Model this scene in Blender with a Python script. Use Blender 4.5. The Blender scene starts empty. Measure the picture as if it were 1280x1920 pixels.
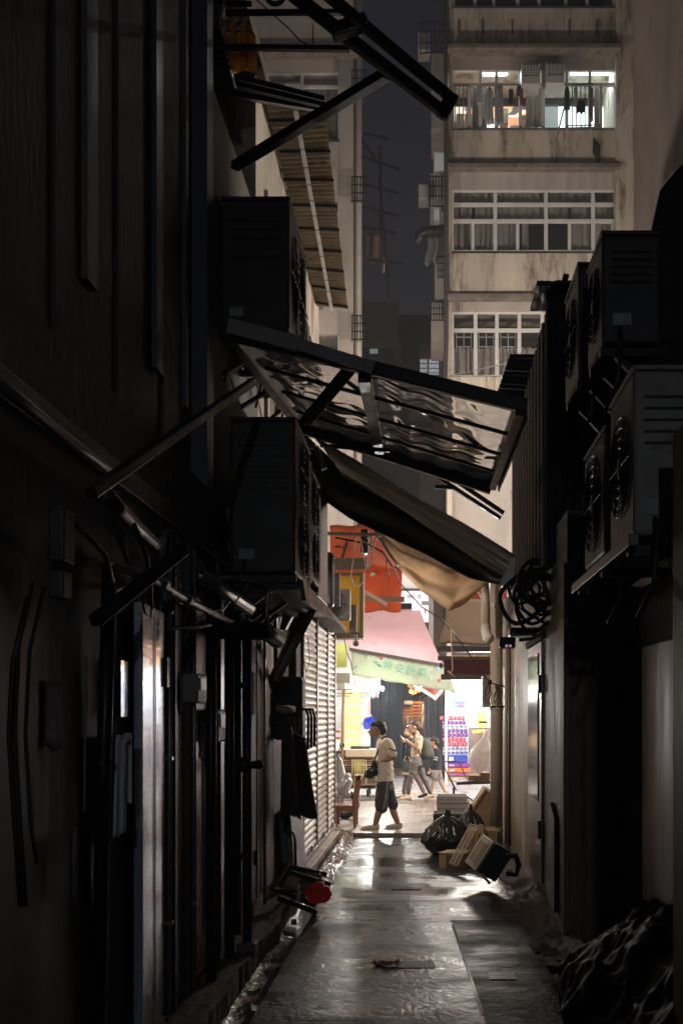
import bpy, bmesh, math, random
from mathutils import Vector as V, Matrix, noise
R = math.radians
sc = bpy.context.scene
C = sc.collection
rnd = random.Random(7)
F = 1800.0
EYE = 1.75

# ------------------------------------------------------------------ camera, sky, exposure
cam = bpy.data.cameras.new('camera')
cam.sensor_fit = 'VERTICAL'
cam.sensor_height = 36.0
cam.sensor_width = 24.0
cam.lens = 36.0 * F / 1920
cam.shift_x = -160 / 1920
cam.shift_y = 380 / 1920
cam.clip_start = 0.05
cam.clip_end = 2000
co = bpy.data.objects.new('camera', cam)
co.location = (0, 0, EYE)
co.rotation_euler = (R(90), 0, 0)
C.objects.link(co)
sc.camera = co
sc.view_settings.view_transform = 'Standard'
sc.view_settings.look = 'None'
sc.view_settings.exposure = 1.0
sc.view_settings.gamma = 1.0
sc.cycles.use_denoising = True
sc.cycles.max_bounces = 6
sc.cycles.sample_clamp_indirect = 4.0
sc.cycles.caustics_reflective = False
sc.cycles.caustics_refractive = False
sc.cycles.blur_glossy = 0.6

w = bpy.data.worlds.new("World")
sc.world = w
w.use_nodes = True
wt = w.node_tree
wt.nodes.clear()
wo = wt.nodes.new('ShaderNodeOutputWorld')
sky = wt.nodes.new('ShaderNodeTexSky')
sky.sky_type = 'NISHITA'
sky.sun_disc = False
sky.sun_elevation = R(-8)
sky.sun_rotation = R(150)
bg = wt.nodes.new('ShaderNodeBackground')
bg.inputs[1].default_value = 0.05
wt.links.new(sky.outputs[0], bg.inputs[0])
bg2 = wt.nodes.new('ShaderNodeBackground')            # the city's glow in the night sky
tcw = wt.nodes.new('ShaderNodeTexCoord')
sep = wt.nodes.new('ShaderNodeSeparateXYZ')
ramp = wt.nodes.new('ShaderNodeValToRGB')
ramp.color_ramp.elements[0].position = 0.1
ramp.color_ramp.elements[0].color = (0.0095, 0.0092, 0.0105, 1)
ramp.color_ramp.elements[1].position = 0.75
ramp.color_ramp.elements[1].color = (0.0026, 0.0030, 0.0062, 1)
wt.links.new(tcw.outputs['Generated'], sep.inputs[0])
wt.links.new(sep.outputs[2], ramp.inputs[0])
wt.links.new(ramp.outputs[0], bg2.inputs[0])
addw = wt.nodes.new('ShaderNodeAddShader')
wt.links.new(bg.outputs[0], addw.inputs[0])
wt.links.new(bg2.outputs[0], addw.inputs[1])
wt.links.new(addw.outputs[0], wo.inputs[0])


# ------------------------------------------------------------------ helpers
def at(px, py, Y, dy=0.0):
    """the point at depth Y that the photograph shows at pixel (px, py)"""
    return V(((px - 800) * Y / F, Y + dy, EYE + (1340 - py) * Y / F))


ORG = {}


def tag(o, label=None, cat=None, group=None, kind=None):
    if label: o['label'] = label
    if cat: o['category'] = cat
    if group: o['group'] = group
    if kind: o['kind'] = kind
    return o


def thing(name, label, cat, loc=(0, 0, 0), group=None):
    o = bpy.data.objects.new(name, None)
    o.empty_display_size = 0.1
    C.objects.link(o)
    o.location = loc
    ORG[o.name] = V(loc)
    return tag(o, label, cat, group)


MATS = {}


def mat(name, col, rough=0.7, metal=0.0, var=0.25, scale=3.0, streak=0.0, bump=0.0, bscale=30.0, dirt=None,
        dirt_amt=0.0, emit=0.0, ecol=None, alpha=1.0, transm=0.0, ior=1.45, rvar=0.0, coat=0.0, sub=0.0, spec=0.5):
    if name in MATS: return MATS[name]
    m = bpy.data.materials.new(name)
    m.use_nodes = True
    nt = m.node_tree
    n = nt.nodes
    L = nt.links.new
    p = n['Principled BSDF']
    tc = n.new('ShaderNodeTexCoord')
    mp = n.new('ShaderNodeMapping')
    L(tc.outputs['Object'], mp.inputs[0])
    if streak: mp.inputs['Scale'].default_value = (1, 1, 1 - streak)
    nz = n.new('ShaderNodeTexNoise')
    nz.inputs['Scale'].default_value = scale
    nz.inputs['Detail'].default_value = 6
    nz.inputs['Roughness'].default_value = 0.62
    L(mp.outputs[0], nz.inputs[0])
    rp = n.new('ShaderNodeValToRGB')
    c = V(col[:3])
    rp.color_ramp.elements[0].position = 0.3
    rp.color_ramp.elements[1].position = 0.72
    rp.color_ramp.elements[0].color = (*(c * (1 - var)), 1)
    rp.color_ramp.elements[1].color = (*(c * (1 + var * 0.5)), 1)
    L(nz.outputs[0], rp.inputs[0])
    out = rp.outputs[0]
    if dirt:
        n2 = n.new('ShaderNodeTexNoise')
        n2.inputs['Scale'].default_value = scale * 2.3
        n2.inputs['Detail'].default_value = 8
        n2.inputs['Roughness'].default_value = 0.7
        L(mp.outputs[0], n2.inputs[0])
        r2 = n.new('ShaderNodeValToRGB')
        r2.color_ramp.elements[0].position = 0.62 - 0.25 * dirt_amt
        r2.color_ramp.elements[1].position = 0.72 - 0.1 * dirt_amt
        r2.color_ramp.elements[0].color = (0, 0, 0, 1)
        r2.color_ramp.elements[1].color = (1, 1, 1, 1)
        L(n2.outputs[0], r2.inputs[0])
        mx = n.new('ShaderNodeMix')
        mx.data_type = 'RGBA'
        L(r2.outputs[0], mx.inputs[0])
        L(out, mx.inputs[6])
        mx.inputs[7].default_value = (*dirt, 1)
        out = mx.outputs[2]
    L(out, p.inputs['Base Color'])
    p.inputs['Roughness'].default_value = rough
    if rvar:
        mr = n.new('ShaderNodeMapRange')
        mr.inputs[3].default_value = max(0.03, rough - rvar)
        mr.inputs[4].default_value = min(1, rough + rvar)
        mr.inputs[1].default_value = 0.35
        mr.inputs[2].default_value = 0.65
        L(nz.outputs[0], mr.inputs[0])
        L(mr.outputs[0], p.inputs['Roughness'])
    p.inputs['Metallic'].default_value = metal
    p.inputs['Specular IOR Level'].default_value = spec
    p.inputs['IOR'].default_value = ior
    if transm: p.inputs['Transmission Weight'].default_value = transm
    if coat: p.inputs['Coat Weight'].default_value = coat
    if alpha < 1: p.inputs['Alpha'].default_value = alpha
    if emit:
        p.inputs['Emission Strength'].default_value = emit
        if ecol: p.inputs['Emission Color'].default_value = (*ecol, 1)
        else: L(out, p.inputs['Emission Color'])
    if bump:
        nb = n.new('ShaderNodeTexNoise')
        nb.inputs['Scale'].default_value = bscale
        nb.inputs['Detail'].default_value = 5
        L(mp.outputs[0], nb.inputs[0])
        bp = n.new('ShaderNodeBump')
        bp.inputs['Strength'].default_value = bump
        bp.inputs['Distance'].default_value = 0.02
        L(nb.outputs[0], bp.inputs['Height'])
        L(bp.outputs[0], p.inputs['Normal'])
    if sub:                                           # thin cloth that lets light through
        tr = n.new('ShaderNodeBsdfTranslucent')
        L(out, tr.inputs[0])
        ms = n.new('ShaderNodeMixShader')
        ms.inputs[0].default_value = sub
        L(p.outputs[0], ms.inputs[1])
        L(tr.outputs[0], ms.inputs[2])
        L(ms.outputs[0], n['Material Output'].inputs[0])
    MATS[name] = m
    return m


def emat(name, col, strength):
    return mat(name, col, 0.5, var=0.03, emit=strength, ecol=col)


class MB:
    """collects shapes in world coordinates; build() links them as one mesh"""

    def __init__(s):
        s.b = bmesh.new()

    def face(s, pts):
        try:
            return s.b.faces.new([s.b.verts.new(p) for p in pts])
        except ValueError:
            return None

    def hull8(s, p):
        v = [s.b.verts.new(q) for q in p]
        for f in ((0, 1, 3, 2), (4, 6, 7, 5), (0, 4, 5, 1), (2, 3, 7, 6), (0, 2, 6, 4), (1, 5, 7, 3)):
            s.b.faces.new([v[i] for i in f])
        return s

    def box(s, x0, x1, y0, y1, z0, z1):
        return s.hull8([(x, y, z) for x in (x0, x1) for y in (y0, y1) for z in (z0, z1)])

    def obox(s, o, u, v, w):
        """box from corner o along u, v, w"""
        o, u, v, w = V(o), V(u), V(v), V(w)
        return s.hull8([o + u * i + v * j + w * k for i in (0, 1) for j in (0, 1) for k in (0, 1)])

    def beam(s, a, b, wd, ht, up=(0, 0, 1)):
        a, b = V(a), V(b)
        d = (b - a)
        t = d.normalized()
        sd = t.cross(V(up))
        if sd.length < 1e-4: sd = V((1, 0, 0))
        sd.normalize()
        u = sd.cross(t).normalized()
        return s.obox(a - sd * wd / 2 - u * ht / 2, sd * wd, u * ht, d)

    def tube(s, pts, r, seg=8, closed=False):
        pts = [V(p) for p in pts]
        n = len(pts)
        rs = r if isinstance(r, (list, tuple)) else [r] * n
        rings = []
        prev = None
        for i, p in enumerate(pts):
            if closed: t = pts[(i + 1) % n] - pts[i - 1]
            else: t = pts[min(i + 1, n - 1)] - pts[max(i - 1, 0)]
            if t.length < 1e-9: t = V((0, 0, 1))
            t.normalize()
            a = prev if prev else (V((0, 0, 1)) if abs(t.z) < 0.9 else V((1, 0, 0)))
            a = (a - t * a.dot(t))
            if a.length < 1e-6: a = t.orthogonal()
            a.normalize()
            prev = a
            b = t.cross(a)
            rings.append([s.b.verts.new(p + (a * math.cos(k * 2 * math.pi / seg) + b * math.sin(k * 2 * math.pi / seg)) * rs[i])
                          for k in range(seg)])
        m = n if closed else n - 1
        for i in range(m):
            A, B = rings[i], rings[(i + 1) % n]
            for k in range(seg):
                s.b.faces.new((A[k], A[(k + 1) % seg], B[(k + 1) % seg], B[k]))
        if not closed:
            s.b.faces.new(rings[0][::-1])
            s.b.faces.new(rings[-1])
        return s

    def ring(s, c, r, tr, ax='y', n=28, seg=6, sq=1.0):
        c = V(c)
        pts = []
        for k in range(n):
            a = k * 2 * math.pi / n
            x, y = math.cos(a) * r, math.sin(a) * r * sq
            pts.append(c + (V((x, 0, y)) if ax == 'y' else V((0, x, y)) if ax == 'x' else V((x, y, 0))))
        return s.tube(pts, tr, seg, True)

    def ball(s, c, rx, ry=None, rz=None, sub=2):
        ry = ry or rx
        rz = rz or rx
        bmesh.ops.create_icosphere(s.b, subdivisions=sub, radius=1,
                                   matrix=Matrix.Translation(V(c)) @ Matrix.Diagonal((rx, ry, rz, 1)))
        return s

    def cap(s, a, b, ra, rb=None):
        """tapered limb with round ends"""
        rb = rb if rb is not None else ra
        a, b = V(a), V(b)
        s.ball(a, ra)
        s.ball(b, rb)
        if (b - a).length > 1e-4: s.tube([a, b], [ra, rb], 12)
        return s

    def chain(s, pr):
        for (a, ra), (b, rb) in zip(pr, pr[1:]): s.cap(a, b, ra, rb)
        return s

    def loft(s, secs, n=20):
        """horizontal ellipses: (centre, rx, ry)"""
        rings = []
        for c, rx, ry in secs:
            rings.append([s.b.verts.new((c[0] + math.cos(k * 2 * math.pi / n) * rx, c[1] + math.sin(k * 2 * math.pi / n) * ry, c[2]))
                          for k in range(n)])
        for A, B in zip(rings, rings[1:]):
            for k in range(n): s.b.faces.new((A[k], A[(k + 1) % n], B[(k + 1) % n], B[k]))
        s.b.faces.new(rings[0][::-1])
        s.b.faces.new(rings[-1])
        return s

    def sheet(s, fn, nu, nv, thick=0.0, wrap=False):
        g = [[s.b.verts.new(fn(i / nu, j / nv)) for j in range(nv + 1)] for i in range(nu + 1)]
        fs = []
        for i in range(nu):
            for j in range(nv):
                fs.append(s.b.faces.new((g[i][j], g[i + 1][j], g[i + 1][j + 1], g[i][j + 1])))
        if thick:
            s.b.normal_update()
            bmesh.ops.solidify(s.b, geom=fs, thickness=thick)
        return s

    def prism(s, pts, d):
        """polygon pts extruded by vector d"""
        d = V(d)
        A = [s.b.verts.new(V(p)) for p in pts]
        B = [s.b.verts.new(V(p) + d) for p in pts]
        s.b.faces.new(A)
        s.b.faces.new(B[::-1])
        n = len(A)
        for i in range(n): s.b.faces.new((A[i], B[i], B[(i + 1) % n], A[(i + 1) % n]))
        return s

    def build(s, name, m, parent=None, smooth=False, bevel=0.0, remesh=0.0, loc=None, label=None, fold=0.0):
        bmesh.ops.recalc_face_normals(s.b, faces=s.b.faces)
        org = ORG[parent.name] if parent else (V(loc) if loc else V((0, 0, 0)))
        if org.length: bmesh.ops.translate(s.b, verts=s.b.verts, vec=-org)
        me = bpy.data.meshes.new(name)
        s.b.to_mesh(me)
        s.b.free()
        o = bpy.data.objects.new(name, me)
        C.objects.link(o)
        if parent:
            o.parent = parent
        else:
            o.location = org
        ORG[o.name] = org
        if remesh:
            md = o.modifiers.new('r', 'REMESH')
            md.mode = 'VOXEL'
            md.voxel_size = remesh
            ms = o.modifiers.new('s', 'SMOOTH')
            ms.factor = 0.5
            ms.iterations = 3
            bpy.context.view_layer.update()
            dg = bpy.context.evaluated_depsgraph_get()
            me2 = bpy.data.meshes.new_from_object(o.evaluated_get(dg))
            o.modifiers.clear()
            o.data = me2
            me2.name = name
            if fold:                                  # creases of worn cloth
                ns = [vv.normal.copy() for vv in me2.vertices]
                for vv, nn in zip(me2.vertices, ns):
                    c_ = vv.co
                    vv.co = c_ + nn * fold * (nz3(c_.x * 9, c_.y * 9, c_.z * 5, 1) + 1.6 * (0.25 - abs(nz3(c_.x * 7 + c_.z * 9, c_.y * 7, c_.z * 7 - c_.x * 6, 1))))
            smooth = True
        if bevel:
            md = o.modifiers.new('b', 'BEVEL')
            md.width = bevel
            md.segments = 2
            md.limit_method = 'ANGLE'
        o.data.materials.clear()
        o.data.materials.append(m)
        if smooth:
            for p in o.data.polygons: p.use_smooth = True
        if label: o['label'] = label
        return o


def struct(name, mb, m, **k):
    o = mb.build(name, m, **k)
    o['kind'] = 'structure'
    return o


def single(name, label, cat, mb, m, loc, group=None, **k):
    """a thing that is one mesh"""
    return tag(mb.build(name, m, loc=loc, **k), label, cat, group)


def text(body, size, m, name, parent, loc, rot, depth=0.002, bend=None):
    c = bpy.data.curves.new(name, 'FONT')
    c.body = body
    c.size = size
    c.extrude = depth
    c.align_x = 'CENTER'
    c.align_y = 'CENTER'
    o = bpy.data.objects.new(name, c)
    C.objects.link(o)
    bpy.context.view_layer.update()
    me = bpy.data.meshes.new_from_object(o.evaluated_get(bpy.context.evaluated_depsgraph_get()))
    bpy.data.objects.remove(o)
    me.transform(Matrix.Translation(V(loc)) @ rot.to_4x4())
    if parent: me.transform(Matrix.Translation(-ORG[parent.name]))
    o = bpy.data.objects.new(name, me)
    me.materials.append(m)
    C.objects.link(o)
    if parent: o.parent = parent
    return o


def lamp(name, kind, loc, power, col, size=0.1, parent=None, sizey=None, rot=None, spread=None):
    l = bpy.data.lights.new(name, kind)
    l.energy = power
    l.color = col
    if kind == 'AREA':
        l.size = size
        if sizey:
            l.shape = 'RECTANGLE'
            l.size_y = sizey
        if spread: l.spread = spread
    else:
        l.shadow_soft_size = size
    o = bpy.data.objects.new(name, l)
    C.objects.link(o)
    o.location = V(loc) - (ORG[parent.name] if parent else V((0, 0, 0)))
    if parent: o.parent = parent
    if rot: o.rotation_euler = rot
    return o


def nz3(x, y, z, s=1.0):
    return noise.noise(V((x * s, y * s, z * s)))


def dup(root, loc, label=None, scale=None):
    r = root.copy()
    C.objects.link(r)
    r.location = loc
    if label: r['label'] = label
    if scale: r.scale = scale
    for ch in list(root.children):
        c = ch.copy()
        C.objects.link(c)
        c.parent = r
        for g in ch.children:
            d = g.copy()
            C.objects.link(d)
            d.parent = c
    return r


# ------------------------------------------------------------------ materials
M = {}
M['plaster'] = mat('cream_plaster', (0.58, 0.51, 0.42), 0.85, var=0.34, scale=1.6, streak=0.8, dirt=(0.15, 0.10, 0.07), dirt_amt=0.48, bump=0.25, bscale=12)
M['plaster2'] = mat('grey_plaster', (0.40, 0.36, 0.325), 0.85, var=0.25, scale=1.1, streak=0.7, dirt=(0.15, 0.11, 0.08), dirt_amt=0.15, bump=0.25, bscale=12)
M['alleywall'] = mat('alley_plaster', (0.30, 0.22, 0.15), 0.6, var=0.7, scale=4.5, streak=0.92, dirt=(0.07, 0.05, 0.04), dirt_amt=0.55, bump=0.5, bscale=14, rvar=0.15)
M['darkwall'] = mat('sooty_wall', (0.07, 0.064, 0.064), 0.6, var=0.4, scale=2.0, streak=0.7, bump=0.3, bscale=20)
M['panel'] = mat('grimy_metal_panel', (0.24, 0.23, 0.24), 0.36, 0.55, var=0.5, scale=3.5, streak=0.9, dirt=(0.05, 0.045, 0.045), dirt_amt=0.3, bump=0.12, bscale=9, rvar=0.12)
M['ledge'] = mat('stained_ledge', (0.17, 0.13, 0.10), 0.9, var=0.5, scale=1.5, streak=0.3, bump=0.5, bscale=15)
M['frame'] = mat('window_frame_paint', (0.62, 0.60, 0.58), 0.5, var=0.12)
M['glass'] = mat('dark_window_glass', (0.02, 0.02, 0.022), 0.08, var=0.1, alpha=0.16)
M['curtain'] = mat('beige_curtain', (0.46, 0.42, 0.39), 0.9, var=0.3, scale=4, streak=0.9)
M['room'] = mat('dark_room', (0.06, 0.055, 0.05), 0.9)
M['black'] = mat('black_steel', (0.018, 0.017, 0.018), 0.4, 0.3, var=0.3, scale=8, rvar=0.1)
M['blackplastic'] = mat('black_plastic', (0.012, 0.012, 0.014), 0.3, var=0.2, bump=0.1, bscale=20)
M['cable'] = mat('black_rubber_cable', (0.015, 0.015, 0.016), 0.45, var=0.1)
M['galv'] = mat('galvanised_steel', (0.42, 0.41, 0.40), 0.35, 0.8, var=0.3, scale=6, rvar=0.1)
M['dullmetal'] = mat('dull_aluminium', (0.30, 0.28, 0.27), 0.4, 0.6, var=0.25, scale=5)
M['acshell'] = mat('aged_white_casing', (0.30, 0.285, 0.265), 0.5, var=0.25, scale=4, dirt=(0.10, 0.08, 0.06), dirt_amt=0.3)
M['acdark'] = mat('dark_casing', (0.06, 0.058, 0.058), 0.5, var=0.3, scale=4)
M['coil'] = mat('condenser_coil', (0.10, 0.095, 0.09), 0.4, 0.7, var=0.2)
M['whitepaint'] = mat('white_paint', (0.72, 0.72, 0.72), 0.5, var=0.08)
M['skin'] = mat('tan_skin', (0.36, 0.21, 0.14), 0.55, var=0.1, spec=0.3)
M['hair'] = mat('black_hair', (0.02, 0.017, 0.016), 0.5, var=0.3, scale=30, streak=0.5, bump=0.4, bscale=60)
M['brownhair'] = mat('brown_hair', (0.06, 0.032, 0.022), 0.5, var=0.3, scale=30, bump=0.4, bscale=60)
M['card'] = mat('cardboard', (0.36, 0.22, 0.12), 0.85, var=0.2, scale=5, dirt=(0.20, 0.12, 0.07), dirt_amt=0.15)
M['pvc'] = mat('cream_pvc_pipe', (0.46, 0.38, 0.29), 0.4, var=0.2, scale=3, streak=0.7, dirt=(0.22, 0.14, 0.08), dirt_amt=0.2)
M['concrete'] = mat('damp_concrete', (0.14, 0.125, 0.115), 0.5, var=0.4, scale=4, bump=0.5, bscale=25, rvar=0.2)


def wet_floor(name='wet_concrete', lo=0.07, hi=0.46, blo=0.06, bhi=0.7, dk=1.0, gs=38, sp=0.4):
    m = bpy.data.materials.new(name)
    m.use_nodes = True
    n = m.node_tree.nodes
    L = m.node_tree.links.new
    p = n['Principled BSDF']
    tc = n.new('ShaderNodeTexCoord')

    def nz(scale, det=5, sc3=None, rough=0.6):
        x = n.new('ShaderNodeTexNoise')
        x.inputs['Scale'].default_value = scale
        x.inputs['Detail'].default_value = det
        x.inputs['Roughness'].default_value = rough
        if sc3:
            mp = n.new('ShaderNodeMapping')
            mp.inputs['Scale'].default_value = sc3
            L(tc.outputs['Object'], mp.inputs[0])
            L(mp.outputs[0], x.inputs[0])
        else:
            L(tc.outputs['Object'], x.inputs[0])
        return x.outputs[0]

    def rng(src, a, b, c, d):
        r = n.new('ShaderNodeMapRange')
        for i, v in zip((1, 2, 3, 4), (a, b, c, d)): r.inputs[i].default_value = v
        L(src, r.inputs[0])
        return r.outputs[0]

    big = nz(1.3, 9, (0.7, 1.3, 1), 0.7)
    grain = nz(gs, 4)
    cr = n.new('ShaderNodeValToRGB')
    cr.color_ramp.elements[0].position = 0.35
    cr.color_ramp.elements[1].position = 0.7
    cr.color_ramp.elements[0].color = (0.014 * dk, 0.015 * dk, 0.016 * dk, 1)
    cr.color_ramp.elements[1].color = (0.048 * dk, 0.049 * dk, 0.051 * dk, 1)
    mix = n.new('ShaderNodeMath')
    mix.operation = 'MULTIPLY_ADD'
    mix.inputs[1].default_value = 0.35
    L(grain, mix.inputs[0])
    sub = n.new('ShaderNodeMath')
    sub.operation = 'MULTIPLY'
    sub.inputs[1].default_value = 0.68
    L(nz(2.6, 7, (0.7, 1.6, 1)), sub.inputs[0])
    L(sub.outputs[0], mix.inputs[2])
    L(mix.outputs[0], cr.inputs[0])
    L(cr.outputs[0], p.inputs['Base Color'])
    L(rng(big, 0.40, 0.60, lo, hi), p.inputs['Roughness'])
    p.inputs['Specular IOR Level'].default_value = sp
    b1 = n.new('ShaderNodeBump')
    b1.inputs['Distance'].default_value = 0.012
    L(rng(big, 0.34, 0.66, blo, bhi), b1.inputs['Strength'])
    L(grain, b1.inputs['Height'])
    b2 = n.new('ShaderNodeBump')
    b2.inputs['Strength'].default_value = 0.10
    b2.inputs['Distance'].default_value = 0.05
    L(nz(5.5, 4, (1, 2.4, 1)), b2.inputs['Height'])
    L(b1.outputs[0], b2.inputs['Normal'])
    L(b2.outputs[0], p.inputs['Normal'])
    return m


def brickmat(name, c1, c2, mortar, scale, bw, bh, rough, bump=0.3, msize=0.015):
    m = bpy.data.materials.new(name)
    m.use_nodes = True
    n = m.node_tree.nodes
    L = m.node_tree.links.new
    p = n['Principled BSDF']
    tc = n.new('ShaderNodeTexCoord')
    b = n.new('ShaderNodeTexBrick')
    b.inputs['Scale'].default_value = scale
    b.inputs['Brick Width'].default_value = bw
    b.inputs['Row Height'].default_value = bh
    b.inputs['Mortar Size'].default_value = msize
    b.inputs['Color1'].default_value = (*c1, 1)
    b.inputs['Color2'].default_value = (*c2, 1)
    b.inputs['Mortar'].default_value = (*mortar, 1)
    L(tc.outputs['Object'], b.inputs[0])
    nz = n.new('ShaderNodeTexNoise')
    nz.inputs['Scale'].default_value = 2.5
    nz.inputs['Detail'].default_value = 6
    L(tc.outputs['Object'], nz.inputs[0])
    mx = n.new('ShaderNodeMix')
    mx.data_type = 'RGBA'
    mx.blend_type = 'MULTIPLY'
    mx.inputs[0].default_value = 0.6
    L(b.outputs[0], mx.inputs[6])
    L(nz.outputs[0], mx.inputs[7])
    L(mx.outputs[2], p.inputs['Base Color'])
    mr = n.new('ShaderNodeMapRange')
    mr.inputs[1].default_value = 0.35
    mr.inputs[2].default_value = 0.65
    mr.inputs[3].default_value = rough - 0.15
    mr.inputs[4].default_value = rough + 0.15
    L(nz.outputs[0], mr.inputs[0])
    L(mr.outputs[0], p.inputs['Roughness'])
    bp = n.new('ShaderNodeBump')
    bp.inputs['Strength'].default_value = bump
    bp.inputs['Distance'].default_value = 0.01
    bp.invert = True
    L(b.outputs['Fac'], bp.inputs['Height'])
    L(bp.outputs[0], p.inputs['Normal'])
    return m


def ridged(name, col, rough, metal, axis, freq, bump=0.6, trans=0.0, var=0.3):
    """sheet with fine ridges across the given object axis"""
    m = mat(name, col, rough, metal, var=var, scale=3, dirt=tuple(c * 0.35 for c in col), dirt_amt=0.25, sub=trans)
    n = m.node_tree.nodes
    L = m.node_tree.links.new
    tc = n.new('ShaderNodeTexCoord')
    wv = n.new('ShaderNodeTexWave')
    wv.bands_direction = axis
    wv.inputs['Scale'].default_value = freq
    L(tc.outputs['Object'], wv.inputs[0])
    bp = n.new('ShaderNodeBump')
    bp.inputs['Strength'].default_value = bump
    bp.inputs['Distance'].default_value = 0.02
    L(wv.outputs[0], bp.inputs['Height'])
    L(bp.outputs[0], n['Principled BSDF'].inputs['Normal'])
    return m


def clear_sheet():
    m = bpy.data.materials.new('clear_wavy_plastic')
    m.use_nodes = True
    n = m.node_tree.nodes
    L = m.node_tree.links.new
    n.remove(n['Principled BSDF'])
    tc = n.new('ShaderNodeTexCoord')
    mp = n.new('ShaderNodeMapping')
    mp.inputs['Scale'].default_value = (1.0, 1.6, 1)
    L(tc.outputs['Object'], mp.inputs[0])
    a = n.new('ShaderNodeTexNoise')
    a.inputs['Scale'].default_value = 1.0
    a.inputs['Detail'].default_value = 1.0
    a.inputs['Distortion'].default_value = 1.2
    L(mp.outputs[0], a.inputs[0])
    bp = n.new('ShaderNodeBump')
    bp.inputs['Strength'].default_value = 1.0
    bp.inputs['Distance'].default_value = 0.045
    L(a.outputs[0], bp.inputs['Height'])
    rf = n.new('ShaderNodeBsdfRefraction')
    rf.inputs['IOR'].default_value = 1.02
    rf.inputs['Roughness'].default_value = 0.03
    rf.inputs['Color'].default_value = (0.96, 0.95, 0.94, 1)
    gl = n.new('ShaderNodeBsdfGlossy')
    gl.inputs['Roughness'].default_value = 0.12
    gl.inputs['Color'].default_value = (0.9, 0.9, 0.9, 1)
    df = n.new('ShaderNodeBsdfTranslucent')
    df.inputs['Color'].default_value = (0.75, 0.73, 0.7, 1)
    L(bp.outputs[0], rf.inputs['Normal'])
    L(bp.outputs[0], gl.inputs['Normal'])
    m1 = n.new('ShaderNodeMixShader')
    m1.inputs[0].default_value = 0.24
    L(rf.outputs[0], m1.inputs[1])
    L(gl.outputs[0], m1.inputs[2])
    m2 = n.new('ShaderNodeMixShader')
    m2.inputs[0].default_value = 0.22
    L(m1.outputs[0], m2.inputs[1])
    L(df.outputs[0], m2.inputs[2])
    L(m2.outputs[0], n['Material Output'].inputs[0])
    return m


def clutter(name, cols, scale, strength, seed=0.0, dark=0.35):
    """the goods and walls of a lit room: blocks of different colour, softly self-lit by the room's lamps"""
    m = bpy.data.materials.new(name)
    m.use_nodes = True
    n = m.node_tree.nodes
    L = m.node_tree.links.new
    p = n['Principled BSDF']
    tc = n.new('ShaderNodeTexCoord')
    mp = n.new('ShaderNodeMapping')
    mp.inputs['Location'].default_value = (seed, seed, seed)
    mp.inputs['Scale'].default_value = (1, 1, 1.5)
    L(tc.outputs['Object'], mp.inputs[0])
    v = n.new('ShaderNodeTexVoronoi')
    v.distance = 'CHEBYCHEV'
    v.inputs['Scale'].default_value = scale
    L(mp.outputs[0], v.inputs[0])
    sp = n.new('ShaderNodeSeparateColor')
    L(v.outputs['Color'], sp.inputs[0])
    rp = n.new('ShaderNodeValToRGB')
    rp.color_ramp.interpolation = 'CONSTANT'
    e = rp.color_ramp.elements
    while len(e) < len(cols): e.new(0.5)
    for i, c in enumerate(cols):
        e[i].position = i / len(cols)
        e[i].color = (*c, 1)
    L(sp.outputs[0], rp.inputs[0])
    L(rp.outputs[0], p.inputs['Base Color'])
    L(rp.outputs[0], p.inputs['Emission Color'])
    p.inputs['Emission Strength'].default_value = strength  # painted glow stands in for lamplight on goods and walls
    return m


WET = wet_floor()

# ------------------------------------------------------------------ setting: ground
struct('ground', MB().box(-85, 85, -28, 105, -0.6, -0.4), M['concrete'])
struct('alley_floor', MB().box(-1.02, 2.2, -6, 14.3, -0.3, -0.03), WET)
struct('gutter', MB().sheet(lambda u, v: V((-1.02 - 0.22 * u, -6 + 20.2 * v, -0.10 - 0.03 * math.sin(u * 3.14) + 0.012 * nz3(u * 3, v * 60, 0))), 6, 240).box(-1.26, -1.0, -6, 14.2, -0.3, -0.16),
       mat('gutter_silt', (0.06, 0.055, 0.05), 0.16, var=0.6, scale=6, bump=0.9, bscale=22, rvar=0.1), smooth=False)
mb = MB()


def kerb_edge(v): return -1.235 + 0.05 * nz3(v * 30, 1, 2) + 0.02 * nz3(v * 160, 4, 2)


mb.sheet(lambda u, v: V((-1.5 + (1.5 + kerb_edge(v)) * min(1, u * 1.25), -6 + 20.2 * v,
                         (0.05 + 0.015 * nz3(u * 4, v * 40, 3)) if u < 0.81 else 0.03 - (u - 0.8) * 1.0)), 10, 300)
struct('kerb_ledge', mb, M['ledge'])
struct('mortar_fillet', MB().sheet(lambda u, v: V((1.10 - (0.28 + 0.10 * nz3(v * 9, 0, 5)) * u, 4 + 9.4 * v, -0.03 + 0.16 * (1 - u) ** 1.6 + 0.035 * nz3(u * 5, v * 45, 1) * (1 - u) + 0.012 * nz3(u * 14, v * 130, 4) + 0.006)), 16, 240), mat('rough_mortar', (0.10, 0.085, 0.075), 0.75, var=0.5, scale=6, bump=0.6, bscale=30), smooth=True)
PAVE = brickmat('brick_paving', (0.34, 0.27, 0.21), (0.27, 0.215, 0.17), (0.13, 0.11, 0.09), 1.0, 0.22, 0.11, 0.45, 0.5)
struct('pavement', MB().box(-30, 30, 14.3, 19.6, -0.3, 0.0), PAVE)
struct('pavement_edge', MB().box(-30, 30, 19.6, 19.75, -0.3, 0.004), M['concrete'])
struct('road', MB().box(-30, 30, 19.75, 60, -0.3, -0.02),
       mat('pale_wet_road', (0.36, 0.35, 0.34), 0.35, var=0.3, scale=3, bump=0.3, bscale=30, rvar=0.12))
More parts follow.
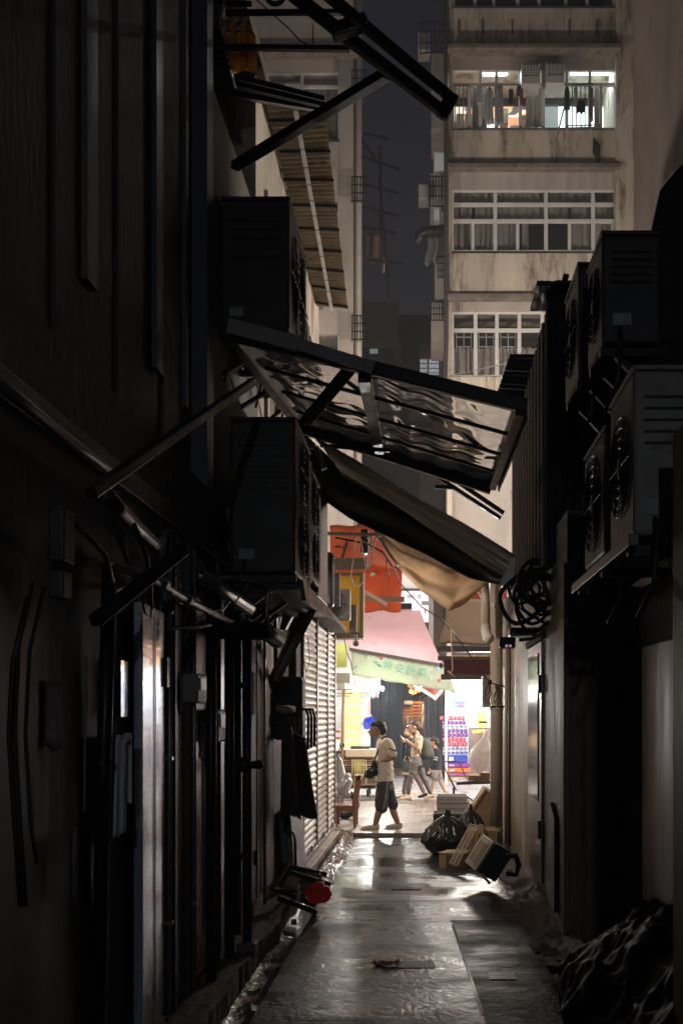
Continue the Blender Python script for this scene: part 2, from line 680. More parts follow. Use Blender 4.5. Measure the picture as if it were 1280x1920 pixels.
# nearer slabs: coarser and less wet; the one beyond the seam almost dry
sa, sb_ = at(848, 1735, 8.1), at(905, 1905, 5.67)
xs_ = lambda y: sa.x + (sb_.x - sa.x) * (sa.y - y) / (sa.y - sb_.y)
NEARM = wet_floor('coarse_damp_concrete', 0.16, 0.48, 0.7, 1.0, 0.5, 24, 0.13)
DRYM = wet_floor('dull_dry_concrete', 0.4, 0.7, 0.7, 1.0, 0.4, 24, 0.10)
struct('floor_slab', MB().prism([(-1.02, 9.15, -0.1), (-1.02, -5, -0.1), (xs_(-5), -5, -0.1), (xs_(8.1), 8.1, -0.1), (0.2, 8.3, -0.1), (1.0, 8.3, -0.1), (1.0, 9.25, -0.1)], (0, 0, 0.075)), NEARM)
struct('floor_slab', MB().prism([(xs_(-5), -5, -0.1), (2.2, -5, -0.1), (2.2, 8.3, -0.1), (0.2, 8.3, -0.1), (xs_(8.1), 8.1, -0.1)], (0, 0, 0.075)), DRYM)
# slab seams of the alley floor, and the plate at the alley's mouth
mb = MB()
mb.beam(at(848, 1735, 8.1), at(905, 1905, 5.67), 0.02, 0.006)
for o in mb.b.verts: o.co.z = -0.026 + (0.004 if o.co.z > -0.03 else 0)
struct('floor_seam', mb, mat('wet_seam', (0.05, 0.05, 0.05), 0.06, spec=1.0))
struct('threshold_plate', MB().box(-1.35, 0.05, 14.02, 14.34, -0.03, 0.022), mat('worn_plate', (0.30, 0.23, 0.17), 0.4, 0.3, var=0.3, scale=5, rvar=0.15))

# ------------------------------------------------------------------ the alley's own buildings
AL = thing('alley_building', 'dark building with doors and panels lining the alley, pole and hanging cloth before it', 'building', (-2.5, 5, 0))
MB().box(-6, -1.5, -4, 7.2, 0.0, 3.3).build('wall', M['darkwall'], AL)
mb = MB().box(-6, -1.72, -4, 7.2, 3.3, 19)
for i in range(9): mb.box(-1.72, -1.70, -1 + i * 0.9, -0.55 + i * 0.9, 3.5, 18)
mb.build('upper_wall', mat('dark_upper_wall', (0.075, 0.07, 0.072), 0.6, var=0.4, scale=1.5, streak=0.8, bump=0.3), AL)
# paler pilasters up the dark wall
for (px, wd) in ((168, 0.07), (297, 0.07), (352, 0.03), (394, 0.06)):
    Y = 1.66 * F / (800 - px)
    MB().box(-1.70, -1.67, Y, Y + wd * 2.2, 3.9, 18).build('pilaster', mat('pale_pilaster', (0.12, 0.12, 0.125), 0.45, var=0.4, scale=2, streak=0.9, rvar=0.15), AL)
for i, (px, y0, y1) in enumerate(((330, 1100, 1900), (380, 1120, 1890), (425, 1130, 1870))):
    Y = 1.45 * F / (800 - px)
    MB().box(-1.5, -1.455, Y - 0.17, Y + 0.19, 0.08, 2.75).build('wall_panel', M['panel'], AL, bevel=0.006)
for px in (321, 349, 404, 446):
    Y = 1.45 * F / (800 - px)
    MB().box(-1.5, -1.42, Y - 0.025, Y + 0.025, 0.06, 2.8).build('panel_post', mat('dark_grey_post', (0.07, 0.068, 0.072), 0.45, 0.3, var=0.4, streak=0.8, scale=5), AL, bevel=0.005)
MB().box(-1.5, -1.452, 2.6, 4.62, 0.06, 2.7).build('wall_panel', mat('dark_panel', (0.05, 0.045, 0.048), 0.55, var=0.6, scale=2.5, streak=0.9, bump=0.3, bscale=8, rvar=0.1), AL)
MB().box(-1.52, -1.47, 2.4, 7.2, 2.85, 2.97).build('lintel_beam', M['black'], AL, bevel=0.01)
# the tall white steel door
D = mat('scratched_white_steel', (0.72, 0.77, 0.86), 0.22, 0.7, var=0.1, scale=7, streak=0.93, dirt=(0.03, 0.028, 0.027), dirt_amt=0.36, bump=0.03, bscale=4, rvar=0.09)
_n = D.node_tree.nodes
_L = D.node_tree.links.new
_tc, _mp, _nz, _bp = _n.new('ShaderNodeTexCoord'), _n.new('ShaderNodeMapping'), _n.new('ShaderNodeTexNoise'), _n.new('ShaderNodeBump')
_mp.inputs['Scale'].default_value = (1, 1, 9)          # the sheet is rippled across, so reflections smear up and down
_nz.inputs['Scale'].default_value = 2.0
_nz.inputs['Detail'].default_value = 2
_bp.inputs['Strength'].default_value = 0.35
_bp.inputs['Distance'].default_value = 0.006
_L(_tc.outputs['Object'], _mp.inputs[0])
_L(_mp.outputs[0], _nz.inputs[0])
_L(_nz.outputs[0], _bp.inputs['Height'])
_L(_bp.outputs[0], _n['Principled BSDF'].inputs['Normal'])
# it stands slightly ajar: hinged at its far edge, turned a little towards the street
da, db = V((-1.380, 4.67, 0.07)), V((-1.424, 5.23, 0.07))
dn_ = V((0.56, 0.044, 0)).normalized()
dr = MB().obox(da - dn_ * 0.045, db - da, dn_ * 0.045, V((0, 0, 2.23))).build('door', D, AL, bevel=0.004)
MB().obox(da.lerp(db, 0.48) + dn_ * 0.002, (db - da) * 0.012, dn_ * 0.006, V((0, 0, 2.2))).build('rail', M['galv'], dr)
MB().box(-1.44, -1.40, 5.18, 5.235, 1.9, 2.06).build('hinge', M['black'], dr)
MB().obox((-1.40, 4.40, 1.74), V((-0.014, 0.15, 0)), V((-0.02, 0, 0)), V((0, 0, 0.26))).build('window', mat('streaked_pane', (0.55, 0.55, 0.6), 0.12, 0.5, var=0.3, scale=9, streak=0.9, dirt=(0.03, 0.03, 0.03), dirt_amt=0.35), AL)

AF = thing('low_alley_building', 'low cream walled building with three roller shutters at the alley mouth', 'building', (-3, 11, 0))
MB().box(-7, -1.62, 9.1, 14.4, 3.35, 7.85).build('upper_wall', M['plaster'], AF)
MB().box(-1.72, -1.60, 7.0, 7.2, 3.35, 18).build('corner_post', mat('pale_pilaster', (0.12, 0.12, 0.125), 0.45), AL)
MB().box(-7, -1.60, 7.2, 9.1, 3.35, 6.45).build('upper_wall', mat('dull_grey_wall', (0.12, 0.115, 0.10), 0.8, var=0.3, scale=1.5, streak=0.6, bump=0.2), AF, label='dull grey wall stretch')
MB().box(-7, -1.47, 7.2, 14.4, 0.0, 3.3).build('wall', mat('brown_wall', (0.19, 0.155, 0.12), 0.7, var=0.4, scale=2, streak=0.8, bump=0.3), AF)
MB().box(-7.1, -1.55, 7.2, 14.45, 7.85, 8.0).build('parapet', M['ledge'], AF)
# windows up the cream side wall
for Y0 in (9.6, 11.4, 13.0):
    f = MB()
    for z0 in (4.6, 6.0):
        f.box(-1.64, -1.585, Y0, Y0 + 0.05, z0, z0 + 1.0).box(-1.64, -1.585, Y0 + 0.7, Y0 + 0.75, z0, z0 + 1.0)
        f.box(-1.64, -1.585, Y0 + 0.05, Y0 + 0.7, z0, z0 + 0.05).box(-1.64, -1.585, Y0 + 0.05, Y0 + 0.7, z0 + 0.95, z0 + 1.0)
    fo = f.build('window', M['frame'], AF)
    g = MB()
    for z0 in (4.6, 6.0): g.box(-1.63, -1.61, Y0 + 0.05, Y0 + 0.7, z0 + 0.05, z0 + 0.95)
    g.build('pane', M['glass'], fo)
MB().box(-1.5, -1.2, 9.0, 14.4, 2.98, 3.05).build('cornice', M['ledge'], AF)
# roller shutters
SH = mat('roller_shutter_steel', (0.50, 0.44, 0.385), 0.42, 0.25, var=0.3, scale=2.2, streak=0.6, dirt=(0.20, 0.13, 0.08), dirt_amt=0.22, bump=0.05, rvar=0.1)
for (y0, y1) in ((10.75, 12.02), (12.1, 13.3), (13.38, 14.36)):
    nsl = 34
    zt, zb = 2.92, 0.12

    def slat(u, v, y0=y0, y1=y1):
        z = zb + (zt - zb) * u
        ph = (u * nsl) % 1.0
        return V((-1.405 + 0.022 * math.sin(ph * math.pi) + 0.004 * nz3(z * 3, y0, v * 3), y0 + (y1 - y0) * v, z))
    s_ = MB().sheet(slat, nsl * 5, 3, 0.004).build('roller_shutter', SH, AF)
    MB().box(-1.42, -1.36, y0 - 0.03, y1 + 0.03, 0.05, 0.12).build('bottom_bar', M['dullmetal'], s_, bevel=0.006)
    MB().box(-1.37, -1.345, (y0 + y1) / 2 - 0.05, (y0 + y1) / 2 + 0.05, 0.13, 0.20).build('lock', M['galv'], s_, bevel=0.006)
for y in (10.71, 12.06, 13.34, 14.38):
    MB().box(-1.46, -1.365, y - 0.035, y + 0.03, 0.05, 2.95).build('shutter_post', mat('shutter_rail', (0.36, 0.30, 0.25), 0.4, 0.3, var=0.3), AF, bevel=0.006)
MB().box(-1.47, -1.27, 10.6, 14.35, -0.1, 0.06).build('step', mat('pale_step', (0.36, 0.29, 0.23), 0.6, var=0.3, scale=4, bump=0.4), AF, bevel=0.012)
# narrow panel doors before the shutters
for (y0, y1, m_) in ((7.72, 8.05, M['acshell']), (8.1, 9.0, M['alleywall'])):
    MB().box(-1.47, -1.43, y0, y1, 0.2, 2.45).build('door_panel', m_, AF, bevel=0.006)
MB().box(-1.43, -1.405, 7.98, 8.02, 0.5, 0.62).build('hinge', M['black'], AF)
MB().box(-1.43, -1.41, 7.8, 7.95, 1.75, 2.1).build('notice', mat('faded_notice', (0.4, 0.35, 0.3), 0.7, var=0.4, scale=15), AF)
MB().box(-1.49, -1.40, 10.3, 10.68, 0.1, 2.95).build('pier', mat('dark_pier', (0.08, 0.07, 0.065), 0.6), AF)

RB = thing('plastered_building', 'stained plaster building with a dark doorway and narrow glazed door, facing the shutters', 'building', (2.5, 9, 0))
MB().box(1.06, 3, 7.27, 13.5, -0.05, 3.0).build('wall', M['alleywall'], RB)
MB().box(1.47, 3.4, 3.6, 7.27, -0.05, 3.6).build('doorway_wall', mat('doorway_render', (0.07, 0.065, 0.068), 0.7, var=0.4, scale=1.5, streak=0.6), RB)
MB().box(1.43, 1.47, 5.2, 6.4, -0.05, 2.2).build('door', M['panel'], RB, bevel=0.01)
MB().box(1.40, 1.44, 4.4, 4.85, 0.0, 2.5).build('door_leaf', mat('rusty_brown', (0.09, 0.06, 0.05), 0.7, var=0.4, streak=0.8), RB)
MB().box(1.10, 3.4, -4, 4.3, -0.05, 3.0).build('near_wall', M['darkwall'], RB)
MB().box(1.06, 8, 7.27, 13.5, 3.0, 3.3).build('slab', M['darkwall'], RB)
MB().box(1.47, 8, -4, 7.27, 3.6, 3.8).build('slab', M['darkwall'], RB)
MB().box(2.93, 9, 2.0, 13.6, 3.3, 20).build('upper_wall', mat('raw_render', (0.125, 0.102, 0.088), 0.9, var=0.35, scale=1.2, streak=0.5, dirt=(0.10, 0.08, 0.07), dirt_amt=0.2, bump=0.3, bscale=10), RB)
dr = MB().box(1.035, 1.06, 8.72, 9.85, 0.22, 2.42).build('door', mat('aluminium_door', (0.34, 0.30, 0.26), 0.35, 0.5, var=0.3, scale=4, streak=0.8), RB, bevel=0.004)
MB().box(1.022, 1.036, 8.9, 9.72, 0.95, 2.32).build('pane', mat('door_pane', (0.5, 0.5, 0.45), 0.1, 0.6, var=0.4, scale=3, streak=0.5, dirt=(0.12, 0.10, 0.08), dirt_amt=0.3), dr)
for z in (0.62, 1.95): MB().box(1.01, 1.036, 8.73, 8.82, z, z + 0.16).build('hinge', M['black'], dr)
MB().box(1.02, 1.06, 8.6, 9.95, 2.43, 2.5).build('door_hood', M['ledge'], RB)
MB().box(1.03, 1.08, 7.24, 7.3, 0.0, 2.9).build('door_post', mat('pale_post', (0.26, 0.22, 0.18), 0.6, var=0.4, streak=0.8), RB, bevel=0.01)
MB().prism([(1.055, 8.1, 0.25), (1.055, 7.75, 0.15), (1.055, 7.75, 0.9), (1.055, 8.0, 1.02), (1.055, 8.1, 0.9)], (-0.03, 0, 0)).build('wall_flap', M['black'], RB)


# ------------------------------------------------------------------ the blocks across the street (facade plane at Y = 25)
def px_box(mb, x0, x1, y0, y1, Y0, Y1, ref=None):
    """box whose front face covers the pixel rectangle at depth ref (default Y0)"""
    r = ref or Y0
    a, b = at(x0, y0, r), at(x1, y1, r)
    return mb.box(a.x, b.x, Y0, Y1, b.z, a.z)


def grid_window(b, xs, ys, extra=(), Y=24.78, t=6, pane=True, fr='frame', tY=0.07):
    """window frame with mullions at the pixel columns xs and rows ys; extra = shorter mullions (x, y0, y1)"""
    f = MB()
    for x in xs: px_box(f, x - t / 2, x + t / 2, ys[0], ys[-1], Y, Y + tY)
    for y in ys:
        for xa, xb in zip(xs, xs[1:]):
            px_box(f, xa + t / 2, xb - t / 2, y - t / 2, y + t / 2, Y, Y + tY)
    for x, y0, y1 in extra: px_box(f, x - t / 2.4, x + t / 2.4, y0 + t / 2, y1 - t / 2, Y + 0.004, Y + tY)
    o = f.build('window', M[fr], b, bevel=0.008)
    if pane:
        g = MB()
        px_box(g, xs[0] + 1, xs[-1] - 1, ys[0] + 1, ys[-1] - 1, Y + 0.03, Y + 0.036, Y)
        g.build('pane', M['glass'], o)
    return o


def curtain(b, x0, x1, y0, y1, Y=25.0, m='curtain', name='curtain', amp=0.035):
    a, c = at(x0, y0, Y), at(x1, y1, Y)
    s = rnd.random() * 50
    k = (c.x - a.x) * 14
    mb = MB().sheet(lambda u, v: V((a.x + (c.x - a.x) * u, Y + amp * math.sin(u * k * 2 + 2 * nz3(u * k * 0.5, v, s)) + amp * nz3(u * 5, v * 2, s),
                                    a.z + (c.z - a.z) * v)), max(12, int(k * 9)), 6)
    return mb.build(name, M[m], b, smooth=True)


BE = thing('apartment_block', 'cream tenement with glazed balcony fronts, one floor brightly lit with laundry', 'building', (3, 25, 0))
mb = MB().box(0.58, 14, 26.4, 36, 3.2, 26)
mb.build('core', M['room'], BE)
# bands of wall between the glazed floors (pixel rows of the facade)
for (ya, yb) in ((-420, -330), (-190, -130), (14, 100), (243, 318), (474, 560), (705, 790)):
    mb = MB()
    px_box(mb, 841, 1157, ya, yb, 24.6, 26.4)
    mb.build('spandrel', M['plaster'], BE, bevel=0.02)
LG = mat('rain_stained_ledge', (0.20, 0.165, 0.135), 0.85, var=0.5, scale=2, streak=0.3, dirt=(0.07, 0.05, 0.04), dirt_amt=0.4, bump=0.4)
for (ya, yb, d) in ((97, 106, 0.32), (313, 323, 0.2), (556, 566, 0.2), (786, 792, 0.2), (-132, -125, 0.2)):
    mb = MB()
    px_box(mb, 838, 1160, ya, yb, 24.6 - d, 24.62, 24.6)
    mb.build('ledge', LG, BE, bevel=0.02)
for (ya, yb) in ((106, 131), (323, 356), (566, 584)):        # soffit strips under the ledges
    mb = MB()
    px_box(mb, 846, 1157, ya, yb, 24.72, 24.8)
    mb.build('soffit_strip', M['plaster2'] if ya != 323 else M['curtain'], BE)
for x0, x1, Y0 in ((838, 847, 24.62), (1154, 1187, 24.5)):
    mb = MB()
    px_box(mb, x0, x1, -420, 1225 if x0 < 1000 else 1340, Y0, 26.4)
    mb.build('pier', M['plaster'], BE)
mb = MB()
px_box(mb, 1187, 1800, -420, 1340, 24.7, 26.4)
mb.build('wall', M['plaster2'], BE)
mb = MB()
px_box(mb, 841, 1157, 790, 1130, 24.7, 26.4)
mb.build('lower_wall', M['plaster2'], BE)
# short ribs on the upper band
for x in (860, 905, 960, 1067, 1119):
    mb = MB()
    px_box(mb, x - 2, x + 2, 36, 62, 24.57, 24.61)
    mb.build('bracket', M['ledge'], BE)
# floor glazing: dark, lit, dark, dark
grid_window(BE, [850, 890, 925, 970, 1010, 1060, 1100, 1150], [-128, -60, 14], Y=24.72)
W1 = grid_window(BE, [848, 900, 930, 975, 1018, 1062, 1105, 1153], [130, 158, 242], [(880, 158, 242), (1126, 158, 242)], Y=24.74, pane=False)
W2 = grid_window(BE, [847, 928, 1023, 1111, 1157], [356, 383, 414, 472], [(886, 414, 472), (970, 414, 472), (1067, 414, 472), (1148, 414, 472)], Y=24.74, t=7)
W3 = grid_window(BE, [847, 891, 931, 973, 1016, 1058, 1100, 1150], [585, 619, 706], (), Y=24.74, t=7)
for (a, b_, c, d) in ((852, 884, 385, 470), (890, 926, 385, 470), (932, 968, 385, 470), (978, 990, 415, 470), (1070, 1106, 385, 470), (1115, 1150, 385, 470),
                      (852, 926, 357, 384), (1030, 1108, 357, 384), (932, 1018, 385, 412), (1028, 1064, 385, 412), (932, 1018, 357, 384)):
    curtain(BE, a, b_, c, d)
for (a, b_) in ((850, 1010), (1020, 1150)):
    curtain(BE, a, b_, 652, 706, 24.9, amp=0.05)
for x in (869, 911, 952):                                     # grilles behind the lower panes
    mb = MB()
    for k in (-14, 0, 14): px_box(mb, x + k - 0.8, x + k + 0.8, 624, 660, 24.86, 24.88)
    for y in (632, 650): px_box(mb, x - 14, x + 14, y - 0.8, y + 0.8, 24.885, 24.9)
    mb.build('window_grille', M['frame'], BE)
# the lit flat: a real room behind the open windows
r1a, r1b = at(848, 131, 24.8), at(1153, 243, 24.8)
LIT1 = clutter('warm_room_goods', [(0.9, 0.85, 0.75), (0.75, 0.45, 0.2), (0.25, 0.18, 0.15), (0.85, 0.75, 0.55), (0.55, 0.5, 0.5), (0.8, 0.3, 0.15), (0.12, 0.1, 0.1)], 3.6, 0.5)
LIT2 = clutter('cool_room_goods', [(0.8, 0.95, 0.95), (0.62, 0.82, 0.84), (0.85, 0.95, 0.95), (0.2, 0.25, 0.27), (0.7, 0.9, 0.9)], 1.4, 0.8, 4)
xm = at(1000, 0, 24.8).x
MB().box(r1a.x, xm, 26.30, 26.39, r1b.z, r1a.z).build('room_wall', LIT1, BE)
MB().box(xm, r1b.x, 26.30, 26.39, r1b.z, r1a.z).build('room_wall', LIT2, BE)
MB().box(xm - 0.05, xm, 25.0, 26.3, r1b.z, r1a.z).build('room_partition', M['plaster2'], BE)
for x, y in ((862, 225), (878, 225), (905, 205), (945, 215), (985, 228)):
    mb = MB()
    px_box(mb, x - 7, x + 7, y - 12, y + 16, 25.7, 26.1)
    mb.build('room_cupboard', mat('room_shelves', (0.3, 0.2, 0.12), 0.6, var=0.5, scale=9), BE)
for (x0, x1, y) in ((905, 950, 137), (1070, 1148, 136)):
    mb = MB()
    px_box(mb, x0, x1, y - 2.5, y + 2.5, 25.3, 25.36)
    t_ = mb.build('tube_lamp', emat('tube_glow', (0.8, 0.95, 1.0), 5), BE)
    c_ = at((x0 + x1) / 2, y + 4, 25.3)
    lamp('room_light', 'AREA', c_, 10, (0.8, 0.95, 1.0), 0.6, BE, 0.1)
# open bars and half-drawn curtains of the lit flat
mb = MB()
for x in [853, 860, 868, 876, 1072, 1080, 1088, 1096, 1104]: px_box(mb, x - 0.9, x + 0.9, 160, 241, 24.66, 24.68)
for x0, x1 in ((850, 880), (1068, 1110)): px_box(mb, x0, x1, 160, 162, 24.685, 24.7)
mb.build('window_bars', M['dullmetal'], BE)
curtain(BE, 884, 912, 160, 241, 24.95, 'curtain')
curtain(BE, 985, 1015, 160, 240, 24.95, 'curtain')
curtain(BE, 1113, 1128, 160, 241, 24.95, 'curtain')
mb = MB()
px_box(mb, 1021, 1046, 196, 240, 24.88, 24.9)
mb.build('frosted_pane', mat('frosted_glass', (0.4, 0.5, 0.52), 0.4, alpha=0.6), BE)

# clothes drying in front of the lit flat
CL = [('hanging_shirt', 'pale grey shirt on the drying rail of the lit flat', 917, 165, 16, 68, (0.45, 0.47, 0.48)),
      ('hanging_trousers', 'long pale trousers drying beside the grey shirt, lit flat', 937, 160, 12, 76, (0.42, 0.45, 0.47)),
      ('hanging_towel', 'dark small towel under the rail between trousers and window air conditioner', 957, 168, 10, 28, (0.05, 0.05, 0.06)),
      ('hanging_jacket', 'dark jacket hanging on the bars outside the cool lit window', 1062, 164, 12, 42, (0.06, 0.07, 0.07)),
      ('hanging_garment', 'black garment hanging low in the cool lit window', 1088, 188, 18, 24, (0.02, 0.02, 0.025)),
      ('hanging_blouse', 'small white blouse at the left end of the drying rail, lit flat', 899, 162, 10, 34, (0.6, 0.6, 0.62)),
      ('hanging_sock_row', 'row of small dark socks on the rail beneath the window air conditioners', 972, 161, 9, 20, (0.10, 0.09, 0.10)),
      ('hanging_skirt', 'short red skirt hung by the middle curtain of the lit flat', 977, 168, 7, 30, (0.4, 0.08, 0.06)),
      ('hanging_singlet', 'pale singlet hung between the dark jacket and black garment', 1078, 165, 8, 36, (0.5, 0.52, 0.52)),
      ('hanging_scarf', 'tan scarf hanging at the edge of the cool lit window', 1107, 166, 7, 62, (0.35, 0.24, 0.15))]
for nm, lb, px, py, w_, h_, c_ in CL:
    a = at(px - w_ / 2, py, 24.55)
    b_ = at(px + w_ / 2, py + h_, 24.55)
    sd = rnd.random() * 30

    def cl(u, v, a=a, b_=b_, sd=sd, nm=nm):
        k = 0.75 + 0.25 * v if nm != 'hanging_scarf' else 1
        if nm in ('hanging_shirt', 'hanging_jacket') and v < 0.12: k = 0.25 + v * 4.2
        xc = (a.x + b_.x) / 2
        return V((xc + (a.x + (b_.x - a.x) * u - xc) * k, a.y + 0.03 * math.sin(u * 14 + sd + v * 2) + 0.02 * nz3(u * 4, v * 4, sd), a.z + (b_.z - a.z) * v * (1 + 0.06 * nz3(u * 4, sd, 0))))
    single(nm, lb, 'clothes', MB().sheet(cl, 14, 8, 0.01), mat('cloth_' + nm, c_, 0.9, var=0.25, scale=6, sub=0.2), (a + b_) / 2, 'clothes drying at the lit flat', smooth=True)
single('drying_rail', 'thin horizontal rail carrying laundry across the lit flat', 'rail', MB().tube([at(893, 161, 24.52), at(975, 159, 24.52)], 0.012).tube([at(1052, 160, 24.52), at(1112, 160, 24.52)], 0.012),
       M['dullmetal'], at(930, 160, 24.5))
mb = MB()
for y in (236, 240): mb.tube([at(1060, y, 24.15), at(1125, y - 2, 24.15)], 0.015)
for x in (1062, 1090, 1122): mb.tube([at(x, 243, 24.6), at(x, 236, 24.15)], 0.012)
mb.tube([at(1040, 268, 24.4), at(1056, 205, 24.3)], 0.02)
single('drying_rack', 'folding rail rack jutting out beneath the cool lit window', 'drying rack', mb, M['dullmetal'], at(1090, 240, 24.3))
single('fallen_cloth', 'dark cloth caught on the cream wall under the lit flat', 'cloth',
       MB().prism([at(1112, 258, 24.55), at(1117, 264, 24.55), at(1125, 272, 24.55), at(1124, 306, 24.55), at(1119, 303, 24.55), at(1110, 283, 24.55)], (0, 0.03, 0)),
       mat('dark_cloth', (0.02, 0.018, 0.018), 0.9), at(1117, 280, 24.55))


def window_ac(label, px0, px1, py0, py1, Y=24.35):
    a, b_ = at(px0, py0, Y), at(px1, py1, Y)
    t = thing('window_air_conditioner', label, 'air conditioner', ((a.x + b_.x) / 2, Y, b_.z), 'window air conditioners of the tenement')
    h = a.z - b_.z
    MB().box(a.x, b_.x, Y, Y + 0.5, b_.z, a.z).build('casing', M['whitepaint'] if False else mat('ac_white', (0.45, 0.43, 0.41), 0.5, var=0.2), t, bevel=0.015)
    g = MB().box(a.x + 0.05, b_.x - 0.05, Y - 0.012, Y + 0.01, b_.z + h * 0.36, a.z - h * 0.06)
    g.build('coil', M['acdark'], t)
    g = MB()
    for i in range(1, 6):
        z = b_.z + h * 0.36 + h * 0.58 * i / 6
        g.box(a.x + 0.05, b_.x - 0.05, Y - 0.02, Y - 0.013, z - 0.006, z + 0.006)
    for i in range(1, 5):
        x = a.x + 0.05 + (b_.x - a.x - 0.1) * i / 5
        g.box(x - 0.006, x + 0.006, Y - 0.028, Y - 0.021, b_.z + h * 0.36, a.z - h * 0.06)
    g.build('grille', M['frame'], t)
    return t


window_ac('white window air conditioner above the lit flat, next to the laundry rail', 977, 1012, 118, 157)
window_ac('white window air conditioner above the lit flat, next to the bright cool window', 1023, 1058, 117, 155)

# side of the block: caged windows and pipes stacked over the gap
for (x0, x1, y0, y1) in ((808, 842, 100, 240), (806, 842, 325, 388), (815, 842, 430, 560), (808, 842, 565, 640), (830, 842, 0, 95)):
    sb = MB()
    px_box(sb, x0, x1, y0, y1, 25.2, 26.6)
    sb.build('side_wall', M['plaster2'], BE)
for (x0, x1, y0, y1) in ((812, 836, 283, 322), (812, 826, 388, 426)):
    mb = MB()
    px_box(mb, x0, x1, y0, y1, 25.15, 25.2)
    o = mb.build('window', M['frame'], BE)
    mb = MB()
    px_box(mb, x0 + 3, x1 - 3, y0 + 3, y1 - 3, 25.12, 25.149)
    mb.build('pane', emat('dim_lit_pane', (0.55, 0.58, 0.6), 0.08), o)
for (x0, x1, y0, y1) in ((806, 838, 330, 386), (820, 840, 480, 520), (808, 838, 566, 600)):
    mb = MB()
    for k in range(7):
        x = x0 + (x1 - x0) * k / 6
        px_box(mb, x - 0.8, x + 0.8, y0, y1, 24.9, 24.92)
    for k in range(4):
        y = y0 + (y1 - y0) * k / 3
        px_box(mb, x0, x1, y - 0.9, y + 0.9, 24.925, 24.945)
    mb.build('balcony_cage', M['black'], BE)
MB().tube([at(836, -200, 24.5), at(836, 640, 24.5), at(832, 760, 24.5)], 0.06, 10).build('drain_pipe', M['acdark'], BE)
t = thing('balcony_cage', 'dark metal balcony cage holding a pale box, high at the tenement corner', 'cage', at(815, 95, 24.8))
mb = MB()
for y in (40, 58, 78, 97): mb.tube([at(786, y + 3, 24.8), at(838, y, 24.8)], 0.018)
for x in (788, 800, 815, 830): mb.tube([at(x, 40, 24.8), at(x, 100, 24.8)], 0.014)
mb.build('bars', M['black'], t)
mb = MB()
px_box(mb, 783, 806, 58, 92, 24.9, 25.4)
mb.build('box', M['acshell'], t, bevel=0.02)
mb = MB()
px_box(mb, 784, 803, 345, 372, 25.0, 25.5)
single('outdoor_condenser', 'small pale condenser jutting into the gap beside the dark cage', 'air conditioner', mb, M['acshell'], at(793, 372, 25.0), bevel=0.02)
single('exhaust_duct', 'dark bent exhaust duct poking out over the gap between the blocks', 'duct',
       MB().tube([at(838, 430, 25), at(815, 433, 24.9), at(795, 434, 24.9), at(785, 440, 24.9), at(783, 458, 24.9)], [0.13, 0.13, 0.12, 0.1, 0.09], 12), M['black'], at(810, 433, 25), smooth=True)
cv = at(798, 445, 25.0)
single('hanging_sheet', 'pale thin sheet hanging below the dark exhaust duct', 'cloth',
       MB().sheet(lambda u, v: at(798 + 22 * u + 3 * math.sin(v * 5), 443 + 52 * v * (1 + 0.1 * math.sin(u * 7)), 25.0 + 0.05 * math.sin(u * 12)), 10, 8, 0.01),
       mat('thin_sheet', (0.25, 0.25, 0.25), 0.9, sub=0.3), cv, smooth=True)

# left block across the street
BD = thing('corner_block', 'cream corner tenement partly hidden by the corrugated canopy and steel arm', 'building', (-5, 25, 0))
MB().box(-12, -1.95, 26.4, 27.9, 0, 26).build('core', M['room'], BD)
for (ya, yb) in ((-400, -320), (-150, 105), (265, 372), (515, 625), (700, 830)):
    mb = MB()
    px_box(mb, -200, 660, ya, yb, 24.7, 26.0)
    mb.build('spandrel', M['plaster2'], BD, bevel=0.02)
mb = MB()
px_box(mb, -200, 672, 103, 110, 24.45, 24.72, 24.7)
mb.build('ledge', LG, BD)
mb = MB()
px_box(mb, 480, 640, 110, 136, 24.8, 25.6)
mb.build('soffit_strip', M['plaster2'], BD)
mb = MB()
px_box(mb, 636, 662, -400, 1100, 24.68, 26.0)
px_box(mb, 460, 490, -400, 1100, 24.74, 26.0)
mb.build('pier', M['plaster2'], BD)
mb = MB()
px_box(mb, -300, 660, 830, 1100, 24.7, 26)
mb.build('lower_wall', M['plaster2'], BD)
MB().tube([at(671, -300, 24.9), at(671, 900, 24.9)], 0.10, 12).build('drain_pipe', M['plaster2'], BD, smooth=True)
for y in (130, 330, 590):
    mb = MB()
    for k in range(6):
        px_box(mb, 660 + k * 5 - 1, 660 + k * 5 + 1, y, y + 50, 24.4, 24.42)
    for k in range(4): px_box(mb, 658, 688, y + k * 15, y + k * 15 + 2, 24.425, 24.445)
    mb.build('balcony_cage', M['black'], BD)
grid_window(BD, [492, 566, 636], [136, 162, 264], [(530, 162, 264)], Y=24.86, t=6)
grid_window(BD, [492, 566, 636], [373, 400, 514], [(600, 400, 514)], Y=24.86, t=6)
grid_window(BD, [492, 566, 636], [626, 700], (), Y=24.86, t=6)
curtain(BD, 568, 634, 140, 262, 25.1)
curtain(BD, 568, 634, 376, 512, 25.1)
t = window_ac('white window air conditioner behind the corrugated canopy, corner tenement', 531, 562, 155, 180, 24.5)
